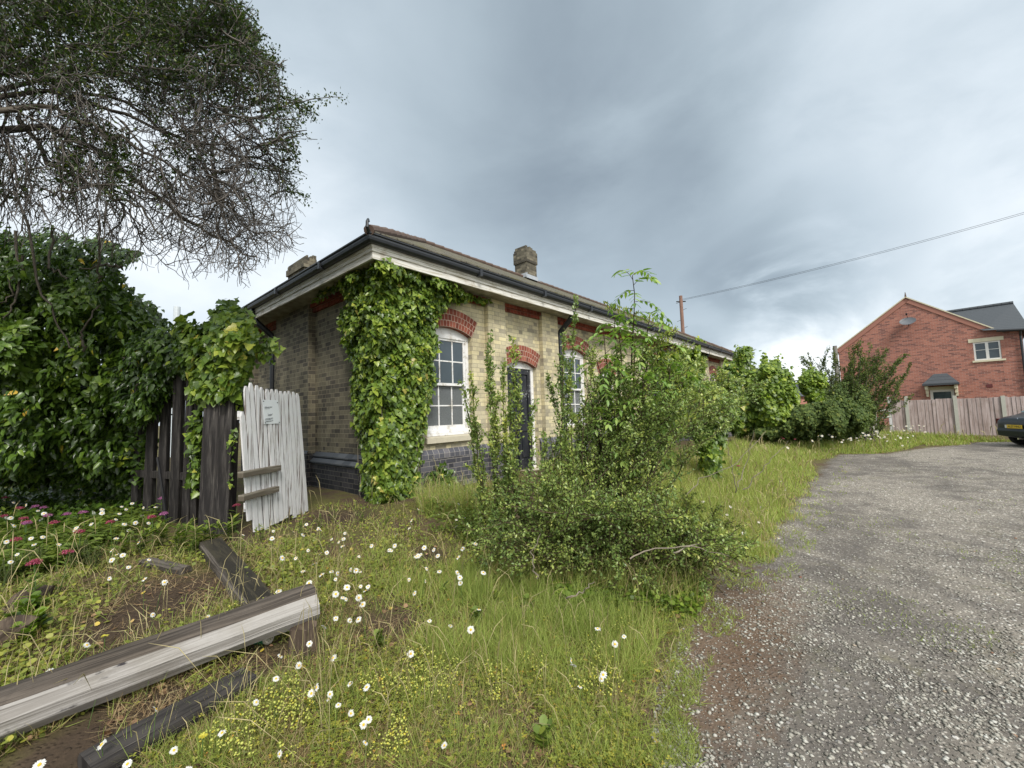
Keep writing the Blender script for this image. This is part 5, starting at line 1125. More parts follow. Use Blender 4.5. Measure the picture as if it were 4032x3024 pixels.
# ---------------------------------------------------------------- sprawling shrub in the middle
def stem_path(a, b, sag=.15, n=12, wob_=.015):
    a = np.array(a, float); b = np.array(b, float); s = np.linspace(0, 1, n)[:, None]; L = np.linalg.norm(b - a)
    P = a + (b - a) * s + np.array([0, 0, 1.0]) * (sag * L * 4 * s * (1 - s) * .5); w2 = np.cumsum(rng.normal(size=(n, 3)), 0) * wob_; w2 -= w2[-1] * s; return P + w2
def shrub(parent, stems, lsize, mt, bark, leaf_step=.011, shoots=.06, shoot_len=(.08, .26), tmpl=OVAL, spread=.022, r0=.010, dens=1.0, up=.3, name='leaves', sv=None):
    paths = []; LP_ = []; LT_ = []; LV = []
    def line(P, r, full):
        nonlocal LP_, LT_
        paths.append((P, np.linspace(r, max(.0018, r * .3), len(P))))
        seg = np.linalg.norm(np.diff(P, axis=0), axis=1); L = seg.sum(); n = int(L / leaf_step * dens)
        if n < 1: return
        s = rng.random(n) ** (.75) * (len(P) - 1); s = np.maximum(s, 0 if full else (len(P) - 1) * .18); i = np.minimum(s.astype(int), len(P) - 2); f_ = (s - i)[:, None]
        q = P[i] * (1 - f_) + P[i + 1] * f_; t = P[i + 1] - P[i]; LP_.append(q + rng.normal(size=(n, 3)) * spread * .5); LT_.append(unit(t) * .8 + rdir(n) * .9 + [0, 0, .1]); LV.append(np.clip(.12 + rng.beta(2, 2, n) * .32 + .22 * (s / len(P)) + rng.random() * .34 + .12 * lump(q, 2.2, 7.0), 0, .95))
    for P in stems:
        line(P, r0 * rng.uniform(.7, 1.2), False); seg = np.linalg.norm(np.diff(P, axis=0), axis=1).sum(); m_ = int(seg / shoots)
        for _ in range(m_):
            s = rng.uniform(.12, .97); k = s * (len(P) - 1); i = int(k); base_ = P[i] + (P[min(i + 1, len(P) - 1)] - P[i]) * (k - i)
            t = unit(P[min(i + 1, len(P) - 1)] - P[i]); dd = unit(t * .9 + rdir(1)[0] * .75 + np.array([0, 0, up])); Ls = rng.uniform(*shoot_len) * (1.15 - .6 * s)
            line(np.array([base_, base_ + dd * Ls * .5 + rng.normal(size=3) * .006, base_ + dd * Ls + rng.normal(size=3) * .012]), r0 * .35, True)
    tubes('stems', paths, bark, parent, 4)
    LPa = np.concatenate(LP_); k = LPa[:, 2] > H(LPa[:, 0], LPa[:, 1]); LPa = LPa[k]; n = len(LPa); print(name, n)
    scatter(name, tmpl, LPa, rdir(n) * .7 + [0, 0, .6], np.concatenate(LT_)[k], lsize * rng.uniform(.6, 1.2, n), mt, parent, np.concatenate(LV)[k])
sh = thing('cotoneaster_shrub', gpt(2350, 2290), 'large sprawling small leaved shrub with upright shoots in front of the doorway', 'shrub')
def bpt(x0=2080, x1=2680, y0=2200, y1=2300): return gpt(rng.uniform(x0, x1), rng.uniform(y0, y1))
stems = []
def dep(x): return 3.35 + (x - 2000) * .0005
# tall upright shoots (measured tips)
for (bx, by, tx, ty, D) in ((1960, 2230, 1932, 1300, 3.55), (1975, 2230, 1920, 1380, 3.6), (1985, 2235, 2022, 1330, 3.5), (1990, 2230, 1990, 1420, 3.55), (1930, 2200, 1854, 1470, 3.6), (1920, 2190, 1812, 1496, 3.65), (1960, 2220, 1960, 1560, 3.45), (2060, 2240, 2104, 1577, 3.5), (2150, 2250, 2140, 1700, 3.4), (2200, 2260, 2269, 1168, 3.7), (2210, 2260, 2223, 1310, 3.65), (2260, 2260, 2240, 1480, 3.6), (2000, 2240, 2050, 1500, 3.5), (2330, 2270, 2153, 1463, 3.9), (2100, 2240, 1990, 1650, 3.4), (1940, 2200, 1870, 1640, 3.6), (2020, 2240, 2010, 1540, 3.5)):
    p = gpt(bx, by); stems.append(stem_path(p, atD(tx, ty, D + .2), .02, 14, .012))
shrub(sh, stems, .034, M['shrub'], M['red_stem'], leaf_step=.0062, shoots=.075, shoot_len=(.06, .20), r0=.008, name='upright_leaves')
# arching upper mass running right
stems = []
up_poly = [(2080, 1900), (2150, 1700), (2330, 1600), (2380, 1440), (2500, 1400), (2600, 1330), (2700, 1420), (2800, 1520), (2960, 1540), (2960, 1590), (2860, 1700), (2760, 1760), (2560, 1760), (2380, 1830), (2250, 1900)]
x, y = inpoly_pts(up_poly, 38)
for a_, b_ in zip(x, y):
    p = bpt(2080, 2420, 2160, 2290); D = rng.uniform(3.5, 4.7); stems.append(stem_path(p, atD(a_, b_, D), .26, 12, .02))
for (tx, ty, D) in ((2543, 1372, 4.2), (2646, 1300, 4.3), (2332, 1385, 4.1), (2980, 1528, 4.5), (2972, 1566, 4.4), (2930, 1490, 4.6), (2860, 1480, 4.5), (2760, 1420, 4.5), (2440, 1400, 4.2), (2700, 1380, 4.4), (2900, 1620, 4.3)):
    for _ in range(2): stems.append(stem_path(bpt(2120, 2450, 2150, 2260), atD(tx + rng.normal() * 12, ty + rng.normal() * 12, D), .24, 14, .02))
shrub(sh, stems, .030, M['shrub'], M['red_stem'], leaf_step=.0105, shoots=.07, shoot_len=(.10, .32), r0=.007, name='arching_leaves', dens=1.05)
# low dense mass
stems = []
for poly, n_, D0_, D1_ in (([(1860, 2230), (1830, 2080), (1900, 1900), (2060, 1850), (2200, 1900), (2320, 1980), (2380, 2250), (2200, 2300), (2000, 2260)], 56, 3.1, 3.9), ([(2250, 1930), (2450, 1960), (2600, 1940), (2720, 1980), (2810, 2080), (2900, 2180), (2930, 2260), (2840, 2310), (2700, 2360), (2500, 2310), (2360, 2260)], 88, 2.95, 3.8)):
    x, y = inpoly_pts(poly, n_)
    for a_, b_ in zip(x, y): stems.append(stem_path(bpt(2050, 2700, 2190, 2300) if rng.random() < .7 else bpt(2300, 2850, 2250, 2330), atD(a_ + rng.normal() * 25, b_ + rng.normal() * 30, rng.uniform(D0_, D1_)), .22, 10, .03))
shrub(sh, stems, .030, M['shrub'], M['red_stem'], leaf_step=.0125, shoots=.055, shoot_len=(.10, .34), r0=.007, name='low_leaves', dens=.85)
shrub(sh, [stem_path(bpt(2300, 2750, 2230, 2310), atD(x_, y_, 3.5), .2, 12, .02) for x_, y_ in ((2900, 2050), (2960, 2150), (2980, 2200), (2850, 1990), (2780, 2000), (2970, 2250), (2940, 2100), (2700, 1940), (2650, 1900), (2900, 2260))], .026, M['shrub_olive'], M['red_stem'], leaf_step=.008, shoots=.06, shoot_len=(.06, .16), r0=.007, name='drooping_leaves')
# bare dead stems by the shrub
dsh = thing('dead_branches', gpt(2700, 1980), 'bleached bare dead stems standing in the grass right of the ivy clad post', 'branches')
for q, D in (([(2930, 1930), (3020, 1830), (3100, 1740)], 5.0), ([(2900, 1940), (2880, 1830), (2860, 1720)], 5.2), ([(2900, 1920), (2950, 1790), (2970, 1690)], 5.4), ([(2700, 1960), (2760, 1880), (2900, 1830), (3020, 1700)], 5.0), ([(2550, 2020), (2540, 1900), (2600, 1740), (2650, 1660)], 5.0), ([(2480, 2200), (2560, 2160), (2700, 2150), (2860, 2190)], 3.1), ([(2660, 2180), (2700, 2150), (2760, 2140)], 3.0), ([(2230, 2360), (2300, 2320), (2340, 2290)], 2.8), ([(2110, 2280), (2090, 2180), (2130, 2100)], 3.0), ([(2530, 1980), (2500, 1900), (2490, 1850)], 6.0)):
    tubes('branch', [squig(q, D, .0065, .0025, 14, 5)], M['dead_stem'], dsh, 5)

# ash sapling
ash = thing('ash_sapling', gpt(2470, 2100), 'young ash tree with feathery leaves rising above the small leaved shrub', 'tree')
sp = []; LPa = []; LTa = []; LNa = []
for (bx, by, tx, ty, D, n_) in ((2470, 2080, 2490, 1085, 4.15, 28), (2440, 2080, 2380, 1330, 4.15, 15), (2500, 2080, 2600, 1330, 4.25, 15), (2480, 2080, 2440, 1300, 4.05, 13), (2430, 2080, 2310, 1500, 4.25, 11), (2520, 2080, 2690, 1480, 4.35, 11), (2460, 2080, 2500, 1350, 4.25, 17), (2460, 2080, 2350, 1420, 4.05, 15), (2460, 2080, 2640, 1440, 4.15, 15), (2460, 2080, 2530, 1480, 3.95, 15), (2460, 2080, 2420, 1250, 4.25, 13), (2460, 2080, 2330, 1620, 4.05, 12), (2480, 2080, 2560, 1240, 4.20, 15), (2450, 2080, 2560, 1560, 4.05, 8), (2450, 2080, 2420, 1620, 4.05, 8)):
    P = stem_path(gpt(bx, by), atD(tx, ty, D), .03, 16, .014); sp.append((P, np.linspace(.018, .004, 16)))
    for i in range(n_):
        k = 15 * (1 - .62 * (i / n_) ** 1.1); j = min(14, int(k)); q = P[j] + (P[j + 1] - P[j]) * (k - j); az = i * 2.4 + rng.normal() * .4
        out = np.array([math.cos(az), math.sin(az), 0]); upk = .95 if i < 3 else .35; L = rng.uniform(.22, .38) * (.5 + .5 * min(1, (i + 1) / 4)); R = [q + (out * s + np.array([0, 0, upk * s - .9 * s * s])) * L for s in np.linspace(0, 1, 7)]
        sp.append((np.array(R), np.linspace(.003, .0014, 7)))
        for m_ in range(1, 7):
            t = _n(R[m_] - R[m_ - 1]); sd = _n(np.cross(t, [0, 0, 1]))
            for sgn in (-1, 1): LPa.append(R[m_] - t * .0); LTa.append(t * .65 + sd * sgn * .9 + np.array([0, 0, -.15])); LNa.append([0, 0, 1])
        LPa.append(R[-1]); LTa.append(t + np.array([0, 0, -.1])); LNa.append([0, 0, 1])
tubes('stems', sp, M['red_stem'], ash, 5); LPa = np.array(LPa); n = len(LPa)
scatter('leaflets', LANCE, LPa, np.array(LNa) + rng.normal(size=(n, 3)) * .25, np.array(LTa) + rng.normal(size=(n, 3)) * .12, .088 * rng.uniform(.75, 1.2, n), M['ash'], ash, rng.beta(2, 2, n), .088 * 1.0)

# ivy-clad post, stump post, small post
t = thing('ivy_clad_post', gpt(2790, 1990), 'short post smothered in bright ivy standing in the long grass', 'post'); bp = onZ(2795, 1890, .25)
m_ = MB(); m_.tube([bp, bp + [0, 0, 1.25]], .06, 8); m_.build('shaft', M['old_timber'], t); Dp = float(np.dot(bp - O, FWD))
mass('ivy_leaves', t, [(2745, 1500), (2830, 1520), (2900, 1590), (2890, 1650), (2860, 1700), (2840, 1760), (2835, 1820), (2815, 1900), (2775, 1900), (2760, 1800), (2755, 1740), (2700, 1690), (2680, 1640), (2700, 1560)], 6500, Dp + .25, .8, .085, M['ivy'], IVY, 2.0, 50, fill=.3, lumpy=.35)
q = onZ(2487, 1950, .3); D = float(np.dot(q - O, FWD)); tp = atD(2485, 1792, D); t = thing('stub_post', q, 'short grey weathered timber stub with green leaves sprouting on top', 'post')
m_ = MB(); m_.obox((q + tp) / 2 - [0, 0, .1], RIGHT * .085, np.array([FWD[0], FWD[1], 0]) * .07, np.array([0, 0, (tp[2] - q[2]) / 2 + .1]) + RIGHT * -.02, taper=.8); m_.build('stub', M['old_timber'], t, bevel=.01)
n = 90; scatter('sprout', IVY_ADULT, tp + rng.normal(size=(n, 3)) * [.09, .09, .05] + [0, 0, .03], np.array([0, 0, 1]) + rng.normal(size=(n, 3)) * .3, rdir(n) * [1, 1, .4] - [0, 0, .2], .11 * rng.uniform(.6, 1.2, n), M['ivy'], t, rng.uniform(.5, .93, n))
q = onZ(2978, 1735, .25); D = float(np.dot(q - O, FWD)); tp = atD(2975, 1612, D); m_ = MB(); m_.obox((q + tp) / 2, RIGHT * 14 / FPX * D, np.array([FWD[0], FWD[1], 0]) * .05, np.array([0, 0, (tp[2] - q[2]) / 2]) + RIGHT * .02); tagit(m_.build('fence_post', M['old_timber']), 'lone grey sawn post in front of the round ivy bush', 'post')

# ---------------------------------------------------------------- growth on and beyond the far end of the building
fi = thing('facade_ivy', (15.3, Y0, .4), 'ivy climbing the far half of the front wall and over the gutter', 'ivy')
def facade_surf(d, t): P = O + d * ((Y0 - t) / d[:, 1])[:, None]; return P, np.tile([0, -1.0, 0], (len(d), 1))
ivy_on('leaves', [(2600, 1380), (2680, 1370), (2730, 1330), (2745, 1318), (2775, 1335), (2780, 1400), (2775, 1480), (2750, 1560), (2740, 1660), (2600, 1700), (2540, 1640), (2590, 1560), (2640, 1500), (2590, 1470), (2560, 1420)], 6000, facade_surf, .62, .16, M['ivy'], fi, 40, IVY, 5.0)
def bush(name, cat, label, px, py, pr_, D, leaf, mt, n, tmpl=IVY, ry=1.0, trunkpx=None, extra=(), edge_=60, lumpy=.4, group=None, outline=None, mt2=None):
    pts = outline or [(px + pr_ * math.cos(a) * (1 + .06 * math.sin(5 * a + px)), py + pr_ * ry * math.sin(a) * (1 + .05 * math.cos(4 * a))) for a in np.linspace(0, 2 * math.pi, 26, endpoint=False)]
    c = atD(px, py, D); g = float(H(c[0], c[1])); t = thing(name, (c[0], c[1], g), label, cat, group)
    rad = pr_ / FPX * D; m_ = MB(); m_.tube([(c[0], c[1], g - .1), (c[0] + .1, c[1], g + (c[2] - g) * .5), (c[0], c[1], c[2] + rad * .3)], [.12, .09, .04], 8); m_.build('trunk', M['bark'], t, smooth=True)
    mass('leaves', t, pts, int(n * 1.9), D + rad * .2, rad * 1.3, leaf, mt, tmpl, px * .01, edge_ * pr_ / 80, fill=.3, lumpy=lumpy)
    for i, e in enumerate(extra): mass('leaves', t, e, n // 3, D + rad * .1, rad * 1.0, leaf, mt2 or mt, tmpl, px * .013 + i, edge_, fill=.3, lumpy=lumpy)
    ex = []
    for _ in range(26):
        a = rng.uniform(-math.pi * .95, math.pi * -.05) if rng.random() < .75 else rng.uniform(-.3, 3.4); k = pts[int((a % (2 * math.pi)) / (2 * math.pi) * len(pts)) % len(pts)] if outline is None else pts[int(rng.integers(0, len(pts)))]
        if k[1] > py + pr_ * .5: continue
        q0 = atD(px + (k[0] - px) * .8, py + (k[1] - py) * .8, D); q1 = atD(k[0] + (k[0] - px) * rng.uniform(.0, .14) + rng.normal() * 6, k[1] + (k[1] - py) * rng.uniform(.0, .12) - rng.uniform(2, 14), D + rng.normal() * .2)
        for s_ in np.linspace(0, 1, 16): ex.append(q0 + (q1 - q0) * s_ + rng.normal(size=3) * leaf * .35)
    ex = np.array(ex); scatter('shoots', tmpl, ex, rdir(len(ex)) * .6 + [0, 0, .7] - FWD * .4, rdir(len(ex)) + [0, 0, -.2], leaf * rng.uniform(.5, 1.0, len(ex)), mt, t, rng.uniform(.4, .9, len(ex)))
    # back half, so that the bush is round from the side too
    k = n // 4; q = rdir(k); q[:, :2] = np.where((q[:, :2] @ FWD[:2] < 0)[:, None], -q[:, :2], q[:, :2]); Pb = c + q * np.array([rad, rad, rad * ry]) * rng.uniform(.6, .95, k)[:, None]; Pb = Pb[Pb[:, 2] > g]
    scatter('leaves', tmpl, Pb, unit(Pb - c) + rng.normal(size=Pb.shape) * .4, rdir(len(Pb)) * .6 - [0, 0, .7], leaf * rng.uniform(.6, 1.2, len(Pb)), mt, t)
    return t
bush('ivy_tree', 'tree', 'ivy clad tree against the far end of the long brick building', 2900, 1540, 90, 14.5, .13, M['ivy'], 6000, IVY, outline=[(2838, 1470), (2860, 1425), (2900, 1420), (2905, 1385), (2935, 1362), (2958, 1385), (2955, 1440), (2965, 1500), (3000, 1560), (2990, 1680), (2900, 1720), (2850, 1640)])
bush('round_bush', 'bush', 'rounded bright green bush beyond the end of the long brick building', 3040, 1560, 110, 14.0, .115, M['maple'], 9000, ROUND, lumpy=.65, outline=[(2950, 1480), (2965, 1450), (2990, 1450), (3010, 1412), (3035, 1430), (3060, 1418), (3080, 1450), (3108, 1462), (3112, 1500), (3128, 1520), (3140, 1570), (3110, 1640), (3080, 1700), (2990, 1720), (2940, 1640), (2930, 1540)], extra=([(3020, 1600), (3090, 1590), (3130, 1620), (3110, 1680), (3060, 1700), (3010, 1680)],))
bush('topiary_bush', 'bush', 'small rounded light green bush with a narrow waist right of the round bush', 3200, 1510, 50, 14.5, .11, M['maple'], 3000, ROUND, lumpy=.6, outline=[(3150, 1500), (3165, 1465), (3200, 1452), (3240, 1480), (3250, 1510), (3225, 1540), (3235, 1570), (3240, 1600), (3200, 1620), (3185, 1590), (3180, 1550), (3155, 1530)])
hd = thing('bramble_hedge', atD(3180, 1680, 13.5) * [1, 1, 0], 'dark tangled low hedge between the round bush and the board fence', 'hedge')
mass('leaves', hd, [(2960, 1690), (3060, 1660), (3100, 1600), (3180, 1590), (3250, 1570), (3320, 1560), (3400, 1600), (3440, 1640), (3400, 1700), (3320, 1720), (3200, 1735), (3050, 1730), (2960, 1720)], 17000, 14.2, 1.6, .085, M['shrub_dark'], OVAL, 3.0, 70, fill=.3, lumpy=.5, wid=1.6)
# dark open shrub with swept branches, in front of the house
ds = thing('dark_shrub', atD(3330, 1700, 13.5) * [1, 1, 0], 'dark open shrub with long sweeping branches against the red brick gable', 'shrub')
base_ = onZ(3330, 1745, .1); Db = float(np.dot(base_ - O, FWD)); stems = []
for (tx, ty) in ((3150, 1385), (3560, 1400), (3590, 1455), (3560, 1510), (3570, 1560), (3500, 1380), (3170, 1392), (3255, 1390), (3215, 1430), (3290, 1400), (3345, 1362), (3385, 1350), (3440, 1365), (3455, 1400), (3430, 1420), (3535, 1425), (3500, 1445), (3470, 1480), (3535, 1480), (3480, 1520), (3515, 1560), (3440, 1550), (3360, 1420), (3330, 1450), (3280, 1480), (3240, 1500), (3410, 1480), (3390, 1540), (3300, 1560), (3250, 1580), (3440, 1610), (3470, 1600), (3360, 1600), (3320, 1500), (3380, 1420), (3270, 1530), (3420, 1450), (3400, 1385)):
    for _ in range(2):
        a_ = base_ + np.array([rng.normal() * .5, rng.normal() * .5, 0]); stems.append(stem_path(a_, atD(tx + rng.normal() * 10, ty + rng.normal() * 10, Db + rng.uniform(-.6, .6)), .07, 12, .05))
shrub(ds, stems, .065, M['shrub_dark'], M['bark'], leaf_step=.015, shoots=.16, shoot_len=(.12, .40), r0=.018, name='leaves', spread=.05)
mass('inner_leaves', ds, [(3200, 1720), (3215, 1560), (3280, 1510), (3340, 1480), (3420, 1520), (3450, 1600), (3440, 1680), (3400, 1740), (3280, 1745)], 6500, Db + .3, 1.2, .08, M['shrub_dark'], OVAL, 6.0, 50, fill=.4, wid=1.5)
# small weeds on the gutter
gw = thing('gutter_weeds', onY(2500, 1290, 4.95), 'tufts of weeds growing in the gutter above the ash sapling', 'weeds'); n = 260
xx = rng.uniform(2380, 2640, n); Pw = O + rays(xx, 903 + .341 * (xx - 1459) + rng.uniform(-22, 6, n)) * 1.0; dW = rays(xx, 903 + .341 * (xx - 1459) + rng.uniform(-26, 4, n)); Pw = O + dW * (4.95 / dW[:, 1])[:, None]
scatter('leaves', LANCE, Pw, rdir(n) + [0, 0, .4], rdir(n) * .6 + [0, 0, .9], .12 * rng.uniform(.5, 1.2, n), M['herb'], gw)
# ---------------------------------------------------------------- ground cover
def on_verge(P, margin=0.0, wobble=.22):
    return P[:, 1] > edge(P[:, 0]) + margin + wobble * (.6 * np.sin(P[:, 0] * 5.1) * np.sin(P[:, 0] * 1.9 + 1) + rng.normal(size=len(P)) * .4)
bare = [(gpt(1345, 2045), .42), (gpt(1690, 2190), .30), (gpt(700, 2330), .62), (gpt(480, 2480), .45), (gpt(620, 2800), .32), (gpt(300, 2950), .3), (gpt(1560, 2450), .32), (gpt(1050, 2600), .26)]
def spots(polys, n, margin=0.0, wobble=.22, bare_ok=False):
    a = [abs(sum(p[i][0] * p[(i + 1) % len(p)][1] - p[(i + 1) % len(p)][0] * p[i][1] for i in range(len(p)))) for p in polys]; out = []
    for p, ar in zip(polys, a):
        k = int(n * ar / sum(a)) + 1; x, y = inpoly_pts(p, k); out.append(ground_at(x, y))
    P = np.concatenate(out); P = P[on_verge(P, margin, wobble) & ((P[:, 1] < Y0 - .02) | (P[:, 0] < X0 - .08))]
    # gaps under the building line and in the bare patches
    P = P[~((P[:, 0] > X0 - .05) & (P[:, 1] > Y0 - .08))]
    if not bare_ok:
        for c, r in bare: P = P[(np.hypot(P[:, 0] - c[0], P[:, 1] - c[1]) > r * rng.uniform(.3, 1.2, len(P)))]
    return P
def patch(P, s, seed): return lump(P * [1, 1, 0], s, seed)
def grass(name, P, h0, h1, w0, mt, lean=.35, var=None, lo=0, kind='stuff', tall=None):
    n = len(P); h = rng.uniform(h0, h1, n) ** 1.0; dist = np.linalg.norm(P - O, axis=1)
    if tall is not None: h = h * tall
    w = np.maximum(w0, .0011 * dist) * rng.uniform(.7, 1.3, n); a = rng.uniform(0, 2 * np.pi, n); nn = np.stack([np.cos(a), np.sin(a), np.zeros(n)], 1)
    td = np.array([0, 0, 1.0]) + rng.normal(size=(n, 3)) * lean; td[:, 2] = np.maximum(td[:, 2], .15)
    v = rng.beta(2, 2, n) * .8 + .15 if var is None else var
    o = scatter(name, BLADE, P - [0, 0, .005], nn, td, h, mt, None, np.clip(v, lo, 1), w); return tagit(o, kind=kind)
FG = [[(480, 2560), (900, 2420), (1250, 2250), (1500, 2120), (1900, 2180), (2300, 2280), (2700, 2300), (2760, 2400), (2660, 2560), (2640, 3040), (380, 3040)]]
LEFT = [[(-60, 2080), (500, 2150), (900, 2150), (1250, 2120), (1250, 2400), (800, 2600), (350, 2800), (-60, 3040)]]
MID = [[(1000, 2080), (1330, 1980), (1660, 2000), (1900, 2020), (1950, 2220), (1500, 2350), (1150, 2330), (960, 2180)]]
MEAD = [[(2560, 1960), (2800, 1860), (3000, 1800), (3180, 1800), (3230, 1880), (3200, 1980), (3160, 2080), (3090, 2180), (2980, 2260), (2860, 2180), (2760, 2060)]]
FAR = [[(2750, 1800), (2950, 1730), (3200, 1710), (3440, 1700), (3560, 1715), (3650, 1745), (3560, 1775), (3320, 1800), (3150, 1820), (2850, 1860)], [(3560, 1715), (3980, 1738), (3980, 1752), (3650, 1755)]]
BACK = [[(2150, 1860), (2500, 1830), (2780, 1800), (2800, 1900), (2600, 1960), (2250, 1960)], [(1650, 1970), (1850, 1960), (2000, 2000), (1900, 2060), (1650, 2030)]]
# foreground turf
P = spots(FG, 46000); pv = patch(P, 1.5, 1.0); P = P[(pv > -.35) | (rng.random(len(P)) < .45)]; pv = patch(P, 1.5, 1.0)
g1 = rng.beta(2, 2, len(P)) * .55 + .25 + .22 * pv; g1 = np.where(rng.random(len(P)) < .26, rng.uniform(0, .17, len(P)), g1)
k = (patch(P, 3.3, 61) > -.30) | (rng.random(len(P)) < .35); P = P[k]; g1 = g1[k] + .16 * patch(P, .9, 14) - .05
grass('turf_grass', P, .03, .12, .0022, M['grass'], .65, g1)
P2 = np.concatenate([spots(FG + MID + LEFT, 750), spots(MEAD, 420), spots(FAR, 500, .2), spots(BACK, 500), spots([[(1850, 2180), (2300, 2230), (2850, 2320), (2700, 2420), (2050, 2340)]], 260)]); n2 = len(P2); hS = rng.uniform(.16, .42, n2); tS = np.array([0, 0, 1.0]) + rng.normal(size=(n2, 3)) * .28
tubes('seed_stalks', [(np.array([q, q + t_ * h_ * .5, q + t_ * h_ * .85, q + t_ * h_ + np.array([t_[0], t_[1], -.15]) * h_ * .3]), np.maximum(1, np.linalg.norm(q - O) / 3.5) * np.array([.0010, .0008, .0022, .0005])) for q, t_, h_ in zip(P2, tS, hS)], M['stalk'], None, 3)['kind'] = 'stuff'
P = spots([[(1850, 2250), (2150, 2260), (2450, 2330), (2560, 2450), (2350, 2560), (2000, 2520), (1800, 2400)]], 7500); P = P[patch(P, 3, 2) > -.2]
grass('long_grass', P, .10, .26, .0030, M['grass'], .38, rng.beta(2, 2.5, len(P)) * .5 + .22)
P = spots([[(1500, 2200), (2050, 2230), (2500, 2320), (2640, 2400), (2560, 2640), (2300, 2800), (1900, 2720), (1600, 2560), (1420, 2380)]], 20000); pv = patch(P, 2.2, 17); P = P[(pv > .08) | (rng.random(len(P)) < .18)]; n = len(P)
grass('lush_grass', P, .06, .22, .0026, M['grass'], .45, np.where(rng.random(n) < .18, rng.uniform(0, .2, n), rng.beta(2, 2, n) * .6 + .28))
P = spots([[(1900, 2200), (2300, 2230), (2700, 2290), (2850, 2330), (2750, 2420), (2400, 2380), (2050, 2330), (1880, 2280)], [(2350, 1900), (2750, 1900), (2750, 2000), (2500, 2020)]], 4200); n = len(P)
grass('tall_grass', P, .18, .46, .0026, M['grass'], .34, np.where(rng.random(n) < .3, rng.uniform(0, .2, n), rng.beta(2, 2, n) * .6 + .22))
P = spots(FG, 9000); P = P[patch(P, 4.5, 7) > .22]; grass('grass_tufts', P, .08, .20, .0028, M['grass'], .42, rng.beta(2, 2, len(P)) * .7 + .2)
P = spots(LEFT + MID, 17000); P = P[(patch(P, 2.4, 4) > -.15) | (rng.random(len(P)) < .3)]; n = len(P)
grass('thin_grass', P, .03, .13, .0024, M['grass'], .55, np.where(rng.random(n) < .35, rng.uniform(0, .18, n), rng.beta(2, 2, n) * .6 + .2))
P = spots(MEAD, 40000, .05); n = len(P); sh_ = sstep(.0, .9, P[:, 1] - edge(P[:, 0])); grass('meadow_grass', P, .10, .38, .0026, M['grass'], .30, np.clip(rng.beta(2, 2, n) * .55 + .38 + .15 * patch(P, 1.5, 3) - .50 * (rng.random(n) < .28), 0, 1), tall=.22 + .78 * sh_)
P = spots(FAR, 34000, .1); n = len(P); sh_ = sstep(.0, 1.4, P[:, 1] - edge(P[:, 0])); grass("far_grass", P, .08, .30, .004, M['grass'], .28, np.clip(rng.beta(2, 2, n) * .55 + .36 + .15 * patch(P, .9, 3) - .5 * (rng.random(n) < .25), 0, 1), tall=.25 + .75 * sh_)
P = spots([[(1650, 1980), (1950, 1960), (2050, 2100), (1900, 2200), (1700, 2120)]], 4200); n = len(P); P = P[patch(P, 2.5, 71) > -.2]; n = len(P); a = rng.uniform(0, 6.28, n)
tagit(scatter('wall_side_weeds', LANCE, P + np.array([0, 0, 1]) * (rng.random(n) * .22)[:, None], np.array([0, 0, 1.0]) + rng.normal(size=(n, 3)) * .4, np.stack([np.cos(a), np.sin(a), 0 * a + .4], 1), rng.uniform(.03, .07, n), M['herb'], None, rng.beta(2, 2, n) * .8), kind='stuff')
P = spots(BACK, 11000); n = len(P); grass('wall_side_grass', P, .12, .42, .003, M['grass'], .3, np.where(rng.random(n) < .25, rng.uniform(0, .2, n), rng.beta(2, 2, n) * .6 + .22))
P = ground_at(*inpoly_pts([(2600, 2280), (2760, 2290), (3060, 2180), (3200, 1960), (3330, 1810), (3500, 1800), (3300, 2000), (3150, 2250), (2900, 2450), (2760, 2700), (2750, 3030), (2580, 3030), (2640, 2560)], 15000)); d_ = P[:, 1] - edge(P[:, 0]); P = P[(d_ > -.75) & (rng.random(len(P)) < np.clip(.75 + d_ * 1.1, .04, 1)) & (patch(P, 3.6, 9) > .02 - .5 * (d_ > -.12))]
grass('edge_tufts', P, .02, .085, .0024, M['grass'], .8, rng.beta(2, 2, len(P)) * .8 + .08)
P = ground_at(*inpoly_pts([(2800, 2400), (3300, 1950), (3700, 1800), (4032, 1850), (4032, 2600), (3500, 2700), (3000, 2700)], 5200)); P = P[patch(P, 1.1, 12) > .38]; grass('gravel_grass', P, .012, .045, .0026, M['grass'], .9, rng.beta(2, 2, len(P)) * .6 + .15)
# dead straw and litter lying flat
def flat(name, tmpl, P, S, mt, w, lift=.012, kind='stuff', up=.25, var=None):
    n = len(P); a = rng.uniform(0, 2 * np.pi, n); td = np.stack([np.cos(a), np.sin(a), rng.normal(size=n) * up], 1)
    o = scatter(name, tmpl, P + np.array([0, 0, 1]) * (lift * rng.random(n))[:, None], np.array([0, 0, 1.0]) + rng.normal(size=(n, 3)) * .25, td, S, mt, None, var, w); return tagit(o, kind=kind)
P = spots(LEFT + FG + MID, 22000, bare_ok=True); k = (patch(P, 1.6, 6) > .0) | (rng.random(len(P)) < .3); P = P[k]; n = len(P)
flat('dead_straw', BLADE, P, rng.uniform(.03, .13, n), M['straw'], np.maximum(.0018, .0008 * np.linalg.norm(P - O, axis=1)), .03)
P = spots(LEFT + FG + MID, 1300, bare_ok=True); n = len(P); flat('fallen_leaves', ROUND, P, rng.uniform(.012, .038, n), M['dead_leaf'], None, .02)
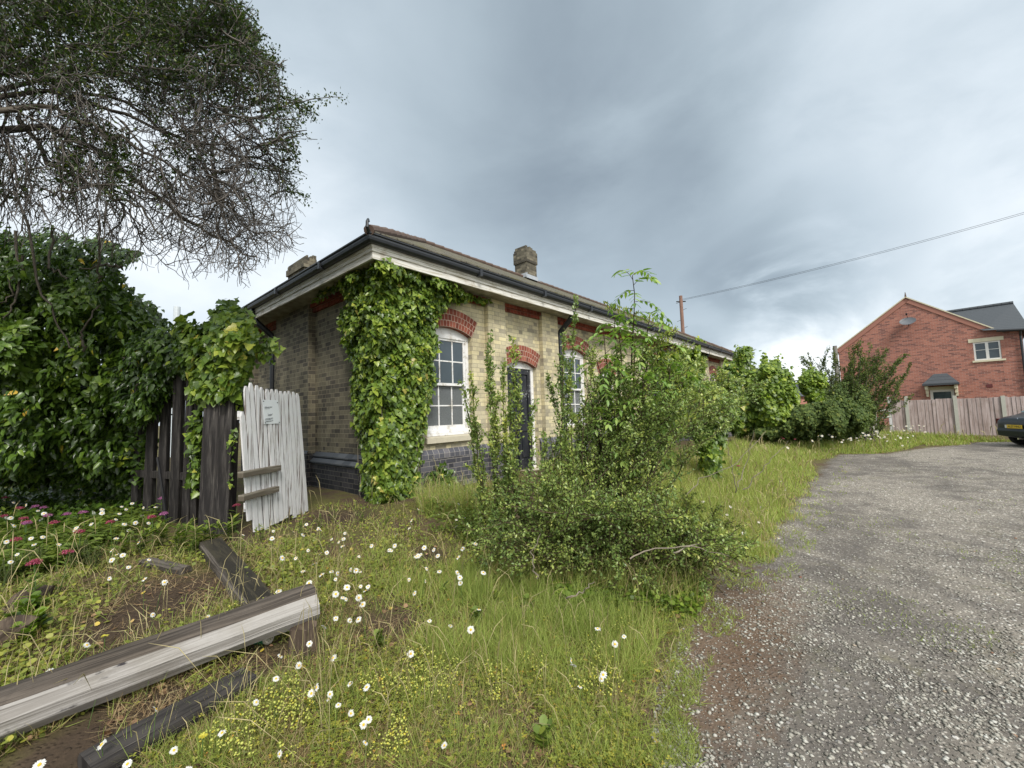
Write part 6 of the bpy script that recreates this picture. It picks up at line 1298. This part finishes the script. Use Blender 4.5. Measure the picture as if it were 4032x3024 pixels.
# low leafy cover: clover, cleavers, moss-like sprigs
P = spots(FG, 30000); pv = patch(P, 2.1, 21); P = P[(pv > .05) | (rng.random(len(P)) < .22)]; n = len(P); a = rng.uniform(0, 6.28, n)
tagit(scatter('clover', CLOVER, P + np.array([0, 0, 1]) * rng.uniform(.01, .06, n)[:, None], np.array([0, 0, 1.0]) + rng.normal(size=(n, 3)) * .4, np.stack([np.cos(a), np.sin(a), 0 * a], 1), rng.uniform(.012, .028, n), M['clover'], None, rng.beta(2, 2, n)), kind='stuff')
P = spots(LEFT + MID, 15000); pv = patch(P, 2.6, 31); P = P[(pv > .0) | (rng.random(len(P)) < .2)]; n = len(P); a = rng.uniform(0, 6.28, n)
tagit(scatter('low_weeds', ROUND, P + np.array([0, 0, 1]) * rng.uniform(.0, .07, n)[:, None], np.array([0, 0, 1.0]) + rng.normal(size=(n, 3)) * .5, np.stack([np.cos(a), np.sin(a), 0 * a + .2], 1), rng.uniform(.012, .034, n), M['clover'], None, rng.beta(2, 2, n) * .85), kind='stuff')
P = spots([[(2150, 2300), (2700, 2290), (2800, 2330), (2750, 2440), (2500, 2420), (2200, 2400)]], 3600); n = len(P); a = rng.uniform(0, 6.28, n)
tagit(scatter('ground_creeper', ROUND, P + np.array([0, 0, 1]) * rng.uniform(.0, .12, n)[:, None], np.array([0, 0, 1.0]) + rng.normal(size=(n, 3)) * .5, np.stack([np.cos(a), np.sin(a), 0 * a + .2], 1), rng.uniform(.02, .048, n), M['maple'], None, rng.beta(2, 2, n) * .8), kind='stuff')
DOT = (np.array([(0, 0, .3), (1, 0, 0), (.3, .95, 0), (-.8, .6, 0), (-.8, -.6, 0), (.3, -.95, 0), (0, 0, -.5)]) * .5, np.array([(0, 1, 2), (0, 2, 3), (0, 3, 4), (0, 4, 5), (0, 5, 1), (6, 2, 1), (6, 3, 2), (6, 4, 3), (6, 5, 4), (6, 1, 5)]))
P = spots([[(1250, 2640), (1700, 2600), (2000, 2700), (1900, 3040), (700, 3040)], [(480, 2560), (900, 2440), (1350, 2330), (1300, 2420), (1000, 2560), (520, 2640)], [(2050, 2480), (2420, 2420), (2560, 2560), (2440, 2800), (2200, 2760), (1980, 2620)], [(1350, 2050), (1800, 2120), (1700, 2200), (1350, 2150)]], 5200); P = P[(patch(P, 3.5, 41) > .12)]; n = len(P)
tagit(scatter('trefoil_flowers', DOT, P + np.array([0, 0, 1]) * rng.uniform(.05, .12, n)[:, None], np.array([0, 0, 1.0]) + rng.normal(size=(n, 3)) * .3, rdir(n), rng.uniform(.009, .016, n), M['yellow'], None, rng.beta(2, 2, n)), kind='stuff')
P = spots(MEAD + BACK, 700); n = len(P); tagit(scatter('buttercups', DOT, P + np.array([0, 0, 1]) * rng.uniform(.12, .30, n)[:, None], np.array([0, 0, 1.0]) + rng.normal(size=(n, 3)) * .3, rdir(n), rng.uniform(.010, .018, n), M['yellow'], None, rng.uniform(.4, 1, n)), kind='stuff')
# leafy weed bed below the ivy bank
P = spots([[(-200, 1800), (300, 1800), (560, 1880), (620, 2060), (500, 2120), (300, 2230), (100, 2300), (-200, 2330)]], 15000); n = len(P); a = rng.uniform(0, 6.28, n); hh = rng.random(n) ** .7
tagit(scatter('weed_bed', LANCE, P + np.array([0, 0, 1]) * (hh * .15)[:, None], np.array([0, 0, 1.0]) + rng.normal(size=(n, 3)) * .35, np.stack([np.cos(a), np.sin(a), 0 * a + .25], 1), rng.uniform(.04, .10, n), M['herb'], None, rng.beta(2, 2, n) * .7 + .1 * hh), kind='stuff')
P = spots([[(-300, 1760), (450, 1800), (560, 1900), (560, 2030), (300, 2100), (-300, 2130)]], 7000); n = len(P); tagit(scatter('ground_ivy_cover', IVY, P + np.array([0, 0, 1]) * (rng.random(n) * .22)[:, None], np.array([0, 0, 1.0]) - FWD * .4 + rng.normal(size=(n, 3)) * .35, rdir(n) * [1, 1, .2] - [0, 0, .3], rng.uniform(.04, .08, n), M['ivy_dark'], None, rng.beta(2, 2, n) * .85), kind='stuff')
# loose stones of the yard
CHIP = (np.array([(1, 0, 0), (.25, .8, .1), (-.8, .45, -.05), (-.7, -.6, .05), (.4, -.85, 0), (.1, .05, .45), (0, 0, -.4)]) * .5, np.array([(5, 0, 1), (5, 1, 2), (5, 2, 3), (5, 3, 4), (5, 4, 0), (6, 1, 0), (6, 2, 1), (6, 3, 2), (6, 4, 3), (6, 0, 4)]))
P = ground_at(*inpoly_pts([(2560, 3060), (2580, 2700), (2700, 2400), (3000, 2250), (3150, 2000), (3300, 1850), (3700, 1790), (4100, 1800), (4100, 3060)], 30000)); d_ = edge(P[:, 0]) - P[:, 1]; k = (d_ > -.12 + .1 * rng.normal(size=len(P))) & ((patch(P, 1.4, 51) + .5 * patch(P, .5, 8) > .0) | (rng.random(len(P)) < .30)); P = P[k]; n = len(P)
S = .006 + .030 * rng.random(n) ** 3.4; S = np.maximum(S, .0024 * np.linalg.norm(P - O, axis=1) * rng.uniform(.5, 1.3, n)); S = np.minimum(S, .05)
tagit(scatter('gravel_stones', CHIP, P + np.array([0, 0, 1]) * (S * .08)[:, None], np.array([0, 0, 1.0]) + rng.normal(size=(n, 3)) * .2, rdir(n) * [1, 1, .1], S, M['stone_chip'], None, np.clip(rng.beta(1.6, 1.9, n), 0, 1), S * rng.uniform(.6, 1.0, n)), kind='stuff')

# ---------------------------------------------------------------- flowers that can be counted
def copy_thing(o, loc, rz, s=1.0, label=None, group=None):
    c = o.copy(); sc.collection.objects.link(c); c.location = tuple(loc); c.rotation_euler = (rng.normal() * .18, rng.normal() * .18, rz); c.scale = (s, s, s)
    if label: c['label'] = label
    if group: c['group'] = group
    for ch in list(o.children):
        d = ch.copy(); sc.collection.objects.link(d); d.parent = c
    return c
def make_daisy(h, tilt, name='daisy'):
    t = thing(name, (0, 0, 0), 'white daisy', 'flower', 'white daisies'); m_ = MB()
    top = np.array([.02, .01, h]); m_.tube([(0, 0, -.05), (.012, .0, h * .5), top], .0016, 4); m_.build('stem', M['herb_plain'], t)
    ax = _n([math.sin(tilt), 0, math.cos(tilt)]); u = _n(np.cross(ax, [0, 1, 0])); v = np.cross(ax, u); p = MB()
    for k in range(17):
        a = 2 * math.pi * k / 17 + random.uniform(-.06, .06); r = .024 * random.uniform(.88, 1.08); d0 = u * math.cos(a) + v * math.sin(a); e_ = u * -math.sin(a) + v * math.cos(a); dz = -ax * random.uniform(-.002, .006)
        p.poly([top + d0 * .005 - e_ * .0016, top + d0 * .005 + e_ * .0016, top + d0 * r * .6 + e_ * .0040 + ax * .001, top + d0 * r * .96 + e_ * .0026 + dz, top + d0 * r + dz, top + d0 * r * .96 - e_ * .0026 + dz, top + d0 * r * .6 - e_ * .0040 + ax * .001])
    p.build('petals', M['petal'], t)
    d_ = MB(); rings = [[top + ax * z_ + (u * math.cos(q) + v * math.sin(q)) * r for q in np.linspace(0, 2 * math.pi, 10, endpoint=False)] for r, z_ in ((.0082, .0005), (.0072, .003), (.004, .0048), (.001, .0045))]
    for i in range(3):
        for k in range(10): d_.poly([rings[i][k], rings[i][(k + 1) % 10], rings[i + 1][(k + 1) % 10], rings[i + 1][k]])
    d_.build('disc', M['disc'], t, smooth=True); return t
M['herb_plain'] = plain('green_stem', (.07, .13, .03), .6, .2, 9)
c6 = [(183, 1590), (660, 1545), (527, 1487), (865, 1495), (1097, 1420), (1390, 1503), (933, 1577), (752, 1282), (1250, 1252), (205, 1150), (1033, 858), (1367, 1030), (1355, 1130), (1460, 1105), (1630, 1110), (1645, 1220), (1597, 1210), (1583, 960), (1527, 998), (1367, 770), (1500, 680), (582, 627), (718, 645), (775, 722), (745, 775), (415, 962), (725, 1035), (447, 1135), (622, 397), (597, 340), (650, 335), (730, 452), (470, 352), (88, 320), (122, 315), (195, 347), (20, 297), (50, 340), (78, 280), (237, 185), (277, 390), (80, 393), (200, 455), (402, 428), (405, 270), (285, 500), (618, 490), (604, 545), (617, 567), (672, 535), (712, 505), (757, 357), (722, 357), (690, 395), (660, 408), (740, 248), (685, 260), (960, 355), (1205, 448), (1432, 465), (1352, 480), (1345, 460), (1490, 450), (1472, 500), (1510, 515), (1617, 500), (1688, 503), (1583, 433), (1525, 435), (1407, 597), (1465, 592), (1535, 603), (1560, 625), (1587, 570), (1680, 580), (1660, 665), (1635, 670), (1663, 717), (1435, 750), (1473, 745), (1505, 735), (1580, 765), (1628, 832), (1722, 760), (1730, 870), (1673, 755), (20, 560)]
c7 = [(828, 232), (882, 162), (922, 318), (90, 200), (632, 320), (678, 325), (505, 325), (625, 380), (633, 418), (803, 457), (868, 463), (945, 462), (832, 517), (630, 607), (945, 630), (755, 722), (890, 752), (1667, 695), (1695, 848), (1380, 870), (1672, 910), (1547, 925), (1487, 992), (1508, 720), (567, 903), (283, 978), (140, 950), (102, 1060), (155, 1073), (313, 1070), (265, 1082), (343, 1150), (293, 1225), (322, 1283), (703, 1197), (730, 1463), (1052, 1505), (1600, 1005), (560, 197), (580, 205), (617, 125), (705, 95), (740, 65), (807, 115), (830, 110), (220, 243), (305, 492), (342, 573), (335, 625), (250, 685), (185, 557), (150, 465), (98, 570)]
c8 = [(622, 143), (663, 177), (568, 170), (560, 290), (483, 255), (405, 117), (360, 185), (420, 180), (587, 325), (670, 337), (700, 350), (758, 343), (720, 450), (835, 395), (590, 430), (1003, 68), (1020, 240), (993, 210), (405, 250), (435, 300), (40, 75), (14, 130), (40, 185), (85, 230), (965, 500), (880, 345)]
c9 = [(363, 1308), (137, 1330), (240, 1283), (213, 1372), (240, 1420), (327, 1385), (337, 1475), (550, 1390), (580, 1460), (530, 1455), (762, 1442), (770, 1478), (847, 1522), (437, 1265), (427, 1405), (962, 1637), (892, 1350), (940, 1370)]
DP_ = [(x * .798, 1700 + y * .798) for x, y in c6] + [(1200 + x * .7233, 1900 + y * .7233) for x, y in c7] + [(2400 + x * .683, 1750 + y * .683) for x, y in c8] + [(2900 + x * .27125, 1300 + y * .27125) for x, y in c9]
fx, fy = inpoly_pts([(0, 1990), (200, 1960), (560, 1930), (600, 2020), (540, 2150), (250, 2120), (0, 2120)], 26); DP_ += list(zip(fx, fy))
fx, fy = inpoly_pts([(1250, 2060), (1500, 2100), (1650, 2000), (1850, 2020), (1900, 2200), (1600, 2360), (1300, 2330)], 24); DP_ += list(zip(fx, fy))
fx, fy = inpoly_pts([(3130, 1690), (3200, 1672), (3330, 1690), (3450, 1690), (3640, 1690), (3680, 1720), (3560, 1750), (3350, 1760), (3180, 1740)], 95); DP_ += list(zip(fx, fy))
HTS = [.16, .22, .30, .38]; protos = {}
for hi, h in enumerate(HTS):
    for ti, tl in enumerate((.25, .75, 1.15)): protos[(hi, ti)] = make_daisy(h, tl)
used = set()
for i, (px, py) in enumerate(DP_):
    hi = int(rng.integers(0, 4)); far = px > 2900 and py < 1800
    if far: hi = 3
    if py > 2600: hi = int(rng.integers(0, 3))
    if px < 560 and py < 2200: hi = 3
    p = gpt(px, py, HTS[hi] * .96); ti = int(rng.choice([0, 1, 1, 2])); pr_ = protos[(hi, ti)]
    if np.linalg.norm(p[:2]) > 26: p = onX(px, py, 22.0); p[2] = H(p[0], p[1])
    a = math.atan2(-p[1], -p[0]) + rng.normal() * .9
    if far: lab, gr_ = 'small white daisy in the long grass before the board fence', 'daisies before the board fence'
    elif px < 900 and py < 2330: lab, gr_ = 'white daisy among pink valerian below the old dark fence', 'daisies below the old dark fence'
    elif px < 1130 and py >= 2250: lab, gr_ = 'white daisy in the litter around the bleached fallen timber', 'daisies around the bleached timber'
    elif px < 1960 and py < 2420: lab, gr_ = 'white daisy in the weeds between picket gate and small leaved shrub', 'daisies between gate and shrub'
    elif px < 2560 and py >= 2200: lab, gr_ = 'white daisy standing in the clover of the near verge', 'daisies in the near verge'
    else: lab, gr_ = 'white daisy in the long grass right of the small leaved shrub', 'daisies right of the shrub'
    s = rng.uniform(.55, .92) * (1.8 if far else 1.0)
    key = (hi, ti)
    if key not in used:
        used.add(key); o = pr_; o.location = tuple(p); o.rotation_euler = (0, 0, a); o.scale = (s, s, s); o['label'] = lab; o['group'] = gr_
    else: copy_thing(pr_, p, a, s, lab, gr_)
for k, o in protos.items():
    if k not in used:
        for ch in list(o.children): bpy.data.objects.remove(ch)
        bpy.data.objects.remove(o)
# yellow hawkbits
for px, py, lab in ((409, 2506, 'yellow dandelion like flower behind the bleached timber'), (794, 2901, 'yellow daisy like flower below the bleached timber'), (1187, 2165, 'yellow flower in the weeds right of the mossy baulk'), (2890, 2052, 'yellow flower in the long grass right of the shrub')):
    p = gpt(px, py, .12); t = thing('hawkbit', p, lab, 'flower'); m_ = MB(); m_.tube([p - [0, 0, .03], p + [.005, 0, .12]], .002, 4); m_.build('stem', M['herb_plain'], t)
    c = p + [.005, 0, .122]; n = 30; a = rng.uniform(0, 6.28, n); td = np.stack([np.cos(a), np.sin(a), rng.uniform(.0, .5, n)], 1); scatter('florets', LANCE, np.tile(c, (n, 1)), np.tile([0, 0, 1.0], (n, 1)), td, .019, M['yellow'], t, rng.uniform(.75, 1, n))
# valerian: domed clusters of small florets on leafy stems
def valerian(px, py, h, mt, label, group, leaves=14):
    p = gpt(px, py, h); t = thing('valerian', p, label, 'flower', group); m_ = MB(); top = p + [rng.normal() * .02, rng.normal() * .02, h]
    m_.tube([p - [0, 0, .03], (p + top) / 2 + [.01, .01, 0], top], [.004, .003, .0025], 5); m_.build('stem', M['herb_plain'], t)
    n = 110; q = rdir(n); q[:, 2] = np.abs(q[:, 2]); C = top + q * [.040, .040, .026] * rng.uniform(.5, 1, n)[:, None]
    scatter('flower_head', DOT, C, q, rdir(n), rng.uniform(.007, .012, n), mt, t, rng.beta(2, 2, n))
    a = rng.uniform(0, 6.28, leaves); td = np.stack([np.cos(a), np.sin(a), np.full(leaves, .5)], 1); zz = rng.uniform(.02, h * .8, leaves)
    scatter('leaves', LANCE, p + (top - p) * (zz / h)[:, None], np.tile([0, 0, 1.0], (leaves, 1)) - td * .3, td, rng.uniform(.05, .10, leaves), M['herb'], t, rng.beta(2, 2, leaves) * .8)
pinkA = [(96, 2041), (88, 2062), (124, 2217), (140, 2222), (233, 2183), (80, 2002), (173, 1829), (925, 1991), (602, 2039)]; pinkA += [(40, 2030), (210, 2060), (300, 2100), (50, 2130), (440, 2060), (20, 1960)]; magA = [(160, 2003), (180, 2033), (335, 2019), (88, 2066), (262, 2027), (634, 1963), (662, 2020), (150, 1995)]
for i, (x, y) in enumerate(pinkA): valerian(x, y, .30, M['pink'], 'deep pink valerian flower in front of the picket gate' if x > 900 else 'deep pink valerian flower head below the ivy bank', None if x > 900 else 'deep pink valerian', 16)
for x, y in magA: valerian(x, y, .30, M['magenta'], 'mauve pink valerian flower head below the ivy bank', 'mauve pink valerian', 14)
for x, y in ((3075, 1722), (3085, 1728), (3128, 1730), (2690, 1790), (2900, 1835), (2560, 1815)): valerian(x, y, .42, M['pink'], 'red valerian flower in the long grass beyond the shrub', 'red valerian beyond the shrub', 12)
# leafy weeds one can tell apart
def weed(px, py, h, n, mt, tm, ls, label, group, name='leafy_weed', narrow=1.0):
    p = gpt(px, py); t = thing(name, p, label, 'plant', group); st_ = []; Ps = []; Ts = []
    for _ in range(max(3, n // 14)):
        a = rng.uniform(0, 6.28); top = p + [math.cos(a) * h * .35 * rng.random(), math.sin(a) * h * .35 * rng.random(), h * rng.uniform(.6, 1.0)]; st_.append((np.array([p - [0, 0, .02], (p + top) / 2 + rng.normal(size=3) * .01, top]), np.array([.004, .003, .002])))
        for k in range(n // max(3, n // 14)): s = rng.uniform(.1, 1) ; Ps.append(p + (top - p) * s); b = k * 2.4; Ts.append([math.cos(b), math.sin(b), .35 + .5 * s])
    tubes('stems', st_, M['herb_stem'], t, 4); Ps = np.array(Ps); Ts = np.array(Ts); k = len(Ps)
    scatter('leaves', tm, Ps, np.array([0, 0, 1.0]) - Ts * .4 + rng.normal(size=(k, 3)) * .15, Ts, ls * rng.uniform(.6, 1.15, k), mt, t, rng.beta(2, 2, k) * .85, None if narrow == 1 else ls * narrow)
M['herb_stem'] = barkm('herb_stem', (.05, .08, .025), (.14, .14, .06))
for x, y in ((640, 2160), (720, 2150), (600, 2110), (560, 2190), (700, 2180), (500, 2130), (430, 2080), (380, 2150), (300, 2110), (480, 2200), (120, 2120), (40, 2090), (230, 2170)): weed(x, y, .26, 56, M['herb'], LANCE, .085, 'leafy green weed at the foot of the old dark fence', 'leafy weeds at the fence foot')
for x, y in ((790, 2160), (835, 2150), (900, 2130), (760, 2185)): weed(x, y, .26, 60, M['herb'], LANCE, .085, 'leafy green weed at the foot of the broad gate post', 'leafy weeds at the gate post')
for x, y in ((20, 2230), (70, 2290), (10, 2320), (330, 2230), (290, 2240), (370, 2250), (150, 2260)): weed(x, y, .24, 190, M['shrub_dark'], LANCE, .035, 'feathery blue green spurge at the far left edge', 'feathery spurge plants', 'spurge', .5)
for x, y in ((90, 2450), (140, 2420), (60, 2500), (100, 2540), (160, 2500)): weed(x, y, .13, 42, M['maple'], ROUND, .052, 'yellow green leafy seedling over the rotten log', 'yellow green seedlings')
for x, y in ((1100, 2060), (1180, 2110), (1030, 2140), (940, 2180), (1260, 2090), (1310, 2060), (1420, 2060), (1520, 2080)): weed(x, y, .20, 44, M['herb'], LANCE, .045, 'thin leafy weed at the foot of the white picket gate', 'thin weeds at the gate foot')
for x, y in ((1950, 2380), (2080, 2420), (2200, 2440), (1880, 2460), (2300, 2480), (2440, 2420), (1740, 2360), (2560, 2380), (1500, 2560), (2150, 2960)): weed(x, y, .12, 40, M['herb'], ROUND, .042, 'low round leaved weed in the near verge', 'low weeds in the near verge')

# ---------------------------------------------------------------- parked car, cut by the right edge
def car():
    pc = O + RAY(4000, 1690) / FPX * 13.2; th = R_(-63); hd = np.array([math.cos(th), math.sin(th), 0]); wd = np.array([-hd[1], hd[0], 0])
    c0 = np.array([pc[0], pc[1], 0]) ; t = thing('parked_car', c0 + hd * 2, 'dark green black hatchback seen from behind, cut off by the right edge', 'car')
    def P(l, w_, z): return c0 + hd * (l - .02) + wd * w_ + np.array([0, 0, z])
    # stations: (l, z_bottom, z_belt, z_top, halfwidth_bottom, halfwidth_belt, halfwidth_top)
    S = [(.02, .34, .74, .80, .66, .70, .62), (.10, .28, .82, .93, .78, .80, .70), (.32, .26, .86, .98, .83, .84, .72), (.60, .25, .90, 1.05, .85, .85, .70), (1.05, .24, .92, 1.32, .86, .86, .62), (1.45, .24, .93, 1.42, .86, .86, .60), (2.2, .24, .92, 1.45, .86, .86, .60), (2.75, .24, .91, 1.34, .86, .86, .60), (3.2, .24, .90, .98, .85, .84, .66), (3.75, .26, .80, .86, .82, .80, .62), (4.05, .32, .62, .68, .68, .66, .5)]
    V = []; n = 14
    for l, zb, ze, zt, wb, we, wt in S:
        half = [(0, zb), (wb * .7, zb), (wb, zb + .08), (we * 1.0, (zb + ze) / 2), (we * .985, ze), (wt, zt - .03 if zt - ze > .15 else zt - .012), (wt * .6, zt), ]
        row = [(w_, z) for w_, z in half] + [(0, zt)] + [(-w_, z) for w_, z in half[::-1][:-1]]
        V.append([P(l, w_, z) for w_, z in row])
    m_ = MB(); n = len(V[0])
    for i in range(len(V) - 1):
        for k in range(n): m_.poly([V[i][k], V[i][(k + 1) % n], V[i + 1][(k + 1) % n], V[i + 1][k]])
    m_.poly(V[0][::-1]); m_.poly(V[-1])
    paint = mat('dark_green_black_paint', lambda T: pr(T, (.006, .010, .012), .36, 0, .35, Coat_Weight=.3, Coat_Roughness=.1))
    bo = m_.build('body', paint, t, smooth=True, merge=True); sm = bo.modifiers.new('s', 'SUBSURF'); sm.levels = 2; sm.render_levels = 2
    gl = mat('car_glass', lambda T: pr(T, (.10, .16, .17), .04, 0, 1.0)); blk = M['iron']
    def quadp(nm, pts, mt, par=t, off=.012, d=None): q = MB(); q.poly(pts); return q.build(nm, mt, par)
    quadp('rear_window', [P(.62, -.60, 1.085), P(.62, .60, 1.085), P(1.08, .52, 1.375), P(1.08, -.52, 1.375)], gl)
    for s in (-1, 1): quadp('side_window', [P(1.0, s * .872, .98), P(1.3, s * .80, 1.26), P(2.3, s * .80, 1.29), P(2.9, s * .865, .98)], gl)
    b = MB(); prof = [(-.03, .34), (-.05, .50), (-.02, .58), (.05, .60), (.05, .32)]
    for i in range(len(prof) - 1):
        for (wa, wb_, la, lb) in ((-.86, -.62, .32, .02), (-.62, .62, .02, .02), (.62, .86, .02, .32)): b.poly([P(prof[i][0] + la, wa, prof[i][1]), P(prof[i][0] + lb, wb_, prof[i][1]), P(prof[i + 1][0] + lb, wb_, prof[i + 1][1]), P(prof[i + 1][0] + la, wa, prof[i + 1][1])])
    b.build('bumper', plain('dark_bumper', (.012, .018, .02), .45, .1), t)
    pl_ = MB(); pl_.obox(P(-.012, 0, .645), wd * .26, hd * .006, np.array([0, 0, .056])); po_ = pl_.build('number_plate', mat('yellow_plate', lambda T: pr(T, (.75, .50, .04), .4)), t)
    Rm = Matrix([[-wd[i], (0, 0, 1)[i], -hd[i]] for i in range(3)]).to_4x4()
    cu = bpy.data.curves.new('plate_lettering', 'FONT'); cu.body = 'AL57 HNU'; cu.size = .095; cu.align_x = 'CENTER'; cu.align_y = 'CENTER'; cu.extrude = .0005; cu.offset = .001; cu.materials.append(M['iron'])
    o = text_mesh(cu); o.parent = po_; o.matrix_local = Matrix.Translation(Vector(P(-.0195, 0, .645)) - Vector(t.location)) @ Rm
    l_ = MB(); l_.obox(P(-.006, .305, .645), wd * .03, hd * .008, np.array([0, 0, .05])); l_.build('reverse_light', mat('clear_lamp', lambda T: pr(T, (.75, .75, .75), .2)), t)
    bd = MB(); bd.poly([P(.085, -.03, .875), P(.085, .03, .875), P(.10, .0, .93)]); bd.poly([P(.08, -.012, .83), P(.08, .012, .83), P(.085, 0, .90)]); bd.build('badge', mat('chrome', lambda T: pr(T, (.6, .6, .6), .2, 1.0)), t)
    rl = mat('red_lamp', lambda T: pr(T, (.10, .006, .008), .15))
    for s in (-1, 1): q = MB(); q.obox(P(.16, s * .76, .80), wd * .055, hd * .06, np.array([0, 0, .09])); q.build('tail_lamp', rl, t, bevel=.015)
    for l in (.72, 3.22):
        for s in (-1, 1):
            w_ = MB(); w_.tube([P(l, s * .70, .305), P(l, s * .865, .305)], .305, 22); wo = w_.build('wheel', plain('tyre', (.012, .012, .012), .85), t)
            r_ = MB(); r_.tube([P(l, s * .86, .305), P(l, s * .875, .305)], [.19, .17], 16); r_.build('rim', mat('rim', lambda T: pr(T, (.35, .35, .36), .3, .8)), wo)
    e_ = MB(); e_.tube([P(-.04, -.12, .27), P(.2, -.12, .27)], .032, 10); e_.build('exhaust', mat('exhaust', lambda T: pr(T, (.6, .55, .5), .3, .9)), t)
car()
